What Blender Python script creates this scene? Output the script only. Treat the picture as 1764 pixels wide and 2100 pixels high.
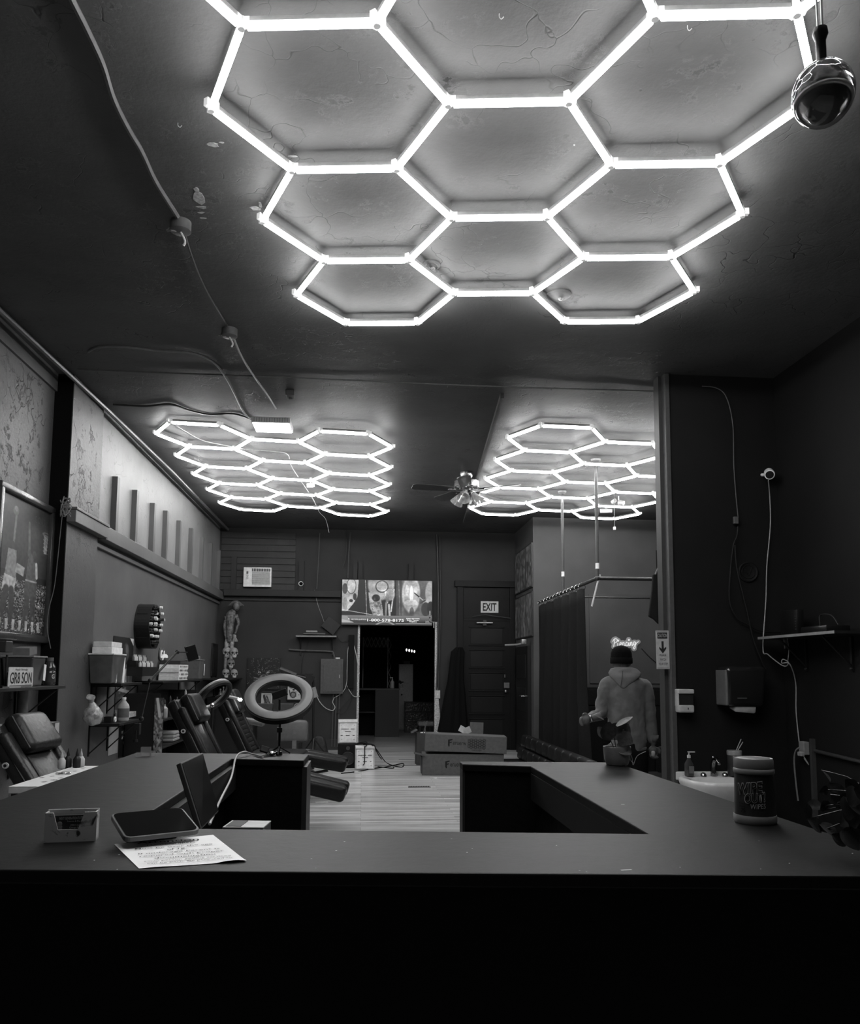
import bpy, bmesh, math, random
import numpy as np
from mathutils import Vector, Matrix, Euler
random.seed(7)
for o in list(bpy.data.objects): bpy.data.objects.remove(o)
SC = bpy.context.scene
COL = SC.collection
# ---------------------------------------------------------------- camera, world, exposure
F, PITCH, YAW, CZ = 1644.0, math.radians(5.72), math.radians(4.62), 1.23
PX0, PY0, ROLL = 879.0, 1213.0, math.radians(.4)      # the photograph is an off-centre crop: lens shift
cd = bpy.data.cameras.new('camera'); cam = bpy.data.objects.new('camera', cd); COL.objects.link(cam)
cd.sensor_fit = 'HORIZONTAL'; cd.sensor_width = 36; cd.lens = F * 36 / 1764; cd.clip_start = .05; cd.clip_end = 100
cd.shift_x = (882 - PX0) / 1764; cd.shift_y = (PY0 - 1050) / 1764
cam.matrix_world = Matrix.Translation((0, 0, CZ)) @ Matrix.Rotation(-YAW, 4, 'Z') @ Matrix.Rotation(math.pi / 2 + PITCH, 4, 'X') @ Matrix.Rotation(ROLL, 4, 'Z')
SC.camera = cam
wd = bpy.data.worlds.new('world'); SC.world = wd; wd.use_nodes = True
wd.node_tree.nodes['Background'].inputs[0].default_value = (0, 0, 0, 1)
wd.node_tree.nodes['Background'].inputs[1].default_value = 0
SC.view_settings.view_transform = 'Standard'; SC.view_settings.look = 'None'
SC.view_settings.gamma = 1; SC.view_settings.use_curve_mapping = False
SC.view_settings.exposure = 1.55
TUBE_FRONT, TUBE_BACK = 15.0, 12.0      # radiance of the LED tubes
TV_GAIN = .32

def ray(px, py):
    dx, dy = px - PX0, py - PY0; c, s = math.cos(ROLL), math.sin(ROLL)
    x = (c * dx + s * dy) / F; u = -(-s * dx + c * dy) / F
    c, s = math.cos(PITCH), math.sin(PITCH)
    y = c - u * s; z = s + u * c
    C, S = math.cos(YAW), math.sin(YAW)
    return (x * C + y * S, -x * S + y * C, z)
def at(px, py, X=None, Y=None, Z=None):
    r = ray(px, py)
    t = X / r[0] if X is not None else Y / r[1] if Y is not None else (Z - CZ) / r[2]
    return Vector((r[0] * t, r[1] * t, CZ + r[2] * t))

# ---------------------------------------------------------------- materials
_m = {}
def mat(g, rough=.6, metal=0., spec=.4, bump=0., scale=30., var=.12, name='paint', emit=0., trans=0., alpha=1., sheen=0.):
    key = (g, rough, metal, spec, bump, scale, var, name, emit, trans, alpha, sheen)
    if key in _m: return _m[key]
    m = bpy.data.materials.new(name); m.use_nodes = True; nt = m.node_tree; N = nt.nodes; L = nt.links
    p = N['Principled BSDF']
    p.inputs['Roughness'].default_value = rough; p.inputs['Metallic'].default_value = metal
    p.inputs['Specular IOR Level'].default_value = spec
    if trans: p.inputs['Transmission Weight'].default_value = trans
    if alpha < 1: p.inputs['Alpha'].default_value = alpha
    if sheen: p.inputs['Sheen Weight'].default_value = sheen
    if emit:
        p.inputs['Emission Color'].default_value = (1, 1, 1, 1); p.inputs['Emission Strength'].default_value = emit
    p.inputs['Base Color'].default_value = (g, g, g, 1)
    if var or bump:
        tc = N.new('ShaderNodeTexCoord'); nz = N.new('ShaderNodeTexNoise'); nz.inputs['Scale'].default_value = scale
        nz.inputs['Detail'].default_value = 4
        L.new(tc.outputs['Object'], nz.inputs['Vector'])
        if var:
            mr = N.new('ShaderNodeMapRange'); mr.inputs[1].default_value = .3; mr.inputs[2].default_value = .7
            mr.inputs[3].default_value = g * (1 - var); mr.inputs[4].default_value = min(1, g * (1 + var))
            L.new(nz.outputs[0], mr.inputs[0]); L.new(mr.outputs[0], p.inputs['Base Color'])
        if bump:
            b = N.new('ShaderNodeBump'); b.inputs['Strength'].default_value = bump; b.inputs['Distance'].default_value = .01
            L.new(nz.outputs[0], b.inputs['Height']); L.new(b.outputs[0], p.inputs['Normal'])
    _m[key] = m
    return m
def emis(s, name='glow', g=1.):
    key = ('e', s, g)
    if key in _m: return _m[key]
    m = bpy.data.materials.new(name); m.use_nodes = True; nt = m.node_tree; nt.nodes.clear()
    e = nt.nodes.new('ShaderNodeEmission'); o = nt.nodes.new('ShaderNodeOutputMaterial')
    e.inputs[0].default_value = (g, g, g, 1); e.inputs[1].default_value = s
    nt.links.new(e.outputs[0], o.inputs[0]); _m[key] = m
    return m
def wallmat(name, g, rough=.55, peel=0., zones=None, bump=.35, spec=.4, scale=1.):
    """painted plaster: slow tone variation, brush relief, optional flaking paint with cracks and chips"""
    m = bpy.data.materials.new(name); m.use_nodes = True; nt = m.node_tree; N = nt.nodes; L = nt.links
    p = N['Principled BSDF']; p.inputs['Roughness'].default_value = rough; p.inputs['Specular IOR Level'].default_value = spec
    tc = N.new('ShaderNodeTexCoord')
    def noise(s, d=5, r=.55, vec=None):
        n = N.new('ShaderNodeTexNoise'); n.inputs['Scale'].default_value = s; n.inputs['Detail'].default_value = d
        n.inputs['Roughness'].default_value = r; L.new(vec or tc.outputs['Object'], n.inputs['Vector']); return n.outputs[0]
    def mr(a, a0, a1, b0, b1):
        n = N.new('ShaderNodeMapRange'); L.new(a, n.inputs[0])
        for i, v in enumerate((a0, a1, b0, b1)): n.inputs[i + 1].default_value = v
        return n.outputs[0]
    def op(o, a, b):
        n = N.new('ShaderNodeMath'); n.operation = o
        for i, v in enumerate((a, b)):
            if isinstance(v, (int, float)): n.inputs[i].default_value = v
            else: L.new(v, n.inputs[i])
        return n.outputs[0]
    tone = mr(noise(1.3 * scale), .3, .7, .82, 1.18)
    col = op('MULTIPLY', tone, g)
    h = op('MULTIPLY', noise(55, 3), .25)
    h = op('ADD', h, op('MULTIPLY', noise(7 * scale, 6), .6))
    if peel:
        # flakes: thresholded noise where the top coat came off, with a raised lip
        n1 = noise(9, 10, .72); area = mr(noise(1.1, 2), .47, .6, 0, 1)
        chip = op('MULTIPLY', mr(n1, .60, .615, 0, 1), area)
        lip = op('MULTIPLY', mr(n1, .565, .60, 0, 1), area)
        h = op('ADD', h, op('MULTIPLY', lip, peel * 1.5)); h = op('SUBTRACT', h, op('MULTIPLY', chip, peel * 2.6))
        col = op('MULTIPLY', col, op('SUBTRACT', 1, op('MULTIPLY', chip, .55 * min(1, peel))))
        v = N.new('ShaderNodeTexVoronoi'); v.feature = 'DISTANCE_TO_EDGE'; v.inputs['Scale'].default_value = 3.2
        mixv = N.new('ShaderNodeMixRGB'); mixv.blend_type = 'ADD'; mixv.inputs[0].default_value = .5
        nn = N.new('ShaderNodeTexNoise'); nn.inputs['Scale'].default_value = 4; L.new(tc.outputs['Object'], nn.inputs['Vector'])
        L.new(tc.outputs['Object'], mixv.inputs[1]); L.new(nn.outputs['Color'], mixv.inputs[2]); L.new(mixv.outputs[0], v.inputs['Vector'])
        crack = op('MULTIPLY', mr(v.outputs['Distance'], 0, .012, 1, 0), mr(noise(1.7, 2), .5, .6, 0, 1))
        h = op('SUBTRACT', h, op('MULTIPLY', crack, peel)); col = op('MULTIPLY', col, op('SUBTRACT', 1, op('MULTIPLY', crack, .5)))
    L.new(col, p.inputs['Base Color'])
    b = N.new('ShaderNodeBump'); b.inputs['Strength'].default_value = bump; b.inputs['Distance'].default_value = .012
    L.new(h, b.inputs['Height']); L.new(b.outputs[0], p.inputs['Normal'])
    return m
def plankmat(name, g0, g1):
    m = bpy.data.materials.new(name); m.use_nodes = True; nt = m.node_tree; N = nt.nodes; L = nt.links
    p = N['Principled BSDF']; p.inputs['Roughness'].default_value = .28; p.inputs['Specular IOR Level'].default_value = .5
    tc = N.new('ShaderNodeTexCoord'); mp = N.new('ShaderNodeMapping'); mp.inputs['Scale'].default_value = (.9, 26, 1)
    L.new(tc.outputs['Object'], mp.inputs[0])
    br = N.new('ShaderNodeTexBrick'); L.new(tc.outputs['Object'], br.inputs['Vector'])
    br.inputs['Color1'].default_value = (g0,) * 3 + (1,); br.inputs['Color2'].default_value = (g1,) * 3 + (1,)
    br.inputs['Mortar'].default_value = (g0 * .25,) * 3 + (1,)
    br.inputs['Scale'].default_value = 1; br.offset = .37; br.offset_frequency = 3; br.inputs['Brick Width'].default_value = 1.27; br.inputs['Row Height'].default_value = .066
    br.inputs['Mortar Size'].default_value = .0013; br.inputs['Bias'].default_value = -.1
    nz = N.new('ShaderNodeTexNoise'); nz.inputs['Scale'].default_value = 1.6; nz.inputs['Detail'].default_value = 6; L.new(mp.outputs[0], nz.inputs['Vector'])
    mr = N.new('ShaderNodeMapRange'); mr.inputs[1].default_value = .3; mr.inputs[2].default_value = .7; mr.inputs[3].default_value = .45; mr.inputs[4].default_value = 1.5
    L.new(nz.outputs[0], mr.inputs[0])
    mx = N.new('ShaderNodeMixRGB'); mx.blend_type = 'MULTIPLY'; mx.inputs[0].default_value = 1
    L.new(br.outputs['Color'], mx.inputs[1]); L.new(mr.outputs[0], mx.inputs[2]); L.new(mx.outputs[0], p.inputs['Base Color'])
    b = N.new('ShaderNodeBump'); b.inputs['Strength'].default_value = .25; b.inputs['Distance'].default_value = .003
    L.new(nz.outputs[0], b.inputs['Height']); L.new(b.outputs[0], p.inputs['Normal'])
    return m

BLACK = mat(.008, .5, name='black_plastic'); MATTE = mat(.012, .9, spec=.15, name='matte_black'); DARK = mat(.03, .55, name='dark_paint')
GREY = mat(.12, .5, name='grey'); MID = mat(.25, .5, name='mid_grey'); LIGHT = mat(.55, .45, name='light_grey'); WHITE = mat(.85, .4, name='white')
CHROME = mat(.6, .18, 1, name='chrome'); STEEL = mat(.35, .35, 1, name='steel'); IRON = mat(.05, .4, .8, name='dark_metal')
LEATHER = mat(.008, .40, spec=.24, bump=.25, scale=60, name='black_leather'); LEATHER2 = mat(.018, .38, spec=.40, bump=.3, scale=35, name='worn_leather')
PAPER = mat(.85, .8, name='paper'); GLASS = mat(.9, .04, trans=1., var=0, name='clear_plastic'); INK = mat(.01, .8, name='ink')
SKIN = mat(.10, .5, name='skin')

# ---------------------------------------------------------------- mesh helpers
def catmull(P, n=6, closed=False):
    P = [Vector(p) for p in P]; out = []
    if len(P) < 3: return P
    for i in range(len(P) - 1):
        p0 = P[max(i - 1, 0)]; p1 = P[i]; p2 = P[i + 1]; p3 = P[min(i + 2, len(P) - 1)]
        for k in range(n):
            t = k / n
            out.append(.5 * ((2 * p1) + (p2 - p0) * t + (2 * p0 - 5 * p1 + 4 * p2 - p3) * t * t + (3 * p1 - p0 - 3 * p2 + p3) * t ** 3))
    out.append(P[-1]); return out
class MB:
    def __init__(s): s.b = bmesh.new(); s.mi = 0
    def _tag(s, n0):
        s.b.faces.ensure_lookup_table()
        for f in s.b.faces[n0:]: f.material_index = s.mi
    def box(s, c, d, R=None, bev=0, seg=2, taper=None):
        n0 = len(s.b.faces)
        v = bmesh.ops.create_cube(s.b, size=1)['verts']
        for q in v:
            x, y, z = q.co.x * d[0], q.co.y * d[1], q.co.z * d[2]
            if taper and q.co.z > 0: x *= taper[0]; y *= taper[1]
            q.co = Vector((x, y, z))
        if bev:
            e = list({ed for q in v for ed in q.link_edges})
            r = bmesh.ops.bevel(s.b, geom=e, offset=bev, segments=seg, affect='EDGES', profile=.5)
            v = list({w for f in r['faces'] for w in f.verts} | {q for q in v if q.is_valid})
        M = (R.to_4x4() if R is not None else Matrix.Identity(4)); M.translation = Vector(c)
        bmesh.ops.transform(s.b, matrix=M, verts=v); s._tag(n0); return s
    def bb(s, x0, x1, y0, y1, z0, z1, bev=0): return s.box(((x0 + x1) / 2, (y0 + y1) / 2, (z0 + z1) / 2), (abs(x1 - x0), abs(y1 - y0), abs(z1 - z0)), bev=bev)
    def ring(s, c, a, b, r, n, ry=None):
        return [s.b.verts.new(c + a * (math.cos(2 * math.pi * k / n) * r) + b * (math.sin(2 * math.pi * k / n) * (ry if ry is not None else r))) for k in range(n)]
    def skin(s, rings, cap=True, closed=False):
        n0 = len(s.b.faces)
        m = len(rings); n = len(rings[0])
        for i in range(m if closed else m - 1):
            A, B = rings[i], rings[(i + 1) % m]
            for k in range(n):
                s.b.faces.new((A[k], A[(k + 1) % n], B[(k + 1) % n], B[k]))
        if cap and not closed:
            s.b.faces.new(list(reversed(rings[0]))); s.b.faces.new(rings[-1])
        s._tag(n0); return s
    def tube(s, P, r, n=8, smooth=0, flat=1.):
        P = [Vector(p) for p in P]
        rr = r if isinstance(r, (list, tuple)) else None
        if smooth:
            m0 = len(P); P = catmull(P, smooth)
            if rr: rr = [np.interp(i / (len(P) - 1) * (m0 - 1), range(m0), rr) for i in range(len(P))]
        t = (P[1] - P[0]).normalized(); a = t.orthogonal().normalized(); R = []
        for i, p in enumerate(P):
            t = (P[min(i + 1, len(P) - 1)] - P[max(i - 1, 0)]).normalized()
            a = (a - t * a.dot(t)).normalized(); b = t.cross(a)
            q = rr[i] if rr else r
            R.append(s.ring(p, a, b, q, n, q * flat))
        return s.skin(R)
    def cyl(s, p0, p1, r, r1=None, n=16): return s.tube([p0, p1], [r, r if r1 is None else r1], n)
    def lathe(s, prof, c=(0, 0, 0), n=24, R=None, sq=1.):
        c = Vector(c); R = R or Matrix.Identity(3)
        rings = [s.ring(c + R @ Vector((0, 0, z)), R @ Vector((1, 0, 0)), R @ Vector((0, 1, 0)), max(r, 1e-4), n, max(r, 1e-4) * sq) for r, z in prof]
        return s.skin(rings)
    def sph(s, c, r, n=16, R=None):
        r = r if isinstance(r, (tuple, list)) else (r, r, r); n0 = len(s.b.faces)
        v = bmesh.ops.create_uvsphere(s.b, u_segments=n, v_segments=max(6, n // 2 + 2), radius=1)['verts']
        M = (R.to_4x4() if R is not None else Matrix.Identity(4)) @ Matrix.Diagonal((*r, 1)); M.translation = Vector(c)
        bmesh.ops.transform(s.b, matrix=M, verts=v); s._tag(n0); return s
    def torus(s, c, R_, r, M=None, n=32, k=10, sy=1., flat=1.):
        M = M or Matrix.Identity(3); c = Vector(c); rings = []
        for i in range(n):
            t = 2 * math.pi * i / n; d = Vector((math.cos(t), math.sin(t) * sy, 0))
            rings.append(s.ring(c + M @ (d * R_), M @ d, M @ Vector((0, 0, 1)), r, k, r * flat))
        return s.skin(rings, closed=True)
    def plate(s, poly, t, z=0., M=None):
        M = M or Matrix.Identity(4); n0 = len(s.b.faces)
        A = [s.b.verts.new(M @ Vector((x, y, z))) for x, y in poly]; B = [s.b.verts.new(M @ Vector((x, y, z + t))) for x, y in poly]
        n = len(poly)
        s.b.faces.new(list(reversed(A))); s.b.faces.new(B)
        for k in range(n): s.b.faces.new((A[k], A[(k + 1) % n], B[(k + 1) % n], B[k]))
        s._tag(n0); return s
    def quad(s, p, t=.0):
        n0 = len(s.b.faces); P = [Vector(q) for q in p]
        nrm = (P[1] - P[0]).cross(P[2] - P[0]).normalized() * t
        A = [s.b.verts.new(q) for q in P]; s.b.faces.new(A)
        if t:
            B = [s.b.verts.new(q - nrm) for q in P]; s.b.faces.new(list(reversed(B)))
            for k in range(4): s.b.faces.new((A[k], B[k], B[(k + 1) % 4], A[(k + 1) % 4]))
        s._tag(n0); return s
    def build(s, name, m, parent=None, w=False, smooth=False, bevel=0, loc=None, kind=None, label=None, flip=True):
        if flip: bmesh.ops.recalc_face_normals(s.b, faces=s.b.faces)
        M = Matrix.Identity(4)
        if parent is not None and w: bmesh.ops.transform(s.b, matrix=parent.matrix_local_w.inverted() if hasattr(parent, 'matrix_local_w') else PM[parent.name].inverted(), verts=s.b.verts)
        if parent is None:
            if loc is None:
                co = np.array([v.co[:] for v in s.b.verts]); mn, mx = co.min(0), co.max(0)
                loc = Vector(((mn[0] + mx[0]) / 2, (mn[1] + mx[1]) / 2, mn[2]))
            bmesh.ops.translate(s.b, vec=-Vector(loc), verts=s.b.verts); M = Matrix.Translation(loc)
        me = bpy.data.meshes.new(name); s.b.to_mesh(me); s.b.free()
        for x in (m if isinstance(m, (list, tuple)) else [m]): me.materials.append(x)
        if smooth:
            me.polygons.foreach_set('use_smooth', [True] * len(me.polygons))
            if smooth != 'all' and hasattr(me, 'set_sharp_from_angle'): me.set_sharp_from_angle(angle=math.radians(42))
        o = bpy.data.objects.new(name, me); COL.objects.link(o)
        if parent is not None:
            o.parent = parent; PM[o.name] = PM[parent.name]
            bpy_M = None
        else:
            o.matrix_world = M; PM[o.name] = M
        if bevel:
            b = o.modifiers.new('bevel', 'BEVEL'); b.width = bevel; b.segments = 2; b.limit_method = 'ANGLE'
        if kind: o['kind'] = kind
        if label: o['label'] = label
        return o
PM = {}
def frame(kind, o):
    o = Vector(o)
    ax = {'B': ((1, 0, 0), (0, 0, 1), (0, -1, 0)), 'L': ((0, 1, 0), (0, 0, 1), (1, 0, 0)), 'R': ((0, -1, 0), (0, 0, 1), (-1, 0, 0)), 'T': ((1, 0, 0), (0, 1, 0), (0, 0, 1)), 'C': ((1, 0, 0), (0, -1, 0), (0, 0, -1))}[kind]
    M = Matrix(ax).transposed().to_4x4(); M.translation = o; return M
def RZ(a): return Matrix.Rotation(a, 3, 'Z')
def RX(a): return Matrix.Rotation(a, 3, 'X')
def RY(a): return Matrix.Rotation(a, 3, 'Y')
def thing(name, label, cat, M=None, group=None, rz=0.):
    o = bpy.data.objects.new(name, None); COL.objects.link(o); o.empty_display_size = .05
    if not isinstance(M, Matrix):
        v = Vector(M if M is not None else (0, 0, 0)); M = Matrix.Rotation(rz, 4, 'Z'); M.translation = v
    o.matrix_world = M; PM[o.name] = M.copy()
    o['label'] = label; o['category'] = cat
    if group: o['group'] = group
    return o
def tag(o, label, cat, group=None):
    o['label'] = label; o['category'] = cat
    if group: o['group'] = group
    return o
def dup(root, M, label=None, group=None):
    r = root.copy(); COL.objects.link(r); r.matrix_world = M; PM[r.name] = M.copy()
    if label: r['label'] = label
    if group: r['group'] = group
    for ch in list(root.children):
        c = ch.copy(); COL.objects.link(c); c.parent = r
        for g in ch.children:
            d = g.copy(); COL.objects.link(d); d.parent = c
    return r
def T(x, y=None, z=None):
    return Matrix.Translation(x if y is None else (x, y, z))
def text(s, w, h, m, parent, c=(0, 0, 0), R=None, t=.0015, name='lettering', shear=0., bold=0., fitw=True, align='CENTER', space=1.):
    cu = bpy.data.curves.new('t', 'FONT'); cu.body = s; cu.align_x = align; cu.extrude = 0; cu.shear = shear; cu.offset = bold; cu.space_line = space
    cu.resolution_u = 3
    ob = bpy.data.objects.new('t', cu); COL.objects.link(ob)
    dg = bpy.context.evaluated_depsgraph_get(); dg.update()
    me = bpy.data.meshes.new_from_object(ob.evaluated_get(dg)); bpy.data.objects.remove(ob); bpy.data.curves.remove(cu)
    co = np.empty(len(me.vertices) * 3); me.vertices.foreach_get('co', co); co = co.reshape(-1, 3)
    mn, mx = co.min(0), co.max(0); sz = mx - mn
    co = (co - (mn + mx) / 2); sx = w / sz[0] if fitw else h / sz[1]; co[:, 0] *= sx; co[:, 1] *= h / sz[1]; co[:, 2] = t
    Mx = (R.to_4x4() if R is not None else Matrix.Identity(4)); Mx.translation = Vector(c)
    me.vertices.foreach_set('co', co.ravel()); me.transform(Mx); me.materials.clear(); me.materials.append(m); me.name = name
    o = bpy.data.objects.new(name, me); COL.objects.link(o); o.parent = parent; return o
class Canvas:
    """a small greyscale raster, painted in code and carried to the mesh as a colour attribute (flat print and screens)"""
    def __init__(s, nx, ny, g=0.): s.a = np.full((ny, nx), float(g)); s.nx, s.ny = nx, ny; s.Y, s.X = np.mgrid[0:1:ny * 1j, 0:1:nx * 1j]; s.asp = nx / ny
    def put(s, m, g): s.a = s.a * (1 - m) + g * m; return s
    def ell(s, x, y, rx, ry, g, rot=0, soft=.08):
        dx = (s.X - x) * s.asp; dy = s.Y - y; c, n = math.cos(rot), math.sin(rot)
        d = np.sqrt(((dx * c + dy * n) / (rx * s.asp)) ** 2 + ((-dx * n + dy * c) / ry) ** 2)
        return s.put(np.clip((1 + soft - d) / (2 * soft), 0, 1), g)
    def ring(s, x, y, rx, ry, w, g):
        d = np.sqrt(((s.X - x) / rx) ** 2 + ((s.Y - y) / ry) ** 2)
        return s.put(np.clip(1 - np.abs(d - 1) / w, 0, 1), g)
    def line(s, x0, y0, x1, y1, w, g, w1=None):
        dx, dy = (x1 - x0) * s.asp, y1 - y0; px, py = (s.X - x0) * s.asp, s.Y - y0
        t = np.clip((px * dx + py * dy) / (dx * dx + dy * dy + 1e-9), 0, 1); d = np.hypot(px - t * dx, py - t * dy)
        ww = w + (w1 - w) * t if w1 is not None else w
        return s.put(np.clip((ww - d) / (.35 * w + 1e-6) + .5, 0, 1), g)
    def poly(s, P, g):
        m = np.zeros_like(s.a, bool); n = len(P)
        for i in range(n):
            (xa, ya), (xb, yb) = P[i], P[(i + 1) % n]
            if ya == yb: continue
            m ^= ((s.Y > ya) != (s.Y > yb)) & (s.X < (xb - xa) * (s.Y - ya) / (yb - ya) + xa)
        return s.put(m.astype(float), g)
    def noise(s, k, amp, seed=0, x0=0, x1=1, y0=0, y1=1, mode='add', thr=None, g=1):
        r = np.random.RandomState(seed); ny = max(2, int(k)); nx = max(2, int(k * s.asp)); G = r.rand(ny, nx)
        yi = s.Y * (ny - 1); xi = s.X * (nx - 1); a = np.floor(yi).astype(int).clip(0, ny - 2); b = np.floor(xi).astype(int).clip(0, nx - 2)
        fy, fx = yi - a, xi - b
        v = (G[a, b] * (1 - fy) + G[a + 1, b] * fy) * (1 - fx) + (G[a, b + 1] * (1 - fy) + G[a + 1, b + 1] * fy) * fx
        m = ((s.X >= x0) & (s.X <= x1) & (s.Y >= y0) & (s.Y <= y1)).astype(float)
        if thr is not None: return s.put(m * (v > thr) * amp, g)
        s.a = np.clip(s.a + m * (v - .5) * amp, 0, 1); return s
def picture(name, c, w, h, parent, z=.001, emit=0., M=None, rough=.5, P=None):
    nx, ny = c.nx, c.ny
    if P is None:
        xs = (np.linspace(0, 1, nx) - .5) * w; ys = (np.linspace(0, 1, ny) - .5) * h
        XX, YY = np.meshgrid(xs, ys); co = np.stack([XX, YY, np.full_like(XX, z)], -1).reshape(-1, 3)
    else: co = P
    if M is not None: co = co @ np.array(M.to_3x3()).T + np.array(M.translation)
    idx = np.arange(nx * ny).reshape(ny, nx); q = np.stack([idx[:-1, :-1], idx[:-1, 1:], idx[1:, 1:], idx[1:, :-1]], -1).reshape(-1, 4)
    me = bpy.data.meshes.new(name); me.from_pydata(co.tolist(), [], q.tolist())
    at_ = me.color_attributes.new('print', 'FLOAT_COLOR', 'POINT'); a = np.clip(c.a, 0, 1).ravel(); a = np.stack([a, a, a, np.ones_like(a)], -1)
    at_.data.foreach_set('color', a.astype(np.float32).ravel())
    key = ('pic', emit, rough)
    if key not in _m:
        m = bpy.data.materials.new('print'); m.use_nodes = True; nt = m.node_tree; p = nt.nodes['Principled BSDF']; v = nt.nodes.new('ShaderNodeVertexColor'); v.layer_name = 'print'
        p.inputs['Roughness'].default_value = rough
        if emit:
            p.inputs['Base Color'].default_value = (.01, .01, .01, 1); nt.links.new(v.outputs[0], p.inputs['Emission Color']); p.inputs['Emission Strength'].default_value = emit
        else: nt.links.new(v.outputs[0], p.inputs['Base Color'])
        _m[key] = m
    me.materials.append(_m[key]); o = bpy.data.objects.new(name, me); COL.objects.link(o); o.parent = parent
    return o
def solo(b, name, m, label, cat, group=None, **k): return tag(b.build(name, m, **k), label, cat, group)
def cable(name, P, r, m, label, cat='cable', n=6, group=None, smooth=6):
    return solo(MB().tube(P, r, n, smooth=smooth), name, m, label, cat, group, smooth=True)

# ================================================================= THE SETTING
WL, WP, WN, BY, CEIL, SUNK = -2.30, -2.26, -2.40, 12.85, 3.50, -.33
M_CEIL = wallmat('ceiling_paint', .09, .55, peel=.5, bump=.45, scale=1.2, spec=.12)
M_WL = wallmat('left_wall_paint', .105, .55, peel=0, bump=.25, spec=.2)
M_WLP = wallmat('left_wall_flaking_paint', .095, .5, peel=1.0, bump=.6, spec=.3)
M_WB = wallmat('back_wall_paint', .037, .6, bump=.15, spec=.15)
M_WR = wallmat('right_wall_paint', .0105, .6, bump=.15, spec=.12)
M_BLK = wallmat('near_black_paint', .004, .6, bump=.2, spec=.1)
M_PIER = wallmat('booth_wall_paint', .078, .6, bump=.1, spec=.15)
M_TRIM = wallmat('trim_paint', .12, .45, bump=.2, spec=.25)
M_FLOOR = plankmat('laminate_floor', .55, .30)
def struct(b, name, m, **k): return b.build(name, m, kind='structure', **k)
b = MB(); b.bb(-2.6, 1.75, -2.2, 13.0, -.5, 0); b.bb(1.75, 4.7, 10.95, 13.0, -.5, 0); b.bb(-2.6, 4.7, 13.0, 18.2, -.5, 0)
fl = struct(b, 'floor', M_FLOOR, loc=Vector((0, 0, 0)))
struct(MB().bb(1.752, 4.6, 10.93, 10.948, SUNK, -.002), 'baseboard_step', mat(.008, .6, name='riser_black'))
struct(MB().bb(1.75, 4.7, -2.2, 10.95, SUNK - .2, SUNK), 'floor', mat(.05, .6, name='sunken_floor', bump=.2), loc=Vector((0, 0, 0)))
MB().bb(-.15, 1.2, 10.68, 10.72, 0, .006).build('threshold_strip', mat(.12, .5, name='strip'), fl)
struct(MB().bb(-2.6, 4.7, -2.2, 18.3, CEIL, CEIL + .1), 'ceiling', M_CEIL, loc=Vector((0, 0, 0)))
# left wall: near bay, pilaster, far bay
wl = struct(MB().bb(WN - .2, WN, -2.2, 6.22, 0, CEIL), 'wall_left', M_WLP, loc=Vector((0, 0, 0)))
MB().bb(WN - .2, WP, 6.22, 6.93, 2.33, CEIL).build('pilaster_top', M_WLP, wl)
MB().bb(WN - .2, WP, 6.22, 6.93, 0, 2.33).build('pilaster', wallmat('pilaster_paint', .07, .5, peel=.25, bump=.4), wl)
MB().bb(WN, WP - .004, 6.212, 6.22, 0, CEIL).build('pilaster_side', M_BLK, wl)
MB().bb(WL - .2, WL, 6.93, 13.0, 0, 2.40).build('lower_wall', M_WL, wl)
MB().bb(WL - .2, WL, 6.93, 13.0, 2.40, CEIL).build('upper_wall', wallmat('upper_wall_lit_tone', .20, .5, peel=.3, bump=.3), wl)  # upper wall coloured paler to carry the light of the ceiling tubes
struct(MB().bb(WN, WN + .02, -2.2, 6.21, 3.36, CEIL), 'trim_1', M_TRIM)
t = MB(); t.bb(WL, WL + .09, 6.99, 12.85, 2.34, 2.46); t.bb(WL, WL + .03, 6.93, 12.85, 2.27, 2.305); struct(t, 'trim_2', M_TRIM, bevel=.004)
t = MB(); t.bb(WP, WP + .07, 6.20, 6.98, 2.345, 2.44); t.bb(WP - .01, WP + .08, 6.19, 6.99, 2.44, 2.46); struct(t, 'trim_3', M_TRIM, bevel=.004)
MB().bb(WL, WL + .014, 6.95, 7.02, 2.47, 3.02).build('batten', M_TRIM, wl)
for y, h in ((7.40, 2.98), (8.03, 3.0), (8.70, 3.01), (9.26, 3.04), (9.92, 3.05), (10.61, 3.08), (11.33, 3.08), (11.97, 3.10), (12.68, 3.10)):
    MB().box((WL + .025, y, (2.462 + h) / 2), (.05, .07, h - 2.462), R=RX(random.uniform(-.006, .006))).build('batten', M_TRIM, wl)
# back wall with the opening into the rear room
b = MB(); OX0, OX1, OZ = -.055, 1.145, 2.0
b.bb(-2.6, OX0, BY, BY + .15, 0, CEIL); b.bb(OX1, 4.7, BY, BY + .15, 0, CEIL); b.bb(OX0, OX1, BY, BY + .15, OZ, CEIL)
wb = struct(b, 'wall_back', M_WB, loc=Vector((0, 0, 0)))
for i in range(9):
    MB().bb(-2.27, -1.10, BY - .022 + .004 * (i % 2), BY, 2.50 + i * .1035 + .003, 2.50 + (i + 1) * .1035 - .003).build('plank', wallmat('plank_paint', .04, .5, spec=.2, bump=.5, scale=3), wb, bevel=.003)
for x, z0, z1 in ((-2.06, 2.5, 3.02), (-1.0, 2.5, 2.98), (-.07, 2.69, 2.98), (-.14, 2.69, 2.97), (.75, 2.69, 2.96)):
    MB().bb(x - .04, x + .04, BY - .05, BY, z0, z1).build('batten', M_WB, wb)
t = MB(); t.bb(-2.2, -.37, BY - .10, BY, 2.40, 2.50); t.bb(-2.2, -.37, BY - .03, BY, 2.33, 2.36); struct(t, 'trim_4', M_WB, bevel=.004)
struct(MB().bb(-2.28, OX0 - .05, BY - .02, BY, 0, .16), 'baseboard_back', M_WB)
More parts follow.
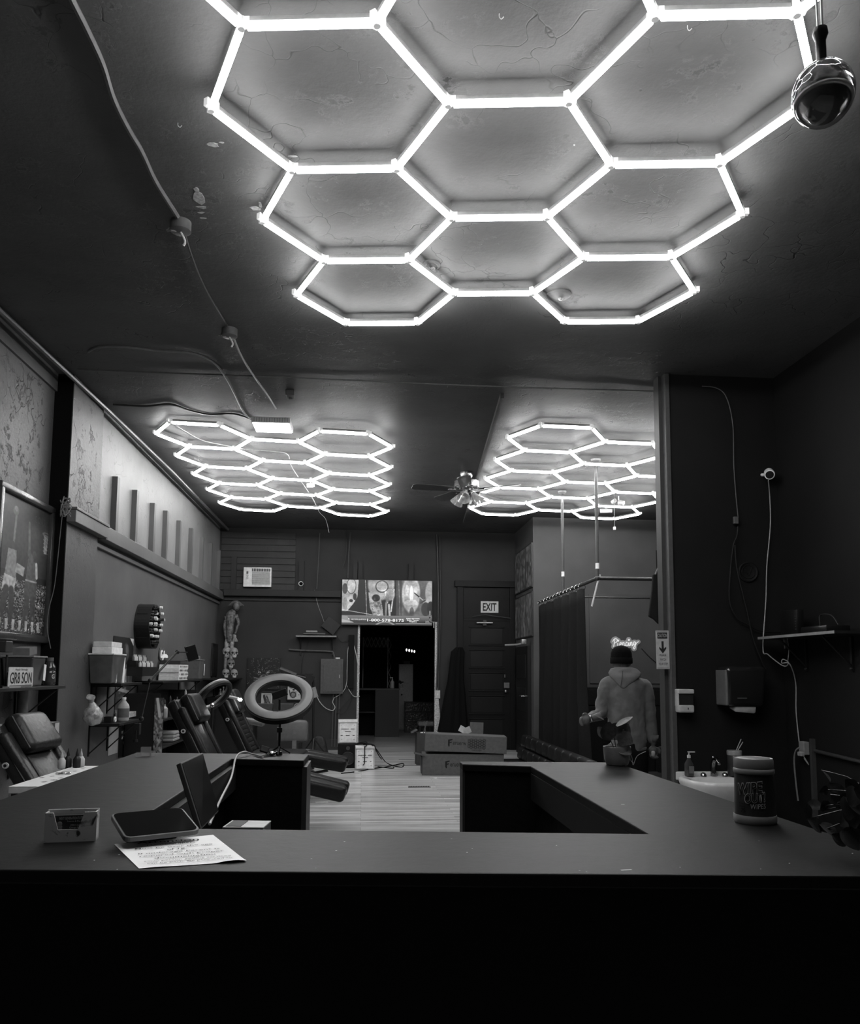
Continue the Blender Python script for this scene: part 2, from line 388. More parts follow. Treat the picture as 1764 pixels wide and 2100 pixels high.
struct(MB().bb(WL, WL + .02, 6.9, 12.8, 0, .14), 'baseboard_left', M_WL)
# right wall, sink wall, booth walls
struct(MB().bb(3.12, 3.3, -2.2, 5.75, -.5, CEIL), 'wall_right', M_WR, loc=Vector((0, 0, 0)))
ws = struct(MB().bb(2.285, 3.3, 5.75, 5.95, -.5, CEIL), 'wall_sink', M_WR, loc=Vector((0, 0, 0)))
MB().bb(2.25, 2.285, 5.73, 5.97, -.33, CEIL).build('jamb_board', mat(.06, .5, name='jamb_paint', bump=.3), ws, bevel=.003)
MB().bb(2.225, 2.25, 5.80, 5.90, -.33, CEIL).build('door_stop', DARK, ws)
struct(MB().bb(4.6, 4.7, 5.95, 11.5, -.5, CEIL), 'wall_booth', M_PIER, loc=Vector((0, 0, 0)))
struct(MB().bb(3.3, 4.7, 5.75, 5.95, -.5, CEIL), 'wall_booth', M_WR, loc=Vector((0, 0, 0)))
struct(MB().bb(2.455, 4.6, 11.45, 12.85, -.5, CEIL), 'wall_pier', M_PIER, loc=Vector((0, 0, 0)))
struct(MB().bb(-2.6, 3.3, -2.3, -2.2, -.5, CEIL), 'wall_front', M_WR)
# rear room
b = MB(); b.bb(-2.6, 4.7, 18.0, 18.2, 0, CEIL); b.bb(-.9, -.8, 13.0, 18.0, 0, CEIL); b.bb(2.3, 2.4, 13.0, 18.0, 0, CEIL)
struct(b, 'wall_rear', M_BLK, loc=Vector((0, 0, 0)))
b = MB(); b.bb(OX0 - .035, OX0, BY - .012, BY + .02, 0, OZ + .02); wt = mat(.5, .7, name='torn_edge', bump=1, var=.5, scale=60)
struct(b, 'trim_5', wt)
b = MB(); b.bb(OX1, OX1 + .035, BY - .012, BY + .02, 0, 2.03); b.plate([(OX1 + .035, .02), (OX1 + .12, .02), (OX1 + .10, .45), (OX1 + .05, .95), (OX1 + .035, 1.05)], .012, M=frame('B', (0, BY, 0)))
struct(b, 'trim_6', wt)
# step line in the ceiling: thin ridge shaped to block grazing light
p0 = at(1030, 806, Z=CEIL); p1 = at(984, 960, Z=CEIL); p2 = p1 + (p1 - p0) * 1.3; d = (p1 - p0).normalized()
b = MB(); b.box(((p0 + p2) / 2) + Vector((0, 0, -.02)), (.03, (p2 - p0).length, .05), R=RZ(math.atan2(d.y, d.x) - math.pi / 2)); struct(b, 'trim_7', M_CEIL)
p0 = at(600, 772, Z=CEIL); p1 = at(1355, 800, Z=CEIL)
cable('ceiling_cable', [p0 - (p1 - p0) * .55 + Vector((0, 0, -.01)), p0 + Vector((0, 0, -.01)), (p0 + p1) / 2 + Vector((0, 0, -.02)), p1 + Vector((0, 0, -.01))], .005, GREY, 'thin cable strung straight across the ceiling from the left wall to the sink wall')

# ================================================================= HEXAGON CEILING LIGHTS
def hexkit(label, org, rot, tx, ty, s, yoff, rad):
    org = Vector(org)
    ex = Vector((math.cos(rot), math.sin(rot), tx)).normalized(); ey = Vector((-math.sin(rot), math.cos(rot), ty)); ez = ex.cross(ey).normalized(); ey = ez.cross(ex)
    M = Matrix((ex, ey, ez)).transposed().to_4x4(); M.translation = org
    root = thing('hexagon_light', label, 'ceiling light', M, 'hexagonal tube light grids on the ceiling')
    E = set(); Vs = set(); q = math.sqrt(3) / 2
    hexes = [(-1.5, y) for y in (0, 2, 4, 6, 8)] + [(1.5, y) for y in (0, 2, 4, 6, 8)] + [(0, y) for y in (1, 3, 5, 7)]
    for cx, cy in hexes:
        cy += yoff
        vs = [(cx - .5, cy - 1), (cx + .5, cy - 1), (cx + 1, cy), (cx + .5, cy + 1), (cx - .5, cy + 1), (cx - 1, cy)]
        for i in range(6): E.add(tuple(sorted((vs[i], vs[(i + 1) % 6])))); Vs.add(vs[i])
    em = emis(rad, 'led_glow')
    me_t = me_h = me_j = None
    hl = s / 2 - .022
    for k, (a, c) in enumerate(sorted(E)):
        A = Vector((a[0] * s, a[1] * q * s, 0)); C = Vector((c[0] * s, c[1] * q * s, 0)); mid = (A + C) / 2; ang = math.atan2(C.y - A.y, C.x - A.x)
        if me_t is None:
            b = MB(); n = 12; r = .0135; pr = [(r * math.cos(t), r * math.sin(t)) for t in [math.radians(-232 + i * 284 / n) for i in range(n + 1)]]
            rings = [[b.b.verts.new((x, y_, z_)) for y_, z_ in pr] for x in (-hl, hl)]; b.skin(rings)
            o = b.build('light_tube', em, root, smooth=True); me_t = o.data
            h = MB().bb(-hl, hl, -.0105, .0105, .0115, .030, bev=.002).build('tube_housing', mat(.22, .35, name='housing_plastic'), o); me_h = h.data
        else:
            o = bpy.data.objects.new('light_tube', me_t); COL.objects.link(o); o.parent = root
            h = bpy.data.objects.new('tube_housing', me_h); COL.objects.link(h); h.parent = o
        o.location = mid; o.rotation_euler = (0, 0, ang)
    for v in sorted(Vs):
        if me_j is None:
            b = MB(); b.cyl((0, 0, -.012), (0, 0, .032), .013, n=8)
            for t in range(3): b.box((.020 * math.cos(t * 2.094), .020 * math.sin(t * 2.094), .014), (.018, .022, .030), R=RZ(t * 2.094))
            j = b.build('tube_joint', mat(.45, .3, name='glowing_joint', emit=.12), root); me_j = j.data  # joint plastic given a faint glow of its own
        else: j = bpy.data.objects.new('tube_joint', me_j); COL.objects.link(j); j.parent = root
        j.location = (v[0] * s, v[1] * q * s, 0)
    return root
# solved from the photograph: one regular lattice per fixture, hung just under the ceiling
hexkit('large hexagon tube light grid right above the front counter', (.523, 2.836, 3.40), -.1248, -.0048, .0127, .4614, -4, TUBE_FRONT)
hexkit('hexagon tube light grid over the tattoo chairs along the left wall', (-.863, 7.513, 3.40), -.0160, -.0330, -.0022, .4443, 0, TUBE_BACK)
hexkit('hexagon tube light grid over the curtained piercing corner at right', (2.482, 7.241, 3.40), -.0194, -.0183, -.0012, .4636, 0, TUBE_BACK)

# ================================================================= FRONT COUNTER
CT = .92
M_TOP = wallmat("counter_top", .0045, .5, bump=.12, scale=2.5, spec=.15); M_SIDE = mat(.003, .6, spec=.12, name='counter_side', bump=.2)
ct = thing('front_counter', 'black painted U shaped reception counter across the foreground', 'counter', (0, 1.3, 0))
TH = .022
def top(poly, nm='counter_top'):
    return MB().plate(poly, TH, CT - TH).build(nm, M_TOP, ct, w=True, bevel=.003)
F0l, F0r = (-1.15, 1.378), (1.02, 1.200)      # front edge
IFl, IFr = (-.47, 1.705), (.555, 1.605)       # inner edge of the front run
top([F0l, F0r, (.915, 1.56), (.883, 2.78), (.341, 2.82), (.341, 2.735), (.560, 2.67), (.558, 1.555), (-.46, 1.662), (-.457, 2.919), (-.20, 2.855), (-.197, 3.07), (-.845, 3.14), (-.86, 1.70), (-1.02, 1.72)])
b = MB()
b.plate([(-1.13, 1.40), (.99, 1.225), (.99, 1.255), (-1.13, 1.43)], CT - TH); b.build('front_panel', M_SIDE, ct, w=True)
for P in ([(-.85, 1.70), (-.82, 1.70), (-.84, 3.10), (-.845, 3.10)], [(.86, 1.56), (.89, 1.56), (.87, 2.76), (.84, 2.76)], [(.575, 1.575), (.595, 1.575), (.595, 2.68), (.575, 2.68)], [(-.50, 1.68), (-.48, 1.68), (-.48, 2.93), (-.50, 2.93)]):
    MB().plate(P, CT - TH).build('side_panel', M_SIDE, ct, w=True)
MB().plate([(-.50, 1.655), (.57, 1.548), (.57, 1.528), (-.50, 1.635)], .12, CT - TH - .12).build('apron_board', M_SIDE, ct, w=True)
MB().plate([(-.460, 2.93), (-.44, 2.93), (-.44, 1.69), (-.460, 1.69)], .085, CT - TH - .085).build('apron_board', mat(.010, .6, spec=.15, name='apron'), ct, w=True)
MB().plate([(.558, 1.59), (.575, 1.59), (.575, 2.66), (.558, 2.66)], .085, CT - TH - .085).build('apron_board', mat(.010, .6, spec=.15, name='apron'), ct, w=True)
MB().plate([(-.49, 2.935), (-.205, 2.862), (-.205, 2.882), (-.49, 2.955)], CT - TH).build('end_panel', M_SIDE, ct, w=True)
MB().plate([(-.205, 2.86), (-.188, 2.856), (-.188, 3.06), (-.205, 3.06)], CT - TH, 0).build('end_cap', mat(.020, .5, name='raw_edge'), ct, w=True)
MB().plate([(.348, 2.741), (.59, 2.672), (.59, 2.695), (.348, 2.764)], CT - TH).build('end_panel', M_SIDE, ct, w=True)
MB().plate([(.341, 2.738), (.349, 2.737), (.349, 2.815), (.341, 2.815)], CT - TH).build('end_cap', mat(.012, .5, name='raw_edge'), ct, w=True)
MB().plate([(-.47, 1.70), (.56, 1.60), (.56, 2.25), (.30, 1.95), (-.3, 2.05), (-.47, 2.25)], .018, .70).build('inner_shelf', M_SIDE, ct, w=True)
b = MB()
for k in range(26):
    x = random.uniform(-.85, .95); y = 1.29 + random.random() * .26 - .08 * x
    b.sph((x, y, CT + .0002), (random.uniform(.0008, .002), random.uniform(.0006, .0014), .0003), 6)
b.box((.42, 1.275, CT + .0002), (.018, .004, .0006), R=RZ(.1)).box((.62, 1.9, CT + .0002), (.008, .002, .0006))
q = b.build('paint_specks', mat(.6, .7, name='paint_speck'), ct, w=True); q['kind'] = 'stuff'

# business card holder
A, B = at(90, 1728, Z=CT), at(197, 1724, Z=CT); wv = (B - A); ang = math.atan2(wv.y, wv.x)
t = thing('card_holder', 'marble patterned business card holder standing at left on the front counter', 'card holder', Matrix.Translation((A + B) / 2) @ RZ(ang).to_4x4())
mb_ = bpy.data.materials.new('marble'); mb_.use_nodes = True; nt = mb_.node_tree
wv_ = nt.nodes.new('ShaderNodeTexNoise'); wv_.inputs['Scale'].default_value = 38; wv_.inputs['Detail'].default_value = 8; wv_.inputs['Distortion'].default_value = 1.6
rp = nt.nodes.new('ShaderNodeValToRGB'); rp.color_ramp.elements[0].position = .33; rp.color_ramp.elements[0].color = (.04, .04, .04, 1); rp.color_ramp.elements[1].position = .43; rp.color_ramp.elements[1].color = (.5, .5, .5, 1)
tcn = nt.nodes.new('ShaderNodeTexCoord'); nt.links.new(tcn.outputs['Object'], wv_.inputs['Vector'])
nt.links.new(wv_.outputs[0], rp.inputs[0]); nt.links.new(rp.outputs[0], nt.nodes['Principled BSDF'].inputs['Base Color']); nt.nodes['Principled BSDF'].inputs['Roughness'].default_value = .3
W_, H_ = wv.length, .052
b = MB(); S = RX(math.pi / 2).to_4x4()
b.plate([(-W_ / 2, 0), (W_ / 2, 0), (W_ / 2, H_), (W_ * .26, H_), (W_ * .14, H_ * .42), (-W_ * .24, H_ * .42), (-W_ * .34, H_), (-W_ / 2, H_)], .003, 0, M=S)
b.bb(-W_ / 2, W_ / 2, .022, .026, 0, H_ + .002); b.bb(-W_ / 2, -W_ / 2 + .003, 0, .026, 0, H_); b.bb(W_ / 2 - .003, W_ / 2, 0, .026, 0, H_); b.bb(-W_ / 2, W_ / 2, 0, .026, 0, .004)
b.build('holder', mb_, t)
MB().bb(-W_ * .45, W_ * .45, .004, .019, .005, .046).build('card_stack', mat(.02, .5, name='printed_card'), t)
Mx = Matrix.Translation((0, .0038, .034)) @ RX(math.pi / 2).to_4x4()
text('NEXT GENERATION TATTOO', .045, .0045, mat(.5, .6), t, (.002, .0032, .041), RX(math.pi / 2), 0.)
text('Tattoos & Piercing', .03, .0035, mat(.4, .6), t, (.007, .0032, .035), RX(math.pi / 2), 0.)
text('2922 S Ashland\nChicago IL 60608', .026, .008, mat(.4, .6), t, (.010, .0032, .026), RX(math.pi / 2), 0.)
MB().sph((-.020, .0035, .031), (.0045, .0006, .0045)).box((-.020, .0035, .024), (.009, .001, .007)).build('card_emblem', mat(.16, .6), t)

# tablet on its case, tilted back
P = [at(255, 1729, Z=CT + .012), at(411, 1712, Z=CT + .012)]; ex = (P[1] - P[0]); c = (P[0] + P[1]) / 2
t = thing('tablet', 'black tablet in a dark case propped up on the counter beside the card holder', 'tablet', Matrix.Translation(c) @ RZ(math.atan2(ex.y, ex.x)).to_4x4())
Lw = ex.length; R = RX(math.radians(12)); D = .118
def rrect(w, h, r, n=5):
    return [(sx * (w / 2 - r) + r * math.cos(a), sy * (h / 2 - r) + r * math.sin(a)) for sx, sy, a0 in ((1, 1, 0), (-1, 1, 90), (-1, -1, 180), (1, -1, 270)) for a in [math.radians(a0 + 90 * i / n) for i in range(n + 1)]]
Mt = R.to_4x4(); Mt.translation = R @ Vector((0, D / 2, 0))
MB().plate(rrect(Lw, D, .014), .009, 0, M=Mt).build('tablet_case', mat(.10, .4, name='tablet_edge'), t, bevel=.0015)
MB().plate(rrect(Lw - .008, D - .008, .011), .001, .009, M=Mt).build('screen', mat(.006, .08, spec=.6, name='dark_glass', var=0), t)
MB().box(R @ Vector((0, D - .03, -.006)), (Lw * .6, .05, .012), R=R).box((0, D * .66, .004 - .012 + .0005), (Lw * .6, .05, .008)).build('case_stand', BLACK, t)

# paper notice
Q = [at(285, 1781, Z=CT + .001), at(506, 1766, Z=CT + .001), at(437, 1712, Z=CT + .001), at(234, 1731, Z=CT + .001)]
ctr = sum(Q, Vector()) / 4; exv = (Q[1] - Q[0]).normalized(); eyv = Vector((0, 0, 1)).cross(exv)
Mn = Matrix((exv, eyv, Vector((0, 0, 1)))).transposed().to_4x4(); Mn.translation = ctr; Mn.translation.z = CT
t = thing('paper_notice', 'creased white paper notice with printed rules lying under the tablet', 'paper', Mn)
q = [Mn.inverted() @ v for v in Q]; n0 = 24; b = MB(); g = []
for j in range(n0 + 1):
    v_ = j / n0; row = []
    for i in range(n0 + 1):
        u = i / n0; p = (q[0] * (1 - u) + q[1] * u) * (1 - v_) + (q[3] * (1 - u) + q[2] * u) * v_
        p.z = .0010 + .003 * max(0, math.sin(u * 9 + v_ * 2)) * max(0, .10 - v_) * 10 * (1 if u > .35 else .2)
        row.append(b.b.verts.new(p))
    g.append(row)
for j in range(n0):
    for i in range(n0): b.b.faces.new((g[j][i], g[j][i + 1], g[j + 1][i + 1], g[j + 1][i]))
b.build('sheet', mat(.85, .8, name='paper_sheet', var=.03), t, smooth=True)
hw = (q[1] - q[0]).length
sh = math.atan2((q[3] - q[0]).x, (q[3] - q[0]).y)
for s_, yy, w_, h_ in (('Attention', .38, .66, .085), ('I.D. REQUIRED', .26, .5, .045), ('Must be over the age', .15, .8, .05), ('of 18.', .06, .2, .045), ('If underage Parent is', -.04, .82, .05), ('required with proper', -.135, .84, .05), ('documentation', -.225, .6, .045), ('Only person getting serviced', -.32, .84, .04), ('can be back. Be prepared to', -.395, .82, .04)):
    yy2 = yy + .5; cc = (q[0] * .5 + q[1] * .5) * (1 - yy2) + (q[3] * .5 + q[2] * .5) * yy2
    text(s_, w_ * hw * .98, h_ * .19, INK, t, (cc.x, cc.y, .0028), RZ(math.radians(2)), 0., bold=.01)

# monitor standing on the inner shelf
TL, TR, BR, BL = at(371, 1564, Y=1.86), at(416, 1543, Y=2.08), at(448, 1662, Y=1.99), at(413, 1698, Y=1.79)
dn = (BL - TL); BL = BL + dn * .02; BR = BR + dn * .02
t = thing('monitor', 'thin black monitor standing tilted inside the left of the counter opening', 'monitor', T((BL.x + BR.x) / 2, (BL.y + BR.y) / 2, .718))
MB().quad([BL, BR, TR, TL], .012).build('screen_panel', BLACK, t, w=True, bevel=.002)
f = lambda a, c, k: a + (c - a) * k
nn = (BR - BL).cross(TL - BL).normalized() * .001
cc = (BL + BR + TR + TL) / 4
MB().quad([f(v, cc, .05) + nn for v in (BL, BR, TR, TL)]).build('screen', mat(.01, .12, spec=.6, var=0, name='dark_glass'), t, w=True, flip=False)
MB().bb(BL.x - .02, BR.x + .03, BL.y - .01, BR.y + .02, .719, .728).cyl((cc.x, cc.y, .728), (cc.x, cc.y, .80), .014).build('monitor_stand', BLACK, t, w=True)
# tissue box on the inner shelf
A = at(458, 1691, Z=.895)
t = thing('tissue_box', 'white topped tissue box inside the counter beside the monitor', 'tissue box', (A.x + .045, A.y + .05, .719), rz=-.1)
MB().bb(-.045, .045, -.04, .04, 0, .165, bev=.002).build('carton', mat(.04, .5, name='carton'), t)
MB().bb(-.045, .045, -.04, .04, .1655, .168).build('carton_top', mat(.45, .6, name='carton_top'), t)
MB().bb(-.04, -.006, -.033, .033, .1682, .1692).build('carton_print', mat(.02, .6, name='carton_print'), t)

# clear acrylic organiser, ring light, keys, cord on the left arm
A = at(294, 1553, Z=CT)
t = thing('acrylic_organizer', 'small clear acrylic card organizer at the far left corner of the counter', 'organizer', (A.x, A.y + .02, CT), rz=.1)
for i, (x, y, w_, d_, h_) in enumerate(((-.006, 0, .048, .034, .015), (.002, .006, .032, .018, .034), (.026, .004, .014, .02, .02))):
    b = MB(); b.bb(x - w_ / 2, x + w_ / 2, y - d_ / 2, y + d_ / 2, .0005, .003)
    for sx in (-1, 1): b.bb(x + sx * w_ / 2 - .001, x + sx * w_ / 2 + .001, y - d_ / 2, y + d_ / 2, .003, h_); b.bb(x - w_ / 2, x + w_ / 2, y + sx * d_ / 2 - .001, y + sx * d_ / 2 + .001, .003, h_)
    b.build('tray', mat(.5, .08, alpha=.13, var=0, spec=1., name='acrylic'), t)
A = at(571, 1549, Z=CT); C = at(572, 1430, Y=A.y + .02)
t = thing('ring_light', 'round white ring light on a short black stand on the counter left arm', 'ring light', (A.x, A.y + .02, CT))
Rr = RX(math.radians(40))
Mr = Rr; cl = C - Vector((A.x, A.y + .02, CT))
R0_, r0_ = .106, .021
n = 64; prof = [(R0_ - r0_, .0), (R0_ - r0_ * .9, .010), (R0_, .016), (R0_ + r0_ * .9, .010), (R0_ + r0_, 0)]
b = MB(); rings = []
for i in range(n):
    a = 2 * math.pi * i / n; rings.append([b.b.verts.new(cl + Mr @ Vector((r * math.cos(a), r * math.sin(a), z))) for r, z in prof + [(R0_, -.001)]])
b.skin(rings, closed=True); b.build('diffuser', mat(.13, .3, name='ring_diffuser', var=0), t, smooth=True)
b = MB(); rings = []
for i in range(n):
    a = 2 * math.pi * i / n; rings.append([b.b.verts.new(cl + Mr @ Vector((r * math.cos(a), r * math.sin(a), z))) for r, z in ((R0_ - r0_ - .001, .004), (R0_ + r0_ + .002, .004), (R0_ + r0_ + .002, -.016), (R0_ - r0_ - .001, -.016))])
b.skin(rings, closed=True); b.build('ring_shell', BLACK, t)
b = MB(); b.cyl((0, 0, .0), (0, 0, .012), .012); b.cyl((0, 0, .01), (0, .01, cl.z - .075), .0045); b.cyl((0, .0, .082), (0, .0, .10), .010); b.build('pole', BLACK, t, smooth=True)
for k in range(3):
    a = math.radians(30 + 120 * k); MB().tube([(0, 0, .03), (.045 * math.cos(a), .045 * math.sin(a), .004)], .003, 6).build('leg', BLACK, t)
b = MB(); b.bb(-.052, .052, -.006, .008, -.008, .0, bev=.002)
b.cyl((0, 0, -.008), (0, 0, -.03), .004); q = b.build('crossbar', BLACK, t); q.location = cl + Vector((0, -.005, -.052))
b = MB(); b.box((0, 0, .0), (.056, .02, .028), bev=.003, R=RY(-.35)); b.cyl((0, 0, -.02), (0, 0, -.06), .004); q = b.build('phone_clamp', BLACK, t); q.location = cl + Vector((.002, .01, .012))
A = at(552, 1550, Z=CT)
t = thing('key_bunch', 'bunch of keys with a black car fob lying below the ring light', 'keys', (A.x, A.y, CT))
MB().sph((.008, 0, .009), (.017, .014, .0085)).build('key_fob', CHROME, t, smooth=True)
MB().box((-.018, .01, .022), (.032, .012, .024), R=RY(.3) @ RX(-.5), bev=.003).build('key_fob', BLACK, t)
MB().box((-.014, -.012, .003), (.034, .007, .003), R=RZ(.25)).build('key', CHROME, t); MB().torus((-.004, 0, .006), .009, .001).build('key_ring', CHROME, t)
P = [at(430, 1690, Y=2.1), at(452, 1640, Y=2.5), at(474, 1595, Y=2.75), at(484, 1560, Y=2.93), at(500, 1542, Y=3.0), at(516, 1548, Y=3.03), at(540, 1552, Z=CT + .006)]
P[-2].z = max(P[-2].z, CT + .006); P[3].z = max(P[3].z, CT + .004)
cable('loose_cable', P, .0035, mat(.35, .4, name='grey_rubber'), 'pale grey cord looping over the far left arm of the counter to the keys')
# small scrap marks and the wall side tray of the first station
A = at(30, 1628, Z=.80)
# cleaning wipes canister
A = at(1549, 1692, Z=CT)
s_ = (at(1590, 1650, Y=A.y) - at(1506, 1650, Y=A.y)).length / 2; A = at(1549, 1680, Y=A.y + .03); t = thing('wipes_canister', 'fat dark canister of cleaning wipes on the right of the counter', 'canister', (A.x, A.y, CT))
hz = at(1545, 1552, Y=A.y + .02).z - CT
k = hz / .168; r = s_ * .98
MB().lathe([(r * .95, 0), (r * 1.0, .004), (r * 1.0, .018 * k), (r * .985, .022 * k)], n=40).build('base_band', mat(.28, .35, name='pale_plastic'), t, smooth=True)
MB().lathe([(r * .965, .0221 * k), (r * .93, .07 * k), (r * .90, .125 * k), (r * .90, .128 * k)], n=40).build('body', mat(.028, .35, spec=.5, name='label_film', var=.3, scale=20), t, smooth=True)
MB().lathe([(r * .93, .1282 * k), (r * .955, .131 * k), (r * .955, .139 * k), (r * .92, .142 * k)], n=40).build('collar', mat(.22, .35, name='pale_plastic'), t, smooth=True)
MB().lathe([(r * .92, .1422 * k), (r * .93, .146 * k), (r * .92, .163 * k), (r * .88, .168 * k), (r * .80, .166 * k), (r * .75, .168 * k)], n=40).build('lid', mat(.16, .35, name='lid_plastic'), t, smooth=True)
def wraptext(s, cx, cz, w, h, m, parent, R, rot=0., sh=0., bold=0., off=.0008, name='lettering'):
    o = text(s, w, h, m, parent, (0, 0, 0), None, 0, shear=sh, bold=bold, name=name)
    for v in o.data.vertices:
        x, y = v.co.x, v.co.y; x, y = x * math.cos(rot) - y * math.sin(rot) + cx, x * math.sin(rot) + y * math.cos(rot) + cz
        th = x / R; rr = R + off - max(0, y - .03) * .04
        v.co = Vector((rr * math.sin(th), -rr * math.cos(th), y))
    return o
rr = r * .965
wraptext('WIPE', -.028, .094 * k, .056, .024, mat(.45, .5, var=0), t, rr, .14, .25, .05, off=.0006)
wraptext('WIPE', -.028, .094 * k, .053, .021, mat(.008, .5, var=0), t, rr, .14, .25, .015, off=.0012)
wraptext('OUT!', -.018, .070 * k, .044, .021, mat(.45, .5, var=0), t, rr, .14, .25, .05, off=.0006)
wraptext('OUT!', -.018, .070 * k, .041, .018, mat(.008, .5, var=0), t, rr, .14, .25, .015, off=.0012)
wraptext('WIPES', -.012, .049 * k, .030, .010, mat(.35, .5, var=0), t, rr, .08, .2)
wraptext('Multi Purpose Cleaning Wipes', -.022, .120 * k, .070, .0045, mat(.35, .5, var=0), t, r * .935, 0, .2)
wraptext('Fresh\nScent', -.045, .050 * k, .014, .010, mat(.006, .5, var=0), t, rr)
wraptext('75', -.043, .036 * k, .010, .008, mat(.006, .5, var=0), t, rr)
wraptext('SAFE ON SKIN\nTOUGH ON DIRT', .038, .085 * k, .05, .012, mat(.008, .5, var=0), t, rr, math.pi / 2)

# ---- plants
def leaf(b, base, tip, w, up, n=6, fold=.25, droop=.15):
    base, tip = Vector(base), Vector(tip); ax = tip - base; L_ = ax.length; ax.normalize(); side = ax.cross(Vector(up)).normalized(); nm = side.cross(ax)
    rows = []
    for i in range(n + 1):
        t_ = i / n; ww = w * math.sin(math.pi * min(1, (t_ * .92 + .06))) ** .7 * (1 - .25 * t_); c = base + ax * L_ * t_ - Vector((0, 0, 1)) * droop * L_ * t_ * t_
        rows.append([b.b.verts.new(c + side * ww * k_ + nm * (abs(k_) * fold * ww)) for k_ in (-1, -.5, 0, .5, 1)])
    n0 = len(b.b.faces)
    for i in range(n):
        for k_ in range(4): b.b.faces.new((rows[i][k_], rows[i][k_ + 1], rows[i + 1][k_ + 1], rows[i + 1][k_]))
    b._tag(n0); return b
A = at(1266, 1571, Z=CT); A = at(1266, 1568, Y=A.y + .03)
t = thing('potted_plant', 'round leaved plant in a grey ceramic pot at the back of the counter', 'plant', (A.x, A.y, CT))
MB().lathe([(.030, 0), (.036, .002), (.043, .02), (.046, .05), (.0465, .062), (.043, .062), (.042, .055), (.0001, .054)], n=32).build('pot', mat(.15, .4, name='ceramic', bump=.1), t, smooth=True)
MB().lathe([(.0415, .050), (.03, .057), (.0001, .059)], n=16).build('soil', mat(.03, .95, bump=1, scale=200, name='soil'), t)
LM = mat(.035, .4, spec=.5, name='leaf', bump=.2, scale=80, var=.4); LM2 = mat(.07, .4, name='pale_leaf', bump=.2, scale=80, var=.3)
up = (0, -.6, .8)
for base, tip, w_, m_, u in (((-.004, -.045, .072), (.026, -.055, .118), .027, LM2, (0, -1, .1)), ((-.042, -.02, .085), (-.035, -.03, .150), .033, LM, (.1, -1, .2)), ((.01, .0, .10), (.055, 0, .075), .030, LM, (0, -1, .5)),
                             ((-.04, -.01, .09), (-.065, -.0, .13), .02, LM, (0, -1, .1)), ((.0, -.0, .13), (.06, .01, .165), .014, LM2, (-.2, -.5, .8)), ((-.04, .01, .15), (-.07, .0, .165), .010, LM2, (0, -.5, 1)),
                             ((-.01, -.03, .07), (.035, -.045, .045), .026, LM, (0, -1, .3)), ((-.02, .02, .09), (.03, .02, .14), .034, LM, (0, -1, .1)), ((.02, .03, .09), (.05, .03, .14), .028, LM, (0, -1, 0)),
                             ((-.03, .0, .07), (-.05, -.02, .10), .02, LM, (0, -1, 0))):
    leaf(MB(), base, tip, w_, u, droop=.05).build('leaf', m_, t, smooth='all', flip=False)
b = MB()
for x in (-.03, -.01, .015, .03): b.tube([(x * .3, 0, .055), (x, .0, .10), (x * 1.3, -.01, .12)], .0016, 5, smooth=4)
b.build('stem', LM, t)
b = MB(); b.tube([(.03, .01, .06), (.05, 0, .03), (.055, 0, .0), (.07, .0, .03), (.10, 0, .045)], .0009, 5, smooth=5); b.tube([(.045, .0, .04), (.05, .01, .015), (.065, .02, .003)], .0009, 5, smooth=4); b.build('trailing_stem', mat(.3, .5), t)
A = at(1750, 1775, Z=CT); A.x += .075
t = thing('potted_plant', 'dim leafy plant in a pale pot at the right edge of the counter', 'plant', (A.x, A.y + .03, CT))
MB().lathe([(.030, 0), (.034, .003), (.042, .055), (.043, .062), (.039, .062), (.037, .05), (.0001, .05)], n=28).build('pot', mat(.10, .5, name='pale_pot', var=.4), t, smooth=True)
MB().lathe([(.038, .045), (.0001, .056)], n=12).build('soil', mat(.02, .95, name='soil'), t)
rs = random.Random(5)
LD = mat(.025, .5, name='dark_leaf', var=.4)
for px, py, dy, sz in ((1655, 1662, .05, .030), (1672, 1690, .0, .034), (1690, 1650, .08, .03), (1716, 1618, .1, .032), (1693, 1588, .1, .026), (1735, 1640, .0, .035), (1700, 1700, 0, .034), (1730, 1680, -.02, .036), (1670, 1650, .08, .028),
                       (1745, 1610, .03, .034), (1712, 1640, .06, .03), (1690, 1620, .1, .024), (1755, 1660, -.03, .036), (1722, 1720, -.01, .03)):
    p = at(px, py, Y=A.y + .04 + dy) - Vector((A.x, A.y + .03, CT)); p.x = min(p.x, .03)
    b = MB(); d = Vector((rs.uniform(-1, .6), rs.uniform(-.5, .2), rs.uniform(-.2, 1))).normalized() * sz
    leaf(b, p - d * .5, p + d * .6, sz * .42, (rs.uniform(-.5, .5), -1, rs.uniform(-.1, .7))); b.tube([(rs.uniform(-.01, .01), 0, .05), (p.x * .3, p.y * .4, p.z * .7 + .03), p - d * .5], .0012, 4, smooth=3)
    b.build('leaf', LM if px < 1725 else LD, t, smooth='all', flip=False)
for px, py in ((1748, 1632), (1754, 1650), (1746, 1672), (1758, 1690), (1752, 1708), (1760, 1620), (1738, 1655), (1744, 1720)):
    p = at(px, py, Y=A.y) - Vector((A.x, A.y + .03, CT)); d = Vector((rs.uniform(-.5, .5), -.3, rs.uniform(-1, .3))).normalized() * .034
    leaf(MB(), p - d * .5, p + d * .5, .017, (rs.uniform(-.4, .4), -1, .3)).build('leaf', LD, t, smooth='all', flip=False)

# ================================================================= BACK WALL
def onB(px, py, d=0.): return at(px, py, Y=BY - d)
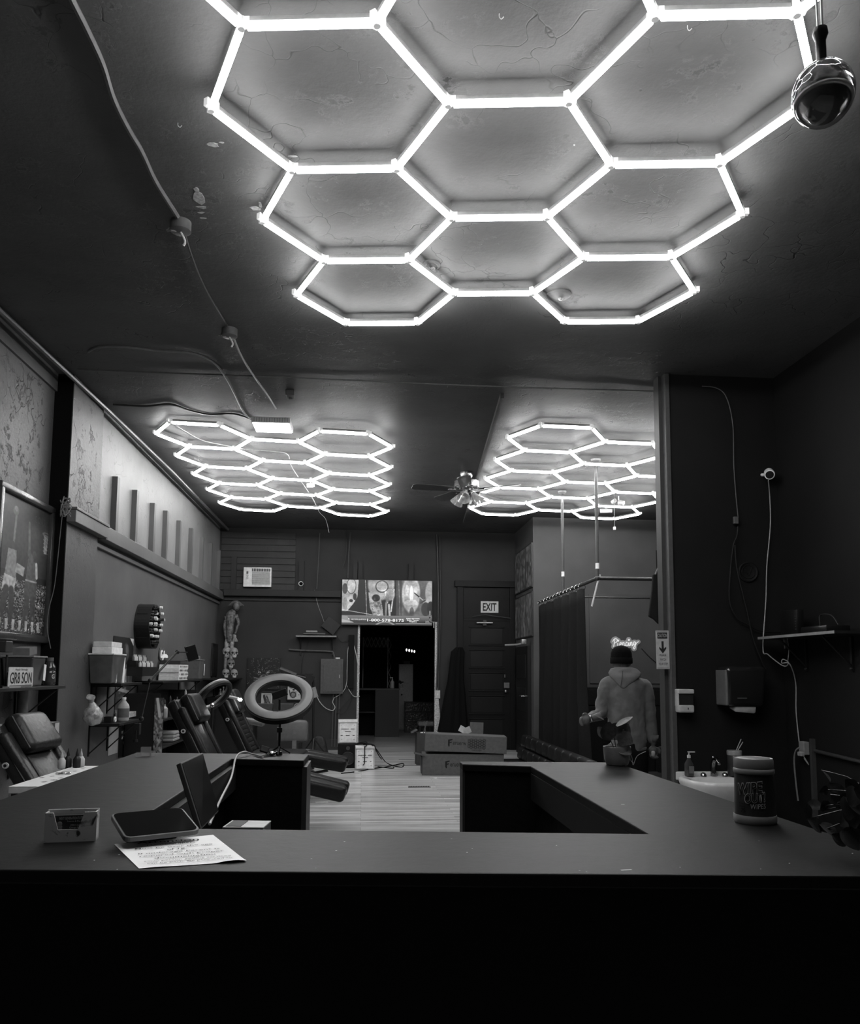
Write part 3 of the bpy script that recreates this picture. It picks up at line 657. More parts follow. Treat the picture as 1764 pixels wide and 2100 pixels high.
# television
c0, c1 = onB(701, 1187, .1), onB(887, 1284, .1); W_, H_ = c1.x - c0.x, c0.z - c1.z; C = (c0 + c1) / 2
t = thing('television', 'large wall mounted television showing brain scans above the rear opening', 'television', frame('B', (C.x, BY - .10, C.z)))
MB().box((0, 0, -.02), (W_, H_, .035), bev=.004).build('tv_frame', BLACK, t)
MB().box((0, 0, -.065), (.4, .3, .07)).build('wall_mount', IRON, t)
c = Canvas(300, 160, .012)
c.poly([(0, .3), (.06, .3), (.12, .45), (.17, .62), (.18, 1), (0, 1)], .5).ell(.10, .86, .05, .17, .62).ell(.03, .8, .03, .12, .08).ell(.035, .45, .025, .16, .35).ring(.10, .86, .05, .17, .12, .06).ell(.10, .53, .022, .035, .02).ell(.14, .62, .02, .08, .05)
c.line(.255, 1, .275, .2, .004, .55).line(.0, .33, .4, .2, .006, .6); [c.line(.25 + .002 * i, .95 - .045 * i, .265 + .001 * i, .95 - .045 * i, .003, .5) for i in range(9)]
c.ell(.43, .92, .145, .36, .55).ell(.43, .9, .135, .33, .42).poly([(.29, .72), (.42, .72), (.46, .2), (.35, .2), (.31, .38)], .42)
c.ell(.44, .87, .065, .12, .72).ring(.44, .85, .068, .13, .12, .05).ell(.53, .68, .05, .13, .58).ring(.53, .68, .055, .14, .1, .2).line(.47, .85, .50, .5, .018, .68).line(.36, .55, .40, .62, .03, .03).ell(.375, .6, .045, .08, .02).line(.49, .5, .485, .2, .02, .25).line(.52, .45, .53, .2, .02, .5).line(.575, .8, .545, .3, .012, .7)
c.noise(26, .5, 3, .31, .42, .2, .62).noise(40, .55, 5, .33, .44, .2, .5, thr=.6, g=.02)
c.put(((c.X > .60) & (c.X < .66)).astype(float), .10).line(.625, 1, .645, .2, .004, .4)
c.put((c.X > .66).astype(float), .16).ell(.765, .70, .10, .42, .55).ell(.765, .68, .085, .38, .45).ell(.77, .68, .02, .2, .75).ell(.74, .5, .05, .06, .62).ell(.80, .5, .04, .06, .62).ell(.72, .78, .02, .12, .6).ell(.82, .78, .02, .1, .58).ell(.775, .3, .025, .1, .12).noise(12, .18, 8, .67, .86, .2, 1)
c.ell(.985, .72, .06, .28, .45).line(.805, .72, .86, .63, .012, .01, .014).line(.86, .63, .96, .46, .008, .7).ell(.95, .50, .06, .07, .5, rot=-.5).ell(.93, .36, .05, .16, .05).ell(.985, .38, .04, .16, .02).ell(.9, .53, .04, .02, .08, rot=.6)
c.ell(.44, .87, .06, .10, .5).ring(.44, .86, .066, .125, .14, .04).ell(.53, .68, .045, .12, .42).ell(.50, .60, .02, .10, .30)
c.a *= (.8 + .4 * Canvas(300, 160, .5).noise(45, 1., 41).a) * (.65 + .7 * Canvas(300, 160, .5).noise(10, 1., 42).a); c.a = np.clip(c.a * 1.15, 0, 1) ** 1.3
c.put((c.Y < .205).astype(float), .03); c.a = np.where(c.Y < .205, .02 + .18 * np.clip((c.Y - .06) / .14, 0, 1), c.a)
c.poly([(.0, .2), (.06, .19), (.10, .05), (0, .12)], .3).poly([(.0, .12), (.12, .06), (.16, 0), (0, 0)], .45).put((c.Y < .04).astype(float), .06).ring(.48, -.03, .10, .09, .2, .4).line(.6, .03, 1, .035, .006, .4)
picture('screen', c, W_ * .985, H_ * .965, t, z=.001, emit=TV_GAIN * 1.0)
ew = emis(TV_GAIN * 1.15, 'caption_glow')
text('1-800-578-8175', .40 * W_, .052 * H_ * 1.1, ew, t, (-.015 * W_, -.385 * H_, .004), None, 0., bold=.012)
text('VICTIMS JUSTICE', .17 * W_, .022 * H_ * 1.3, ew, t, (-.31 * W_, -.375 * H_, .004), None, 0.)
text('Depo-Provera\nBrain Tumor\nHelpline', .145 * W_, .10 * H_, ew, t, (.285 * W_, -.38 * H_, .004), None, 0., bold=.03)
MB().box((-.415 * W_, -.365 * H_, .003), (.012, .02, .001), R=RZ(.785)).build('caption_emblem', ew, t)
b = MB(); o_ = (.455 * W_, -.43 * H_)
for (x, y, w_, h_) in ((.47, -.25, .018, .16), (.47, -.36, .018, .1), (.445, -.41, .05, .05), (.50, -.41, .06, .014), (.515, -.47, .012, .14)): b.box((x * W_, y * H_, .006), (w_ * W_, h_ * H_, .006))
b.build('sticker_strip', mat(.3, .5, name='foil_sticker', var=.6, scale=120), t)
# air conditioner
c0, c1 = onB(500, 1163, .1), onB(556, 1204, .1); W_, H_ = c1.x - c0.x, c0.z - c1.z; C = (c0 + c1) / 2
t = thing('air_conditioner', 'white window air conditioner set in the wood planks of the back wall', 'air conditioner', frame('B', (C.x, BY - .025, C.z)))
wp = mat(.8, .45, name='white_plastic')
MB().box((0, 0, .04), (W_, H_, .09), bev=.006).build('casing', wp, t)
MB().box((W_ * .13, H_ * .36, .087), (W_ * .66, H_ * .15, .004)).build('outlet', mat(.1, .5), t)
for i in range(7): MB().box((W_ * (-.14 + .09 * i), H_ * .36, .091), (.006, H_ * .14, .004)).build('vane', wp, t)
for i in range(13): MB().box((W_ * .13, H_ * (.24 - .05 * i), .088), (W_ * .64, .008, .008), R=RX(.5)).build('louver', mat(.4, .5), t)
for i, y in enumerate((.08, -.06)): MB().cyl((-W_ * .36, H_ * y, .085), (-W_ * .36, H_ * y, .10), .018).build('dial', LIGHT, t)
MB().box((-W_ * .36, H_ * .22, .086), (.03, .04, .003)).build('control_label', GREY, t)
# cameras
def security_camera(c, label, d, cat='camera'):
    t = thing('security_camera', label, cat, T(Vector(c)))
    d = Vector(d).normalized(); q = d.to_track_quat('Z', 'Y').to_matrix()
    MB().lathe([(.02, -.06), (.035, -.05), (.038, .0), (.036, .03), (.030, .032)], n=24, R=q).build('housing', wp, t, smooth=True)
    MB().lathe([(.030, .031), (.028, .034), (.0001, .034)], n=24, R=q).build('lens_face', mat(.005, .15, name='lens'), t, smooth=True)
    return t
C = onB(617, 1197, .06); t = security_camera(C, 'small white round camera on the ledge of the back wall', (.2, -1, -.1)); MB().cyl((0, .02, -.02), (0, .03, -.075), .010).build('foot', wp, t)
C = at(1578, 972, Y=5.64); t = security_camera(C, 'white camera fixed high on the dark corner above the wall shelf', (-.45, -1, -.5)); MB().cyl((0, .02, 0), (.0, .11, .02), .012).build('arm', wp, t)
# wall shelf with devices
a0, a1 = onB(607, 1303, .2), onB(690, 1303, .2); z = a0.z
t = thing('wall_shelf', 'small pale edged shelf on iron brackets left of the television', 'shelf', (a0.x * .5 + a1.x * .5, BY, z - .02))
L_ = a1.x - a0.x
MB().bb(-L_ / 2, L_ / 2, -.22, 0, 0, .02).build('board', mat(.25, .5, name='shelf_edge'), t)
for x in (-.36, .36): b = MB(); b.bb(x * L_ * 1.1 - .01, x * L_ * 1.1 + .01, -.03, -.0, -.28, 0); b.box((x * L_ * 1.1, -.1, -.005), (.02, .2, .01)); b.tube([(x * L_ * 1.1, -.18, -.01), (x * L_ * 1.1, -.02, -.2)], .006, 6); b.build('bracket', BLACK, t)
solo(MB().box((a0.x + .28, BY - .12, z + .03), (.34, .14, .02), R=RZ(.05), bev=.003), 'media_player', mat(.1, .4, name='dark_casing'), 'flat box player lying on the small shelf left of the television', 'electronics')
solo(MB().box((a0.x + .24, BY - .12, z + .065), (.18, .11, .03), bev=.008), 'cable_box', mat(.28, .4), 'grey gadget stacked on top of the flat player', 'electronics')
C = onB(672, 1292, .08); solo(MB().box((C.x + .05, C.y + .02, z + .165), (.24, .02, .20), R=RY(.65) , bev=.003), 'wireless_router', BLACK, 'black square router leaning on its corner on the small back shelf', 'electronics')
# conduit, breaker box, hanging strip, cables
G2 = mat(.075, .5, name='painted_metal')
P = [onB(592, 1332, .03), onB(620, 1334, .03), onB(676, 1336, .03), onB(684, 1341, .03), onB(686, 1352, .03)]
solo(MB().tube(P, .014, 8, smooth=5), 'bent_pipe', G2, 'bent painted pipe running into the top of the breaker box', 'pipe', smooth=True)
c0, c1 = onB(658, 1351, .1), onB(703, 1423, .1); W_, H_ = c1.x - c0.x, c0.z - c1.z; C = (c0 + c1) / 2
t = thing('breaker_box', 'flat painted metal breaker box on the back wall beside the opening', 'electrical box', frame('B', (C.x, BY - .003, C.z)))
MB().box((0, 0, .045), (W_, H_, .09), bev=.004).build('casing', G2, t); MB().box((.01, -.03, .094), (W_ * .82, H_ * .78, .012), bev=.003).build('panel_door', G2, t); MB().box((W_ * .34, 0, .102), (.012, .05, .008)).build('latch', STEEL, t)
MB().box((W_ * .25, H_ * .5 + .012, .05), (.07, .022, .05)).build('top_label', LIGHT, t)
cc = [onB(728, 1302, .05), onB(716, 1412, .05)]
solo(MB().box((onB(720, 1358, .04).x, BY - .03, (cc[0].z + cc[1].z) / 2), (.09, .05, cc[0].z - cc[1].z), bev=.004), 'power_strip', MATTE, 'long black strip hanging upright between the breaker box and opening', 'power strip')
for i, (x0, x1, y0, y1) in enumerate(((684, 681, 1424, 1545), (690, 687, 1424, 1550), (697, 693, 1420, 1545))):
    cable('conduit', [onB(x0, y0, .02), onB(x1, y1, .02) if y1 < 1540 else Vector((onB(x1, 1500).x, BY - .02, .05))], .011, G2, ['left', 'middle', 'right'][i] + ' of three painted conduits running down from the breaker box', 'pipe', group='conduits below the breaker box', smooth=0)
for i, (pts, r, g, lab) in enumerate((
    ([(722, 1316), (714, 1330), (712, 1370), (711, 1400), (704, 1418), (688, 1430)], .006, .45, 'white cord sweeping from the black strip down to the conduits'),
    ([(712, 1406), (716, 1415), (726, 1428), (738, 1428)], .006, .4, 'short white cord running from the black strip into the opening edge'),
    ([(724, 1318), (730, 1340), (735, 1368), (737, 1382)], .007, .5, 'pale cord draped beside the left edge of the rear opening'),
    ([(648, 1421), (655, 1438), (668, 1452), (682, 1457), (687, 1450), (682, 1440), (686, 1430)], .006, .5, 'white cord looping below the breaker box'),
    ([(635, 1303), (630, 1325), (621, 1350), (618, 1382), (622, 1400)], .004, .02, 'thin black cord hanging from the small shelf down the wall'),
    ([(690, 1303), (700, 1316), (712, 1314), (720, 1306)], .004, .02, 'black cord from the small shelf over to the black strip'),
    ([(722, 1412), (720, 1435), (708, 1460), (690, 1462)], .004, .02, 'black cord curving below the black strip'),
    ([(727, 1386), (728, 1400), (722, 1425), (690, 1461)], .004, .03, 'slack dark cord crossing the wall between strip and conduits'),
    ([(656, 1093), (654, 1140), (650, 1208)], .007, .09, 'painted cable running from the ceiling down to the ledge'),
    ([(708, 1085), (711, 1110), (710, 1140), (704, 1165)], .006, .03, 'loose dark cable dangling from the back ceiling above the television'),
    ([(719, 1092), (716, 1130), (714, 1185)], .010, .07, 'painted conduit from the ceiling to the top of the television'),
    ([(896, 1096), (899, 1200), (898, 1330), (895, 1415)], .012, .06, 'long painted conduit from ceiling to the light switch'),
    ([(902, 1100), (903, 1250), (899, 1415)], .008, .05, 'thin cable beside the long conduit above the light switch'),
    ([(645, 1210), (652, 1240), (660, 1262), (667, 1282)], .003, .35, 'thin pale cord dangling from the ledge to the small shelf'))):
    cable('loose_cable', [onB(x, y, .03 + .004 * (i % 5)) for x, y in pts], r, mat(g, .5, name='cord'), lab)
C = onB(898, 1424, .01)
t = thing('light_switch', 'white light switch plate right of the rear opening', 'switch', frame('B', (C.x, BY, C.z)))
MB().box((0, 0, .012), (.075, .13, .024), bev=.004).build('plate', mat(.5, .4), t); MB().box((0, 0, .028), (.012, .03, .012)).build('toggle', WHITE, t)
# framed pictures on the back wall
def framed(label, cat, px0, py0, px1, py1, canvas, fw, fm, d=.03, fr='B', **kw):
    if fr == 'B': c0, c1 = onB(px0, py0, d), onB(px1, py1, d); w_, h_ = c1.x - c0.x, c0.z - c1.z
    else: c0, c1 = at(px0, py0, X=kw['X']), at(px1, py1, X=kw['X']); w_, h_ = c1.y - c0.y, kw['h']; c0.z = kw['z'] + h_ / 2; c1.z = kw['z'] - h_ / 2
    C = (c0 + c1) / 2
    if fr == 'B': C.y = BY
    else: C.x = kw['X'] - d
    t = thing(kw.get('name', 'framed_picture'), label, cat, frame(fr, C))
    if fw:
        b = MB()
        for s in (-1, 1): b.box((0, s * (h_ / 2 - fw / 2), d / 2), (w_, fw, d)); b.box((s * (w_ / 2 - fw / 2), 0, d / 2), (fw, h_ - 2 * fw, d))
        b.build('frame', fm, t, bevel=min(.006, fw / 4))
        MB().box((0, 0, d * .3), (w_ - fw, h_ - fw, d * .5)).build('backing', DARK, t)
        picture('print', canvas, w_ - 2 * fw, h_ - 2 * fw, t, z=d * .56)
    else:
        MB().box((0, 0, d / 2), (w_, h_, d)).build('panel', fm, t)
        picture('print', canvas, w_ * .995, h_ * .995, t, z=d + .0015)
    return t
c = Canvas(170, 160, .004); rs = np.random.RandomState(4)
for i in range(1300):      # tiger face made of splattered strokes
    a = rs.rand() * 6.283; r = .05 + .62 * rs.rand() ** .8; x, y = .5 + r * math.cos(a) * .9, .5 + r * math.sin(a)
    if (math.sin(a * 9 + r * 22) > -.1): L_ = .006 + .022 * rs.rand(); c.line(x, y, x + L_ * math.cos(a), y + L_ * math.sin(a), .0028, .04 + .4 * rs.rand() ** 2)
c.ell(.5, .36, .12, .11, .16).line(.5, .42, .5, .30, .008, .01).line(.5, .31, .42, .26, .008, .3).line(.5, .31, .58, .26, .008, .3).ell(.37, .54, .045, .02, .5, rot=-.3).ell(.63, .54, .045, .02, .5, rot=.3).ell(.37, .54, .015, .015, .01).ell(.63, .54, .015, .015, .01).ell(.5, .42, .05, .03, .03)
for s in (-1, 1):
    for k in range(4): c.line(.5 + s * .08, .34 - .01 * k, .5 + s * .3, .38 - .05 * k, .003, .5)
framed('dark splatter painting of a tiger face behind the ring light', 'painting', 508, 1349, 574, 1414, c, 0, BLACK)
c = Canvas(60, 80, .5); c.ell(.42, .3, .22, .22, .02).ell(.42, .3, .15, .15, .4); [c.line(.2, .16 + .05 * k, .66, .2 + .05 * k, .014, .02) for k in range(7)]; c.line(.12, .6, .2, .25, .03, .02).ell(.45, .62, .1, .06, .02).ell(.3, .8, .2, .1, .1).ell(.5, .78, .2, .05, .03).line(.7, .5, .9, .5, .01, .1).line(.7, .56, .9, .56, .01, .1).ell(.85, .3, .04, .03, .1)
framed('white anatomy poster with an insect like drawing in a thin black frame', 'poster', 588, 1400, 619, 1437, c, .018, BLACK)
c = Canvas(40, 60, .4); c.line(.2, .9, .8, .1, .09, .02).line(.5, .9, .9, .5, .05, .02).line(.3, .6, .5, .1, .05, .05).ell(.6, .7, .2, .1, .1)
framed('white framed brush stroke print low on the back wall seen through the ring', 'poster', 536, 1422, 557, 1468, c, .015, LIGHT)
# exit door
c0, c1 = onB(950, 1267), onB(1050, 1270)
st = mat(.005, .5, spec=.2, name='door_black', bump=.2)
t = struct(MB().bb(1.60, 2.36, BY - .045, BY - .005, .02, 2.05), 'door_1', st, loc=Vector((1.60, BY, 0)))
for i in range(5):
    z0 = .22 + i * .365; b = MB(); b.bb(1.72, 2.24, BY - .052, BY - .046, z0, z0 + .25); b.build('door_panel', mat(.007, .45, spec=.25, name='door_panel'), t, w=True, bevel=.003)
    b = MB()
    for q in ((1.69, 2.27, z0 - .03, z0 - .01), (1.69, 2.27, z0 + .26, z0 + .28)): b.bb(q[0], q[1], BY - .058, BY - .045, q[2], q[3])
    b.build('rail', st, t, w=True, bevel=.003)
MB().box((2.30, BY - .06, 1.02), (.09, .04, .09), bev=.006).build('lock', mat(.2, .4, .7), t, w=True); MB().sph((2.28, BY - .10, .93), .028).build('door_knob', STEEL, t, w=True, smooth=True); MB().box((2.27, BY - .06, 1.17), (.012, .02, .05)).build('latch_plate', STEEL, t, w=True)
b = MB(); b.bb(1.50, 1.60, BY - .05, BY, 0, 2.62); b.bb(2.36, 2.45, BY - .05, BY, 0, 2.62); b.bb(1.60, 2.36, BY - .03, BY, 2.05, 2.6); b.bb(1.46, 2.455, BY - .08, BY, 2.60, 2.70); b.bb(1.60, 2.36, BY - .05, BY, 2.05, 2.10)
struct(b, 'trim_8', st, bevel=.004)
c0, c1 = onB(986, 1233, .03), onB(1022, 1257, .03); C = (c0 + c1) / 2; W_, H_ = c1.x - c0.x, c0.z - c1.z
t = thing('exit_sign', 'pale EXIT sign with dark letters above the black door', 'sign', frame('B', (C.x, BY - .032, C.z)))
MB().box((0, 0, .008), (W_, H_, .016)).build('sign_plate', mat(.6, .5), t); text('EXIT', W_ * .78, H_ * .7, mat(.01, .6), t, (0, 0, .0175), None, 0., bold=.025)
C = onB(994, 1270, .08)
t = thing('door_closer', 'steel door closer across the top of the black exit door', 'door closer', (C.x, BY - .05, 2.0))
MB().cyl((-.13, -.03, .02), (.13, -.03, .02), .018).build('cylinder', STEEL, t, smooth=True); MB().box((0, -.02, .02), (.06, .05, .09)).build('bracket', IRON, t)
MB().tube([(-.2, -.05, .12), (0, -.05, .15), (.08, -.05, .14), (.42, -.05, .10)], .006, 6, smooth=4).build('arm', STEEL, t, smooth=True)
# robe
b = MB(); rings = []
for k, (z, rx, ry, x) in enumerate(((1.62, .05, .03, .02), (1.55, .10, .05, 0), (1.3, .11, .06, -.02), (1.1, .12, .07, -.03), (.9, .15, .09, -.04), (.5, .20, .11, -.06), (.12, .25, .13, -.08))):
    rings.append([b.b.verts.new((1.50 + x + rx * math.cos(a) * (1 + .12 * math.sin(a * 7)), BY - .16 + ry * math.sin(a) * (1 + .15 * math.sin(a * 9)), z)) for a in [2 * math.pi * i / 36 for i in range(36)]])
b.skin(rings); solo(b, 'hanging_robe', mat(.006, .95, spec=.1, name='black_cloth'), 'long black robe hanging at the left side of the exit door', 'robe', smooth=True)
# cartons
CB = mat(.10, .75, name='cardboard'); CB2 = mat(.075, .75, name='cardboard')
def carton(label, c, L_, D_, H_, rz, flaps=(), art=True, tilt=0.):
    M = Matrix.Translation(c) @ RZ(rz).to_4x4() @ RY(tilt).to_4x4(); t = thing('cardboard_box', label, 'box', M)
    b = MB(); b.bb(-L_ / 2, L_ / 2, -D_ / 2, D_ / 2, 0, H_); b.build('carton', CB, t, bevel=.004)
    for (p, q) in flaps: MB().box(p, q[0], R=q[1]).build('flap', CB2, t)
    if art:
        R_ = RX(math.pi / 2)
        text('eruerw', .16, .036, INK, t, (-L_ / 2 + .415, -D_ / 2 - .002, H_ * .5), R_, 0.)
        b = MB(); S = frame('B', (-L_ / 2 + .30, -D_ / 2 - .001, H_ * .5)) @ Matrix.Scale(.7, 4); b.plate([(-.02, -.06), (-.005, -.05), (-.005, 0), (.03, .012), (.03, .028), (-.005, .02), (-.005, .04), (.04, .055), (.04, .075), (-.035, .06), (-.035, -.03)], .001, M=S); b.build('box_emblem', INK, t)
    return t
A = at(868, 1592, Z=0)
carton('long cardboard box on the floor, lower of the stacked pair before the door', (A.x + .49, A.y + .22, .0), .98, .34, .25, -.05, [((-.52, -.1, .245), ((.14, .2, .006), RY(.2))), ((-.50, 0, .12), ((.01, .3, .2), RY(-.02)))])
q = carton('long cardboard box with printed hexagon diagram, lying tilted on top', (A.x + .52, A.y + .20, .275), .98, .34, .20, -.07, [((-.495, -.12, .27), ((.008, .12, .16), RY(.25))), ((-.495, .12, .26), ((.008, .1, .14), RY(-.2)))], tilt=.035)
b = MB(); S = frame('B', (.13, -.172, .105)) @ Matrix.Scale(.74, 4); b.plate([(-.15, -.075), (.15, -.075), (.15, .075), (-.15, .075)], .0004, M=S); b.build('diagram', CB2, q)
b = MB()
for i in range(8):
    for j in range(4 if i % 2 else 3):
        cx, cy = -.125 + i * .035, -.045 + j * .04 - (.02 if i % 2 else 0) + .005
        pts = [S @ Vector((cx + .0215 * math.cos(k * math.pi / 3), cy + .0215 * math.sin(k * math.pi / 3), .001)) for k in range(7)]
        for k in range(6): b.tube([pts[k], pts[k + 1]], .0018, 3)
b.build('hexagon_drawing', INK, q)
text('MADE IN CHINA', .12, .014, INK, q, (.13, -.1732, .03), RX(math.pi / 2), 0.)
A = at(856, 1570, Z=0)
t = thing('open_carton', 'dark open box standing behind the left end of the long cartons', 'box', (A.x + .14, A.y + .15, 0), rz=.05)
b = MB(); b.bb(-.15, .15, -.12, -.11, 0, .42).bb(-.15, .15, .11, .12, 0, .42).bb(-.15, -.14, -.11, .11, 0, .42).bb(.14, .15, -.11, .11, 0, .42).bb(-.15, .15, -.12, .12, 0, .01); b.build('carton', mat(.04, .7), t)
MB().box((.03, 0, .40), (.24, .03, .05)).build('white_tube', WHITE, t); MB().box((-.18, -.02, .44), (.09, .2, .006), R=RY(-.5)).build('flap', CB2, t)
A = at(978, 1520, Y=10.2)
MB().box((q.matrix_world.inverted() @ Vector((A.x, 10.22, .52))), (.17, .012, .15), R=RX(-.1)).build('raised_flap', CB, q)
A = at(950, 1520, Y=10.15)
b = MB(); b.box((A.x, 10.14, .505), (.11, .006, .08), R=RY(.5) @ RX(-.3)); b.box((A.x + .05, 10.13, .50), (.09, .006, .08), R=RY(-.4)); solo(b, 'crumpled_leaflet', mat(.45, .7), 'folded white leaflet lying on the upper long carton', 'paper')
# two boxed display panels, speaker, cables
def panel(label, x0, y0, x1, y1, Yd, zb, tilt):
    c0, c1 = at(x0, y0, Y=Yd), at(x1, y1, Y=Yd); w_, h_ = c1.x - c0.x, c0.z - c1.z
    t = thing('display_case', label, 'display case', T((c0.x + c1.x) / 2, Yd, zb) @ RX(-tilt).to_4x4() @ RZ(.06).to_4x4(), 'white boxed panels by the opening')
    MB().box((0, .03, h_ / 2), (w_, .07, h_), bev=.004).build('casing', mat(.5, .5), t)
    MB().box((0, -.008, h_ * .45), (w_ * .86, .006, h_ * .80)).build('face', mat(.85, .5), t)
    MB().box((0, -.010, h_ * .93), (w_ * .98, .02, h_ * .11), bev=.003).build('top_rail', mat(.85, .5), t)
    b = MB(); rs = random.Random(int(x0))
    for yy, xs in ((.60, (-.3, -.2, -.1, 0, .2, .3)), (.5, (-.1, 0, .1)), (.33, (-.32, -.05, .05, .3))):
        for x in xs: b.box((x * w_, -.0118, h_ * yy), (rs.uniform(.015, .03), .001, .008))
    for x in (-.32, .32):
        for yy in (.16, .76): b.box((x * w_, -.0118, h_ * yy), (.007, .001, .007))
    b.build('printed_marks', INK, t); return t
sp = at(713, 1576, Z=0)
t = thing('floor_speaker', 'black floor speaker box below the upper white panel', 'speaker', (sp.x, sp.y + .18, 0))
MB().bb(-.13, .13, -.14, .14, 0, .30, bev=.008).build('cabinet', MATTE, t); MB().cyl((0, -.14, .12), (0, -.15, .12), .08, n=24).build('speaker_cone', mat(.03, .5, .4), t, smooth=True); MB().torus((0, -.15, .12), .08, .006, RX(math.pi / 2)).build('cone_ring', IRON, t, smooth=True); MB().cyl((0, -.14, .25), (0, -.146, .25), .025).build('tweeter', mat(.05, .4), t)
panel('white panel with small printed marks standing on the black speaker', 694, 1479, 733, 1528, sp.y + .12, .305, 0.0)
lp = at(748, 1579, Z=0); panel('white panel with small printed marks leaning low on the floor', 729, 1530, 768, 1579, lp.y, .005, .0)
def onF(px, py, z=.006): v = at(px, py, Z=z); return v
cable('tangled_cable', [at(750, 1532, Y=lp.y - .03), at(752, 1522, Y=lp.y), at(735, 1524, Y=lp.y), at(765, 1527, Y=lp.y + .02), at(772, 1540, Y=lp.y - .02), onF(782, 1556), onF(800, 1568), onF(824, 1573), onF(826, 1566), onF(795, 1572), onF(760, 1577), onF(735, 1582), onF(700, 1586)], .007, MATTE, 'black cable draped over the low white panel and trailing over the floor')
cable('tangled_cable', [at(745, 1527, Y=lp.y), at(766, 1530, Y=lp.y), onF(790, 1562), onF(808, 1575), onF(775, 1572)], .006, MATTE, 'second black cable curling on the floor right of the low panel')
cable('hanging_plug', [at(748, 1530, Y=lp.y - .03), at(748, 1550, Y=lp.y - .02), at(747, 1566, Y=lp.y - .025), at(744, 1569, Y=lp.y - .025)], .006, MATTE, 'short cord with a plug hanging down the front of the low panel', 'plug')
C = onF(731, 1585)
solo(MB().box((C.x, C.y, .012), (.05, .03, .024), bev=.004).cyl((C.x + .02, C.y, .014), (C.x + .06, C.y, .014), .008), 'plug_adapter', LIGHT, 'pale plug adapter on the floor before the low panel', 'adapter')
A = at(860, 1614, Z=0)
t = thing('floor_vent', 'thin metal floor register in the open laminate floor', 'vent', (A.x, A.y, 0))
MB().bb(-.12, .12, -.04, .04, 0, .004).build('vent_frame', mat(.12, .4), t)
for k in range(12): MB().bb(-.105 + k * .018, -.095 + k * .018, -.028, .028, .004, .006).build('slot', INK, t)
A = at(834, 1558, Z=0)
solo(MB().box((A.x, A.y, .003), (.22, .03, .006)), 'floor_register', mat(.10, .5), 'narrow dark floor strip beyond the threshold of the rear opening', 'vent')
solo(MB().bb(-.02, .02, -.006, .006, 0, .008), 'debris_scrap', WHITE, 'tiny white scrap lying on the floor before the cartons', 'scrap', loc=Vector((0, 0, 0))).location = at(893, 1596, Z=0)
# rear room seen through the opening
t = thing('rear_counter', 'tall black counter block standing in the dark rear room', 'counter', (at(780, 1505, Z=0).x, 15.3, 0))
C0 = at(770, 1410, Y=15.3).x - at(780, 1505, Z=0).x; W_ = at(820, 1450, Y=15.3).x - at(771, 1450, Y=15.3).x
rb = mat(.022, .3, name='rear_black')
MB().bb(C0, C0 + W_, 0, .5, 0, .88).build('front_block', rb, t); MB().bb(C0 - .6, C0 + W_ + .02, -.02, .55, .88, .91).build('counter_top', mat(.05, .3), t); MB().bb(C0 - .6, C0, .45, .5, 0, .88).build('back_panel', M_BLK, t); MB().bb(C0 - .6, C0, 0.05, .45, .45, .47).build('inner_shelf', rb, t)
C = at(808, 1410, Y=15.4)
t = thing('lotion_bottle', 'white lotion pump bottle on the rear room counter', 'bottle', (C.x - .03, 15.45, .911)); MB().lathe([(.035, 0), (.04, .01), (.04, .12), (.015, .15), (.015, .17)], n=16).build('bottle', LIGHT, t, smooth=True); MB().cyl((0, 0, .17), (0, 0, .2), .006).box((-.02, 0, .2), (.06, .015, .012)).build('pump', WHITE, t)
C = at(818, 1410, Y=15.4)
t = thing('small_pot_plant', 'small plant in a pale pot on the corner of the rear counter', 'plant', (C.x + .04, 15.5, .911)); MB().lathe([(.035, 0), (.045, .08), (.04, .08), (.0001, .07)], n=14).build('pot', MID, t, smooth=True)
for k in range(7): a = k * .9; leaf(MB(), (0, 0, .08), (.09 * math.cos(a), .09 * math.sin(a), .13 + .02 * (k % 3)), .03, (0, 0, 1)).build('leaf', mat(.06, .5), t, smooth='all', flip=False)
c0, c1 = at(820, 1362, Y=17.2), at(846, 1440, Y=17.2)
t = thing('tall_cabinet', 'pale grey tall cabinet door in the dark rear room', 'cabinet', ((c0.x + c1.x) / 2, 17.4, 0)); MB().bb(-.15, .15, -.15, .15, 0, c0.z).build('casing', mat(.5, .5), t); MB().bb(-.14, .14, -.165, -.15, .03, c0.z - .02, bev=.003).build('cabinet_door', mat(.6, .5), t); MB().sph((-.09, -.17, .74), .018).build('knob', IRON, t)
solo(MB().box((c0.x + .16, 17.4, c0.z + .035), (.13, .1, .07), bev=.004), 'small_case', mat(.15, .5), 'small grey case on top of the tall rear cabinet', 'box', loc=Vector((c0.x + .16, 17.4, c0.z)))
t = thing('folding_gate', 'folding metal scissor gate across the back of the rear room', 'gate', (at(744, 1400, Y=17.6).x, 17.6, 0))
gx0, gx1 = 0., at(795, 1400, Y=17.6).x - at(744, 1400, Y=17.6).x; n = 6; gz = at(770, 1307, Y=17.6).z
gm = mat(.6, .5, name='gate_metal')
MB().bb(0, gx1, .05, .06, gz - .22, gz).build('pale_header', mat(.10, .6), t)
for i in range(n):
    for j in range(2):
        x0 = gx0 + i * (gx1 - gx0) / n; x1 = x0 + (gx1 - gx0) / n
        if j: x0, x1 = x1, x0
        MB().tube([(x0, .01 * j, gz - .22), (x1, .01 * j, gz)], .007, 5).build('slat', gm, t)
for i in (0, n): MB().box((gx0 + i * (gx1 - gx0) / n, .02, gz / 2), (.02, .012, gz)).build('upright', gm, t)
for k in range(7):
    z = .25 + k * .24; MB().tube([(gx1 + .02, 0, z), (gx1 + .07, 0, z + .12), (gx1 + .02, 0, z + .24)], .006, 5).build('slat', gm, t)
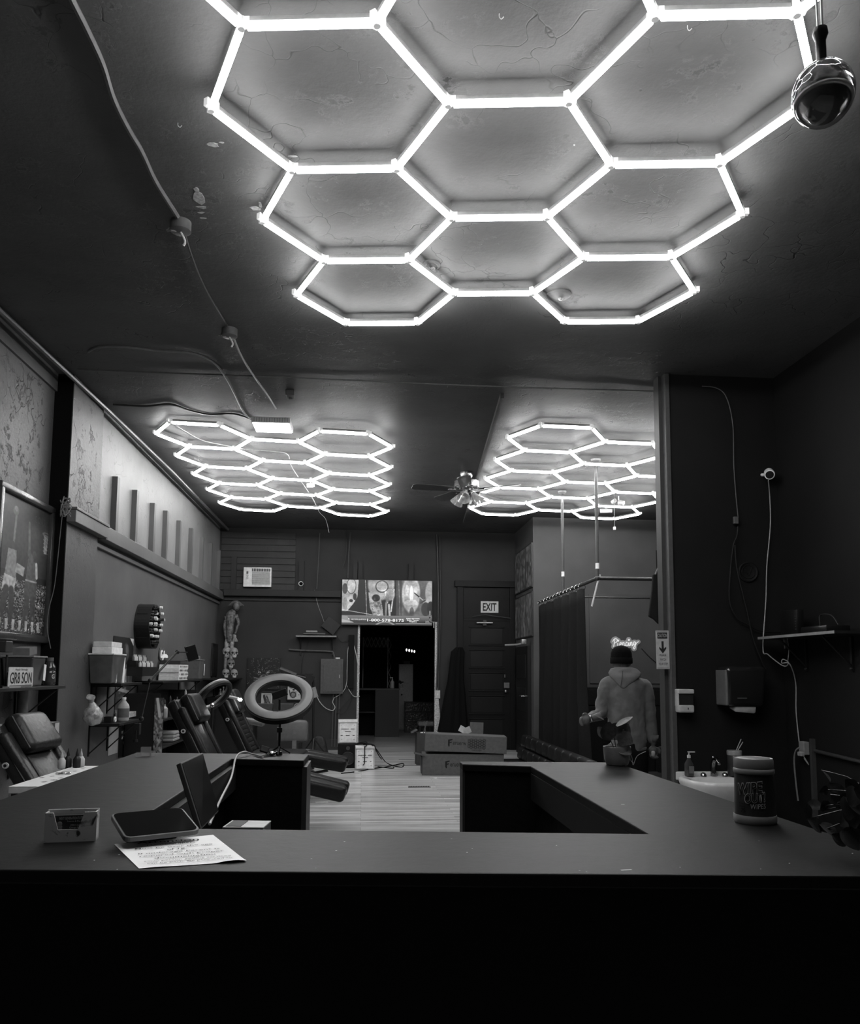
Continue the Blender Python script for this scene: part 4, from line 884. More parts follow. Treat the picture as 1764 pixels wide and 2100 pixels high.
t = thing('pendant_cluster', 'cluster of four small glowing bulbs hanging in the rear room', 'pendant lamp', T(at(842, 1333, Y=16.8)))
for k in range(4): MB().sph(((k - 1.5) * .055, 0, -.01 * k), (.018, .018, .03), 10).build('bulb', emis(.5, 'dim_bulb'), t, smooth=True)
b = MB(); b.box((0, 0, .035), (.22, .02, .01)); b.cyl((0, 0, .04), (0, 0, CEIL - at(842, 1333, Y=16.8).z), .003, n=5); b.build('hanger', IRON, t)
C = at(878, 1500, Y=14.2)
t = thing('cushioned_stool', 'low dark stool with a pale cushion just inside the rear room', 'stool', (C.x + .02, 14.3, 0)); MB().bb(-.2, .2, -.15, .15, .28, .36, bev=.03).build('seat', mat(.15, .6), t)
for x in (-.16, .16):
    for y in (-.11, .11): MB().bb(x - .015, x + .015, y - .015, y + .015, 0, .28).build('leg', BLACK, t)
C = at(860, 1460, Y=16.5)
t = thing('dark_cabinet', 'low glossy black cabinet at the right of the rear room', 'cabinet', (C.x + .06, 16.6, 0)); MB().bb(-.36, .36, -.2, .2, 0, .62).build('casing', mat(.015, .25, name='gloss_black'), t)
for k in range(3): MB().bb(-.34, .34, -.215, -.2, .03 + k * .2, .2 + k * .2, bev=.003).build('drawer', mat(.018, .2, name='gloss_black', bump=.8, scale=25), t)

# ================================================================= LEFT WALL STATIONS
def onL(px, py, d=0., x=None): return at(px, py, X=(WL if x is None else x) + d)
M_SH = mat(.008, .45, name='shelf_black')
# basketball picture
pw = .92; py_ = at(112, 1042, X=WN + .04).y; pz0 = at(74, 1318, X=WN + .04).z; pz1 = at(112, 1042, X=WN + .04).z
c = Canvas(210, 330, .012)
c.a += .05 * (c.Y > .45); c.noise(150, .9, 5, 0, 1, 0, .40, thr=.60, g=.4); c.noise(110, .9, 6, 0, 1, 0, .36, thr=.80, g=.85); c.noise(60, .8, 9, 0, 1, 0, .2, thr=.5, g=.03)
c.line(.30, .86, .27, .60, .012, .25).ell(.29, .90, .055, .035, .18).ell(.29, .915, .03, .02, .28)
c.poly([(.18, .61), (.34, .61), (.36, .40), (.14, .42)], .35).poly([(.13, .42), (.36, .40), (.33, .30), (.10, .31)], .62).ell(.27, .64, .035, .03, .07).line(.18, .31, .10, .12, .035, .08).line(.28, .31, .30, .10, .032, .07)
c.line(.57, .85, .60, .62, .014, .20).line(.60, .62, .66, .58, .025, .18).ell(.71, .62, .045, .03, .1).poly([(.58, .58), (.76, .56), (.78, .40), (.55, .40)], .16).poly([(.54, .40), (.78, .40), (.80, .26), (.52, .26)], .13).line(.52, .265, .80, .265, .005, .6).line(.55, .41, .78, .41, .006, .5).line(.76, .55, .78, .45, .015, .7).poly([(.36, .52), (.52, .50), (.50, .43), (.33, .45)], .5).line(.60, .26, .58, .1, .035, .09).line(.72, .26, .74, .1, .035, .09)
for i in range(6): c.line(.90 + .018 * i, .81, .915 + .010 * i, .66, .003, .55)
for i in range(5): c.line(.89, .80 - .03 * i, 1.0, .78 - .03 * i, .003, .55)
c.ring(.95, .815, .07, .014, .5, .3)
for i in range(7): x = .06 + .13 * i; c.poly([(x, .1), (x + .06, .1), (x + .05, .02), (x + .01, .02)], .6).ell(x + .03, .125, .02, .015, .2)
H_ = pz1 - pz0
t = thing('framed_picture', 'tall framed basketball picture hanging on the flaking left wall', 'framed picture', frame('L', (WN, py_ - pw / 2, (pz0 + pz1) / 2)))
b = MB(); fw = .055
for s in (-1, 1): b.box((0, s * (H_ / 2 - fw / 2), .03), (pw, fw, .05), bev=.012); b.box((s * (pw / 2 - fw / 2), 0, .03), (fw, H_ - fw, .05), bev=.012)
b.build('frame', mat(.05, .22, spec=.6, name='gloss_frame'), t, smooth=True); MB().box((0, 0, .012), (pw - fw, H_ - fw, .02)).build('backing', BLACK, t)
c.a = c.a ** 1.2 * .8; c.a *= (.6 + .8 * Canvas(210, 330, .5).noise(60, 1., 31).a); picture('print', c, pw - 2 * fw, H_ - 2 * fw, t, z=.028)
text('G.O.A.T.', .20, .05, mat(.10, .6), t, (.24, H_ * .36, .030), None, 0.)
# dark vertical strip + cable on pilaster side
P = [at(128, 1052, Y=6.11), at(122, 1110, Y=6.11), at(112, 1200, Y=6.11), at(100, 1250, Y=6.10), at(97, 1290, Y=6.09), at(104, 1330, Y=6.08)]
cable('hanging_cable', P, .003, mat(.14, .5, name='cord'), 'pale cord hanging down the black side of the pilaster')
b = MB(); rs = random.Random(2)
c0 = at(135, 1040, Y=6.12)
for k in range(14): p = [c0 + Vector((rs.uniform(-.04, .04), rs.uniform(-.02, .01), rs.uniform(-.08, .08))) for _ in range(4)]; b.tube(p, .0035, 4, smooth=4)
q = solo(b, 'wire_tangle', mat(.2, .4), 'tangle of wires at the top corner of the pilaster ledge', 'wires'); q['kind'] = 'stuff'
pp = [at(x, y, Z=CEIL - .045) for x, y in ((0, 637), (107, 736), (221, 841), (354, 968), (468, 1086))]
pp = [Vector((p.x, p.y, p.z)) for p in pp]; pp.insert(0, pp[0] + (pp[0] - pp[1]) * 3)
solo(MB().tube(pp, .018, 8), 'ceiling_pipe', mat(.12, .35, name='painted_pipe'), 'long pipe running along the top of the left wall', 'pipe', smooth=True)
def bracket_shelf(label, y0, y1, z, d, x=WL, nb=2, nm='wall_shelf'):
    t = thing(nm, label, 'shelf', (x, (y0 + y1) / 2, z - .02), group=None); L_ = y1 - y0
    MB().bb(0, d, -L_ / 2, L_ / 2, 0, .02, bev=.002).build('board', M_SH, t)
    for k in range(nb):
        yy = -L_ / 2 + .1 + k * (L_ - .2) / max(1, nb - 1)
        b = MB(); b.bb(0, .012, yy - .01, yy + .01, -.26, 0); b.bb(0, d * .95, yy - .01, yy + .01, -.012, 0); b.tube([(d * .9, yy, -.01), (.01, yy, -.24)], .006, 5); b.build('bracket', BLACK, t)
    return t
SZ = 1.115
e1 = at(135, 1406, X=WN + .30)
bracket_shelf('black wall shelf nearest the camera on the left, holding the birthday plate', e1.y - 1.5, e1.y, SZ, .30, WN)
s1y = e1.y
e2 = at(292, 1397, X=WL + .28); 
bracket_shelf('upper black wall shelf behind the pilaster, holding the white lidded bin', 6.96, e2.y, SZ, .28)
e3 = at(292, 1474, X=WL + .28); z3 = e3.z
bracket_shelf('lower black wall shelf behind the pilaster, holding the alcohol bottle', 6.96, e3.y, z3, .28)
n4 = at(334, 1398, X=WL + .28); e4 = at(416, 1394, X=WL + .28)
bracket_shelf('black wall shelf in the middle holding stacked white glove boxes', n4.y, e4.y, SZ, .28)
n5 = at(436, 1388, X=WL + .25)
bracket_shelf('black wall shelf in the far left corner holding the skulls', n5.y, 12.8, SZ, .42)
# --- first station
def local(lbl): return lbl
def bin_(label, x, y, z, w, d, h, col, lid=True, lg=.6):
    t = thing('plastic_bin', label, 'bin', (x, y, z + .001))
    b = MB(); o = [(-w / 2 * .85, -d / 2 * .85), (w / 2 * .85, -d / 2 * .85), (w / 2 * .85, d / 2 * .85), (-w / 2 * .85, d / 2 * .85)]
    rings = []
    for zz, k in ((0, .85), (h, 1.0)):
        rings.append([b.b.verts.new((sx * w / 2 * k, sy * d / 2 * k, zz)) for sx, sy in ((-1, -1), (1, -1), (1, 1), (-1, 1))])
    b.skin(rings); b.build('tub', col, t, bevel=.008)
    MB().bb(-w / 2 - .008, w / 2 + .008, -d / 2 - .008, d / 2 + .008, h, h + .012, bev=.004).build('rim', mat(lg * .7, .4), t)
    return t
A = at(66, 1404, X=WN + .16)
t = bin_('dark translucent bin with flipped lid behind the birthday plate', WN + .12, A.y - .05, SZ, .20, .22, .19, mat(.05, .3, name='smoky_plastic'), lg=.3)
MB().box((0, .0, .235), (.11, .12, .05), R=RX(.12)).build('lid', mat(.16, .4), t); MB().box((.108, .075, .09), (.003, .035, .11), R=RX(-.12)).build('price_label', WHITE, t)
A = at(44, 1404, X=WN + .27)
t = thing('novelty_plate', 'white mini license plate reading GR8 SON standing on the near left shelf', 'plate', frame('L', (WN + .262, A.y, SZ + .001)))
c0, c1 = at(21, 1370, X=WN + .262), at(69, 1400, X=WN + .262); w_ = c1.y - c0.y; h_ = .125
t2 = t; MB().plate([(x, y + h_ / 2) for x, y in rrect(w_, h_, .012)], .004).build('plate', mat(.55, .4), t2); text('GR8 SON', w_ * .88, h_ * .56, INK, t2, (0, h_ * .47, .0055), None, 0., bold=.01); text('Happy Birthday', w_ * .5, h_ * .12, INK, t2, (0, h_ * .87, .0055), None, 0.)
MB().box((0, .008, .005), (w_ * .9, .012, .001)).build('plate_stripe', GREY, t2)
A = at(104, 1404, X=WN + .17)
t = thing('sports_drink', 'sports drink bottle with a G on its label at the shelf end', 'bottle', (WN + .15, A.y + .02, SZ + .001))
MB().lathe([(.036, 0), (.042, .008), (.042, .095), (.039, .10), (.042, .108), (.04, .13), (.022, .165), (.02, .17)], n=20).build('bottle', mat(.03, .15, spec=.7, name='drink_plastic'), t, smooth=True)
MB().lathe([(.0235, .17), (.0235, .195), (.02, .197)], n=16).build('cap', mat(.10, .4), t, smooth=True); MB().lathe([(.0428, .02), (.0428, .09)], n=20).build('label', mat(.03, .5), t, smooth=True)
text('G', .022, .032, LIGHT, t, (.036, -.028, .062), RZ(math.radians(52)) @ RX(math.pi / 2), .002, bold=.03)
A = at(8, 1402, X=WN + .2)
t = thing('desk_lamp', 'black box headed lamp on a thin post at the left edge', 'lamp', (WN + .20, A.y + .02, SZ + .001))
MB().bb(-.04, .04, -.05, .05, 0, .01).build('base', BLACK, t); MB().cyl((0, 0, .01), (0, 0, .20), .007).build('pole', BLACK, t); MB().box((0, -.03, .25), (.05, .10, .07), bev=.005).build('lamp_head', mat(.03, .4), t); MB().tube([(0, .0, .10), (.03, .10, .01)], .006).build('brace', BLACK, t)
for k, (px, lab) in enumerate(((28, 'small flat phone lying on the near left shelf edge'),)):
    A = at(px, 1407, X=WN + .27); solo(MB().bb(-.04, .0, -.08, .08, 0, .008), 'phone', mat(.3, .3), lab, 'phone', loc=Vector((0, 0, 0))).location = (WN + .30, A.y - .05, SZ + .001)
# white post, lower box
A = at(46, 1440, X=WN + .06)
solo(MB().cyl((WN + .06, A.y, .55), (WN + .06, A.y, SZ - .022), .035), 'vent_pipe', mat(.22, .5, name='post_paint'), 'thick pale pipe standing below the near left shelf', 'pipe', smooth=True)
e6 = at(124, 1480, X=WN + .30)
zz = e6.z
bracket_shelf('low black shelf under the near left shelf, holding the long carton', e6.y - 1.3, e6.y + .02, zz - .10, .3, WN)
t = thing('glove_carton', 'long dark printed carton lying on the low near left shelf', 'box', (WN + .2, e6.y - .34, zz - .099))
MB().bb(-.1, .1, -.32, .32, 0, .10, bev=.003).build('carton', mat(.04, .6), t); MB().bb(-.08, .1005, -.31, .31, .1005, .102).build('white_top', mat(.3, .6), t); MB().bb(.1005, .102, .24, .315, .005, .095).build('end_label', mat(.45, .6), t)
text('DEAL', .12, .05, INK, t, (.1035, -.02, .05), RZ(math.pi / 2) @ RX(math.pi / 2), 0., name='lettering')
# papered tray table between counter and first chair
q = [at(25, 1618, Z=.80), at(130, 1600, Z=.80), at(178, 1576, Z=.80), at(135, 1576, Z=.80)]
t = thing('side_table', 'small table covered with white patterned paper behind the counter at left', 'table', (q[2].x - .25, q[1].y + .3, 0))
X1 = -1.0; Y0, Y1 = q[0].y - .1, q[2].y + .15
x0_, x1_ = -1.38, -.98; ya, yb = at(25, 1618, Z=.82).y, at(178, 1576, Z=.82).y
t = thing('side_table', 'small table covered with white patterned paper behind the counter at left', 'table', ((x0_ + x1_) / 2, (ya + yb) / 2, 0)) if False else t
A0, A1 = at(22, 1612, Z=.80), at(150, 1572, Z=.80)
d_ = (A1 - A0); L_ = d_.length
bpy.data.objects.remove(t)
t = thing('side_table', 'small table covered with white patterned paper behind the counter at left', 'table', Matrix.Translation(((A0 + A1) / 2).to_tuple()[:2] + (0,)) @ RZ(math.atan2(d_.y, d_.x)).to_4x4())
MB().bb(-L_ / 2 - .02, L_ / 2 + .02, -.28, .0, .775, .799, bev=.003).build('table_top', mat(.5, .6), t)
c = Canvas(140, 50, .7); rs = np.random.RandomState(3)
for k in range(40): x, y = rs.rand(2); c.ell(x, y, .02, .03, .12).line(x, y, x + .06 * (rs.rand() - .5), y + .1 * (rs.rand() - .5), .01, .2)
picture('patterned_paper', c, L_ + .04, .28, t, M=Matrix.Translation((0, -.14, .7995)))
for sx in (-1, 1):
    for y in (-.26, -.02): MB().bb(sx * L_ / 2 - .012, sx * L_ / 2 + .012, y - .012, y + .012, 0, .775).build('leg', IRON, t)
for k, (px, lab, kind) in enumerate(((131, 'small squirt bottle with a pale label behind the papered table', 0), (141, 'short dark ink bottle between the squirt bottles on the table', 1), (157, 'dark dropper bottle nearest the counter edge on the papered table', 1), (163, 'white squirt bottle with a pointed nozzle at the table end', 0))):
    A = at(px, 1576 - (k % 2), Z=.80)
    t = thing('ink_bottle', lab, 'bottle', (A.x - .01, A.y + .015 * k, .80), group='ink bottles on the papered table')
    h = .038 if kind else .034
    MB().lathe([(.014, 0), (.016, .004), (.016, h), (.008, h + .012)], n=14).build('bottle', BLACK if kind else mat(.45, .4), t, smooth=True)
    MB().lathe([(.007, h + .012), (.007, h + .02), (.003, h + .035), (.0015, h + .045)], n=10).build('nozzle', BLACK if kind else mat(.4, .3), t, smooth=True)
solo(MB().torus((0, 0, .004), .012, .004, n=12).torus((.02, .01, .004), .008, .003, n=12).box((-.02, 0, .004), (.012, .01, .008)), 'clip_pile', CHROME, 'little pile of shiny clips on the patterned paper', 'clips', loc=Vector((0, 0, 0))).location = at(128, 1588, Z=.8012)
# --- tattoo chairs
def rbox(c, d, R, bev, m, name, parent, taper=None, seg=4):
    return MB().box(c, d, R=R, bev=bev, seg=seg, taper=taper).build(name, m, parent, smooth='all')
SEAM = mat(.12, .5, name='piping')
def tattoo_chair(label, org, rz, ribs=False, leg_tilt=12, back=64, leg=True, lm=None, ll=.6, arms=False):
    """local frame: +x towards the foot end, z up, seat centre at x = 0"""
    lm = lm or LEATHER
    t = thing('tattoo_chair', label, 'chair', org, 'reclining tattoo chairs', rz)
    MB().bb(-.30, .30, -.24, .24, 0, .05, bev=.02).build('base', IRON, t, smooth=True); MB().cyl((0, 0, .05), (0, 0, .34), .06).build('column', STEEL, t, smooth=True); MB().bb(-.28, .3, -.18, .18, .33, .37).build('seat_frame', IRON, t)
    rbox((.0, 0, .43), (.56, .52, .12), None, .045, lm, 'seat', t)
    a = math.radians(back); R = RY(-a)    # plank whose long axis x points up and back
    u = Vector((-math.cos(a), 0, math.sin(a))); n = Vector((math.sin(a), 0, math.cos(a))); o = Vector((-.24, 0, .42))
    Rb = Matrix((u, Vector((0, -1, 0)).cross(u) * 0 + Vector((0, 1, 0)), u.cross(Vector((0, 1, 0))))).transposed()
    nn = Rb @ Vector((0, 0, 1))
    if nn.x < 0: Rb = Matrix((u, Vector((0, -1, 0)), u.cross(Vector((0, -1, 0))))).transposed(); nn = Rb @ Vector((0, 0, 1))
    bk = MB().box((0, 0, 0), (.72, .50, .10), bev=.04, seg=4)
    for v in bk.b.verts: v.co.y *= 1 - .12 * max(0, v.co.x / .36)
    bmesh.ops.transform(bk.b, matrix=Matrix.Translation(o + u * .36) @ Rb.to_4x4(), verts=bk.b.verts)
    bo = bk.build('backrest', lm, t, smooth='all')
    for s in (-1, 1): rbox(o + u * .34 + Vector((0, s * .20, 0)) + nn * .045, (.60, .08, .06), Rb, .025, lm, 'side_bolster', bo)
    for s in (-1, 1): MB().tube([o + u * (.02 + .7 * k / 6) + Vector((0, s * (.252 - .03 * k / 6), 0)) + nn * .03 for k in range(7)], .004, 5).build('piping', SEAM, bo)
    if ribs:
        for k in range(9): rbox(o + u * (.08 + .048 * k) + nn * .053, (.044, .26, .02), Rb, .009, lm, 'rib', bo, seg=2)
    else: rbox(o + u * .26 + nn * .050, (.42, .26, .02), Rb, .009, lm, 'centre_panel', bo, seg=2)
    h = MB().box((0, 0, 0), (.26, .34, .11), bev=.045, seg=4)
    for v in h.b.verts: v.co.y *= 1 - .12 * max(0, v.co.x / .13)
    bmesh.ops.transform(h.b, matrix=Matrix.Translation(o + u * .60 + nn * .09) @ Rb.to_4x4(), verts=h.b.verts)
    ho = h.build('headrest', lm, t, smooth='all')
    for s in (-1, 1): MB().tube([o + u * (.49 + .22 * k / 4) + Vector((0, s * (.168 - .015 * k / 4), 0)) + nn * .115 for k in range(5)], .0035, 5).build('piping', SEAM, ho)
    MB().cyl(o + u * .45 + Vector((0, -.262, 0)), o + u * .45 + Vector((0, -.27, 0)), .018).build('hinge_button', mat(.5, .4), t); MB().cyl(o + u * .45 + Vector((0, -.27, 0)), o + u * .45 + Vector((0, -.272, 0)), .009).build('hinge_cap', BLACK, t)
    if leg:
        b_ = math.radians(leg_tilt); Lr = RY(b_); d = Vector((math.cos(b_), 0, -math.sin(b_))); o2 = Vector((.27, 0, .43))
        for s in (-1, 1):
            g = MB().box((0, 0, 0), (ll, .225, .125), bev=.035, seg=4)
            for v in g.b.verts:
                v.co.y *= 1 - .35 * max(0, v.co.x / (ll / 2)) ** 2
            bmesh.ops.transform(g.b, matrix=Matrix.Translation(o2 + d * ll / 2 + Vector((0, s * .13, 0))) @ Lr.to_4x4(), verts=g.b.verts)
            g.build('leg_rest', lm, t, smooth='all')
        MB().tube([(.1, 0, .34), (.35, 0, .26), (.5, 0, .29)], .015).build('leg_rest_bar', IRON, t)
        MB().tube([(.2, -.2, .3), (.32, -.25, .16)], .008).sph((.325, -.252, .15), (.015, .012, .035), 10).build('lever', IRON, t)
    for s in ((-1, 1) if arms else ()):
        MB().tube([(-.15, s * .29, .40), (-.15, s * .29, .60)], .012).build('arm_post', STEEL, t, smooth=True); rbox((-.03, s * .29, .63), (.34, .08, .05), None, .02, lm, 'armrest', t)
    return t
yB, yC = 6.55, 8.0
xb = at(470, 1560, Y=yB).x
tattoo_chair('nearer black tattoo chair of the pair, foot end pointing right into the aisle', (xb + .14, yB, 0), -.06, False, 14, 64, ll=.54).scale = (1, 1, .93)
xc = at(520, 1560, Y=yC).x
tattoo_chair('farther black tattoo chair with ribbed backrest, behind the nearer one', (xc + .22, yC, 0), -.04, True, 11, 65, ll=.42).scale = (1, 1, .93)
# the near chair, seen from its head end
A = at(60, 1540, Y=4.5)
t = tattoo_chair('worn brown toned leather tattoo chair at the far left behind the counter', (at(160, 1640, Y=4.7).x + .20, 4.7, 0), -.14, False, 10, 57, True, LEATHER2, arms=False); t.scale = (1, 1, .9)
# --- second station
A = at(218, 1396, X=WL + .14)
t = bin_('frosted storage bin stuffed with white boxes on the shelf behind the pilaster', WL + .14, A.y + .0, SZ, .20, .34, .235, mat(.09, .3, name='frosted_plastic', var=.4, scale=6), lg=.9)
MB().bb(-.08, .08, -.15, .15, .247, .30, bev=.004).build('white_box', WHITE, t); MB().bb(-.075, .075, -.145, .145, .301, .345, bev=.004).build('white_box', mat(.7, .5), t)
MB().bb(.06, .075, .20, .26, .0, .22).build('side_card', WHITE, t)
A = at(176, 1398, X=WL + .2)
t = thing('lotion_bottle', 'slim white labelled bottle at the near end of the upper shelf', 'bottle', (WL + .2, 7.0, SZ + .001)); MB().lathe([(.026, 0), (.03, .005), (.03, .12), (.012, .15), (.012, .165)], n=16).build('bottle', WHITE, t, smooth=True); MB().lathe([(.0305, .03), (.0305, .10)], n=16).build('label', mat(.3, .5), t, smooth=True)
t = thing('dark_bottle', 'black spray bottle between the slim white bottle and the bin', 'bottle', (WL + .06, 7.06, SZ + .001)); MB().lathe([(.028, 0), (.03, .004), (.03, .16), (.01, .20), (.01, .22)], n=16).build('bottle', BLACK, t, smooth=True); MB().box((.01, 0, .23), (.05, .02, .03)).build('nozzle', BLACK, t)
c = Canvas(90, 110, .005)
c.ell(.55, .92, .5, .25, .012).ell(.62, .68, .15, .20, .05).ell(.55, .66, .09, .17, .02).ell(.66, .76, .07, .10, .10).poly([(.30, 0), (.98, 0), (.98, .48), (.84, .50), (.74, .36), (.55, .33), (.46, .40), (.34, .34)], .45).poly([(.25, 0), (.78, 0), (.74, .22), (.22, .24)], .6).poly([(.80, 1), (1, 1), (1, .84)], .7)
for k in range(5): c.line(.27 + .11 * k, .21, .29 + .11 * k, .05, .022, .01)
for k in range(5): c.line(.66 + .06 * k, .44, .63 + .07 * k, .0, .006, .25)
a0, a1 = at(237, 1304, X=WL + .02), at(278, 1304, X=WL + .02)
w_ = a1.y - a0.y; h_ = .46
t = thing('portrait_poster', 'dark portrait poster of a man in a white vest on the left wall', 'poster', frame('L', (WL + .002, (a0.y + a1.y) / 2, a0.z - h_ / 2)))
MB().box((0, 0, .002), (w_, h_, .004)).build('sheet', BLACK, t); picture('print', c, w_ * .99, h_ * .99, t, z=.0045)
c = Canvas(50, 80, .03); c.noise(20, .5, 2, thr=.7, g=.25); c.ell(.5, .5, .3, .2, .08).line(.2, .9, .8, .8, .05, .3)
a0, a1 = at(240, 1418, X=WL + .02), at(272, 1418, X=WL + .02)
t = thing('wall_poster', 'dim dark poster between the upper and lower shelves', 'poster', frame('L', (WL + .002, (a0.y + a1.y) / 2, 1.085 - .16))); MB().box((0, 0, .002), (a1.y - a0.y, .30, .004)).build('sheet', BLACK, t); picture('print', c, (a1.y - a0.y) * .99, .295, t, z=.0045)
# lower shelf things
A = at(186, 1478, X=WL + .16)
t = thing('plastic_bag', 'clear plastic bag of cotton slumped at the near end of the lower shelf', 'bag', (WL + .16, A.y + .05, z3 + .001))
b = MB().sph((0, 0, .08), (.075, .085, .08), 20); b.tube([(0, -.01, .12), (-.01, -.02, .19), (-.01, -.05, .23)], [.05, .02, .035], 12, smooth=3)
for v in b.b.verts: v.co += Vector((math.sin(v.co.z * 90), math.cos(v.co.y * 80), math.sin(v.co.x * 70 + v.co.y * 50))) * .004; v.co.z = max(v.co.z, .001)
b.build('bag', mat(.35, .18, spec=.8, bump=.8, scale=25, name='crinkled_plastic', var=.5), t, smooth=True)
A = at(251, 1474, X=WL + .2)
t = thing('alcohol_bottle', 'white rubbing alcohol bottle with a grey label on the lower shelf', 'bottle', (WL + .2, A.y + .02, z3 + .001))
MB().lathe([(.044, 0), (.05, .008), (.05, .12), (.045, .14), (.018, .175), (.018, .185)], n=24, sq=.8).build('bottle', mat(.5, .4), t, smooth=True); MB().lathe([(.02, .186), (.02, .206)], n=16).build('cap', WHITE, t, smooth=True)
b = MB(); b.lathe([(.0508, .03), (.0508, .11)], n=24, sq=.8); b.build('label', mat(.14, .5), t, smooth=True)
A = at(221, 1476, X=WL + .22)
t = thing('tape_roll', 'small white tape roll standing on edge before the alcohol bottle', 'tape', frame('L', (WL + .2, max(A.y, 7.10), z3 + .026))); MB().torus((0, 0, 0), .018, .007, flat=1.2).build('roll', WHITE, t, smooth=True); MB().box((0, .0, -.05), (.08, .05, .06)).build('dispenser', BLACK, t)
A = at(264, 1470, X=WL + .08)
solo(MB().bb(WL + .02, WL + .12, A.y - .22, A.y + .26, z3 + .001, z3 + .05, bev=.002), 'needle_carton', mat(.4, .6, var=.6, scale=40), 'long white printed carton at the back of the lower shelf', 'box')
A = at(183, 1440, X=WL + .05)
solo(MB().cyl((WL + .06, 7.15, z3), (WL + .06, 7.15, SZ - .021), .045), 'paper_roll', mat(.16, .7), 'tall grey paper roll standing between the two shelves behind the pilaster', 'roll', smooth=True)
# posters under the lower shelf
a0, a1 = at(227, 1500, X=WL + .02), at(244, 1500, X=WL + .02)
solo(MB().bb(WL + .002, WL + .006, a0.y, a1.y + .03, z3 - .33, z3 - .07), 'white_sheet', mat(.35, .7, var=.05, name='paper'), 'plain white sheet taped to the wall under the lower shelf', 'paper')
a0, a1 = at(247, 1500, X=WL + .02), at(266, 1500, X=WL + .02)
t = thing('black_poster', 'black poster with white writing under the lower shelf', 'poster', frame('L', (WL + .002, (a0.y + a1.y) / 2 + .03, z3 - .21))); MB().box((0, 0, .002), (.32, .34, .004)).build('sheet', BLACK, t)
text('club\nor forms\n& types\nfor', .2, .20, LIGHT, t, (0, .04, .0045), None, 0.)
# round bottle rack
ORD = ('first', 'second', 'third', 'fourth', 'fifth', 'sixth', 'seventh', 'eighth', 'ninth', 'tenth', 'eleventh', 'twelfth', 'thirteenth', 'fourteenth')
a0 = at(312, 1285, X=WL + .12)
t = thing('ink_rack', 'round black rack packed with small ink bottles on the left wall', 'rack', frame('L', (WL, at(312, 1285, X=WL + .12).y, at(312, 1285, X=WL + .12).z)))
RR = .235
b = MB(); b.lathe([(RR, 0), (RR, .012), (.0001, .012)], n=40); b.build('back_disc', BLACK, t)
b = MB(); rings = []
for i in range(48):
    a = 2 * math.pi * i / 48; sc = RR * (1 + .04 * math.cos(a * 6)); rings.append([b.b.verts.new((r * math.cos(a), r * math.sin(a), z)) for r, z in ((sc, 0), (sc, .15), (sc - .008, .15), (sc - .008, 0))])
b.skin(rings, closed=True); b.build('rim', BLACK, t)
for k in range(-3, 4):
    y = k * .06; hw = math.sqrt(max(.001, RR ** 2 - y * y)) * .97; MB().box((0, y, .065), (2 * hw, .005, .11)).build('tier', mat(.03, .2, name='acrylic_black'), t)
rs = random.Random(9); me_b = me_c = None
for k in range(-3, 4):
    y = k * .06 + .004; hw = math.sqrt(max(.001, RR ** 2 - (abs(y) + .03) ** 2)) * .93 if abs(y) + .03 < RR else 0
    n = int(2 * hw / .0325)
    for i in range(n):
        x = -hw + .016 + i * .0325; out = rs.choice((-.04, -.02, -.01, 0, .01, .02, .05))
        M = PM[t.name] @ Matrix.Translation((x, y + .017, .065 + out))
        g = 'ink bottles lying in the round rack'
        o = bpy.data.objects.new('ink_bottle', me_b) if me_b else None
        if o is None:
            b = MB(); b.lathe([(.0145, 0), (.0145, .06), (.007, .07), (.007, .078)], n=12)
            o = b.build('ink_bottle', mat(.025, .25, name='ink_plastic'), smooth=True, loc=Vector((0, 0, 0))); me_b = o.data
        else: COL.objects.link(o)
        o.matrix_world = M; tag(o, 'capped ink bottle, %s tier of the round rack, %s from its near side' % (('lowest', 'second lowest', 'third lowest', 'middle', 'third highest', 'second highest', 'highest')[k + 3], ORD[i]), 'bottle', g)
        w_c = rs.random() < .55; PM[o.name] = M
        if me_c is None: me_c = {}
        if w_c not in me_c: cco = MB().lathe([(.0155, .062), (.0155, .088), (.013, .09)], n=12).build('cap', mat(.75 if w_c else .03, .3, name='cap_plastic'), o, smooth=True); me_c[w_c] = cco.data
        else: cco = bpy.data.objects.new('cap', me_c[w_c]); COL.objects.link(cco); cco.parent = o
# wall organiser with bottles
A = at(299, 1382, X=WL + .10)
t = thing('bottle_tray', 'black stepped wall tray of small bottles right of the portrait poster', 'tray', frame('L', (WL, A.y - .05, A.z)))
MB().bb(-.30, .30, -.02, .07, 0, .16).build('tray', BLACK, t); MB().bb(-.28, .24, .07, .13, 0, .09).build('tray_step', BLACK, t)
for r_, (n, z, y0, zz) in enumerate(((13, .05, .131, 0), (12, .12, .071, 0))):
    for i in range(n):
        o = MB().lathe([(.015, 0), (.015, .035), (.006, .045), (.004, .06)], n=8).build('small_bottle', mat(.5 if (i * 7 + r_) % 4 else .05, .4), None, loc=Vector((0, 0, 0)), smooth=True)
        o.matrix_world = PM[t.name] @ Matrix.Translation((-.25 + i * .04, y0, z)) @ RX(-math.pi / 2).to_4x4()
        tag(o, 'tiny bottle, %s from the left in the %s row of the black wall tray' % (ORD[i], 'front' if r_ else 'rear'), 'bottle', 'bottles in the %s row of the wall tray' % ('front' if r_ else 'rear'))
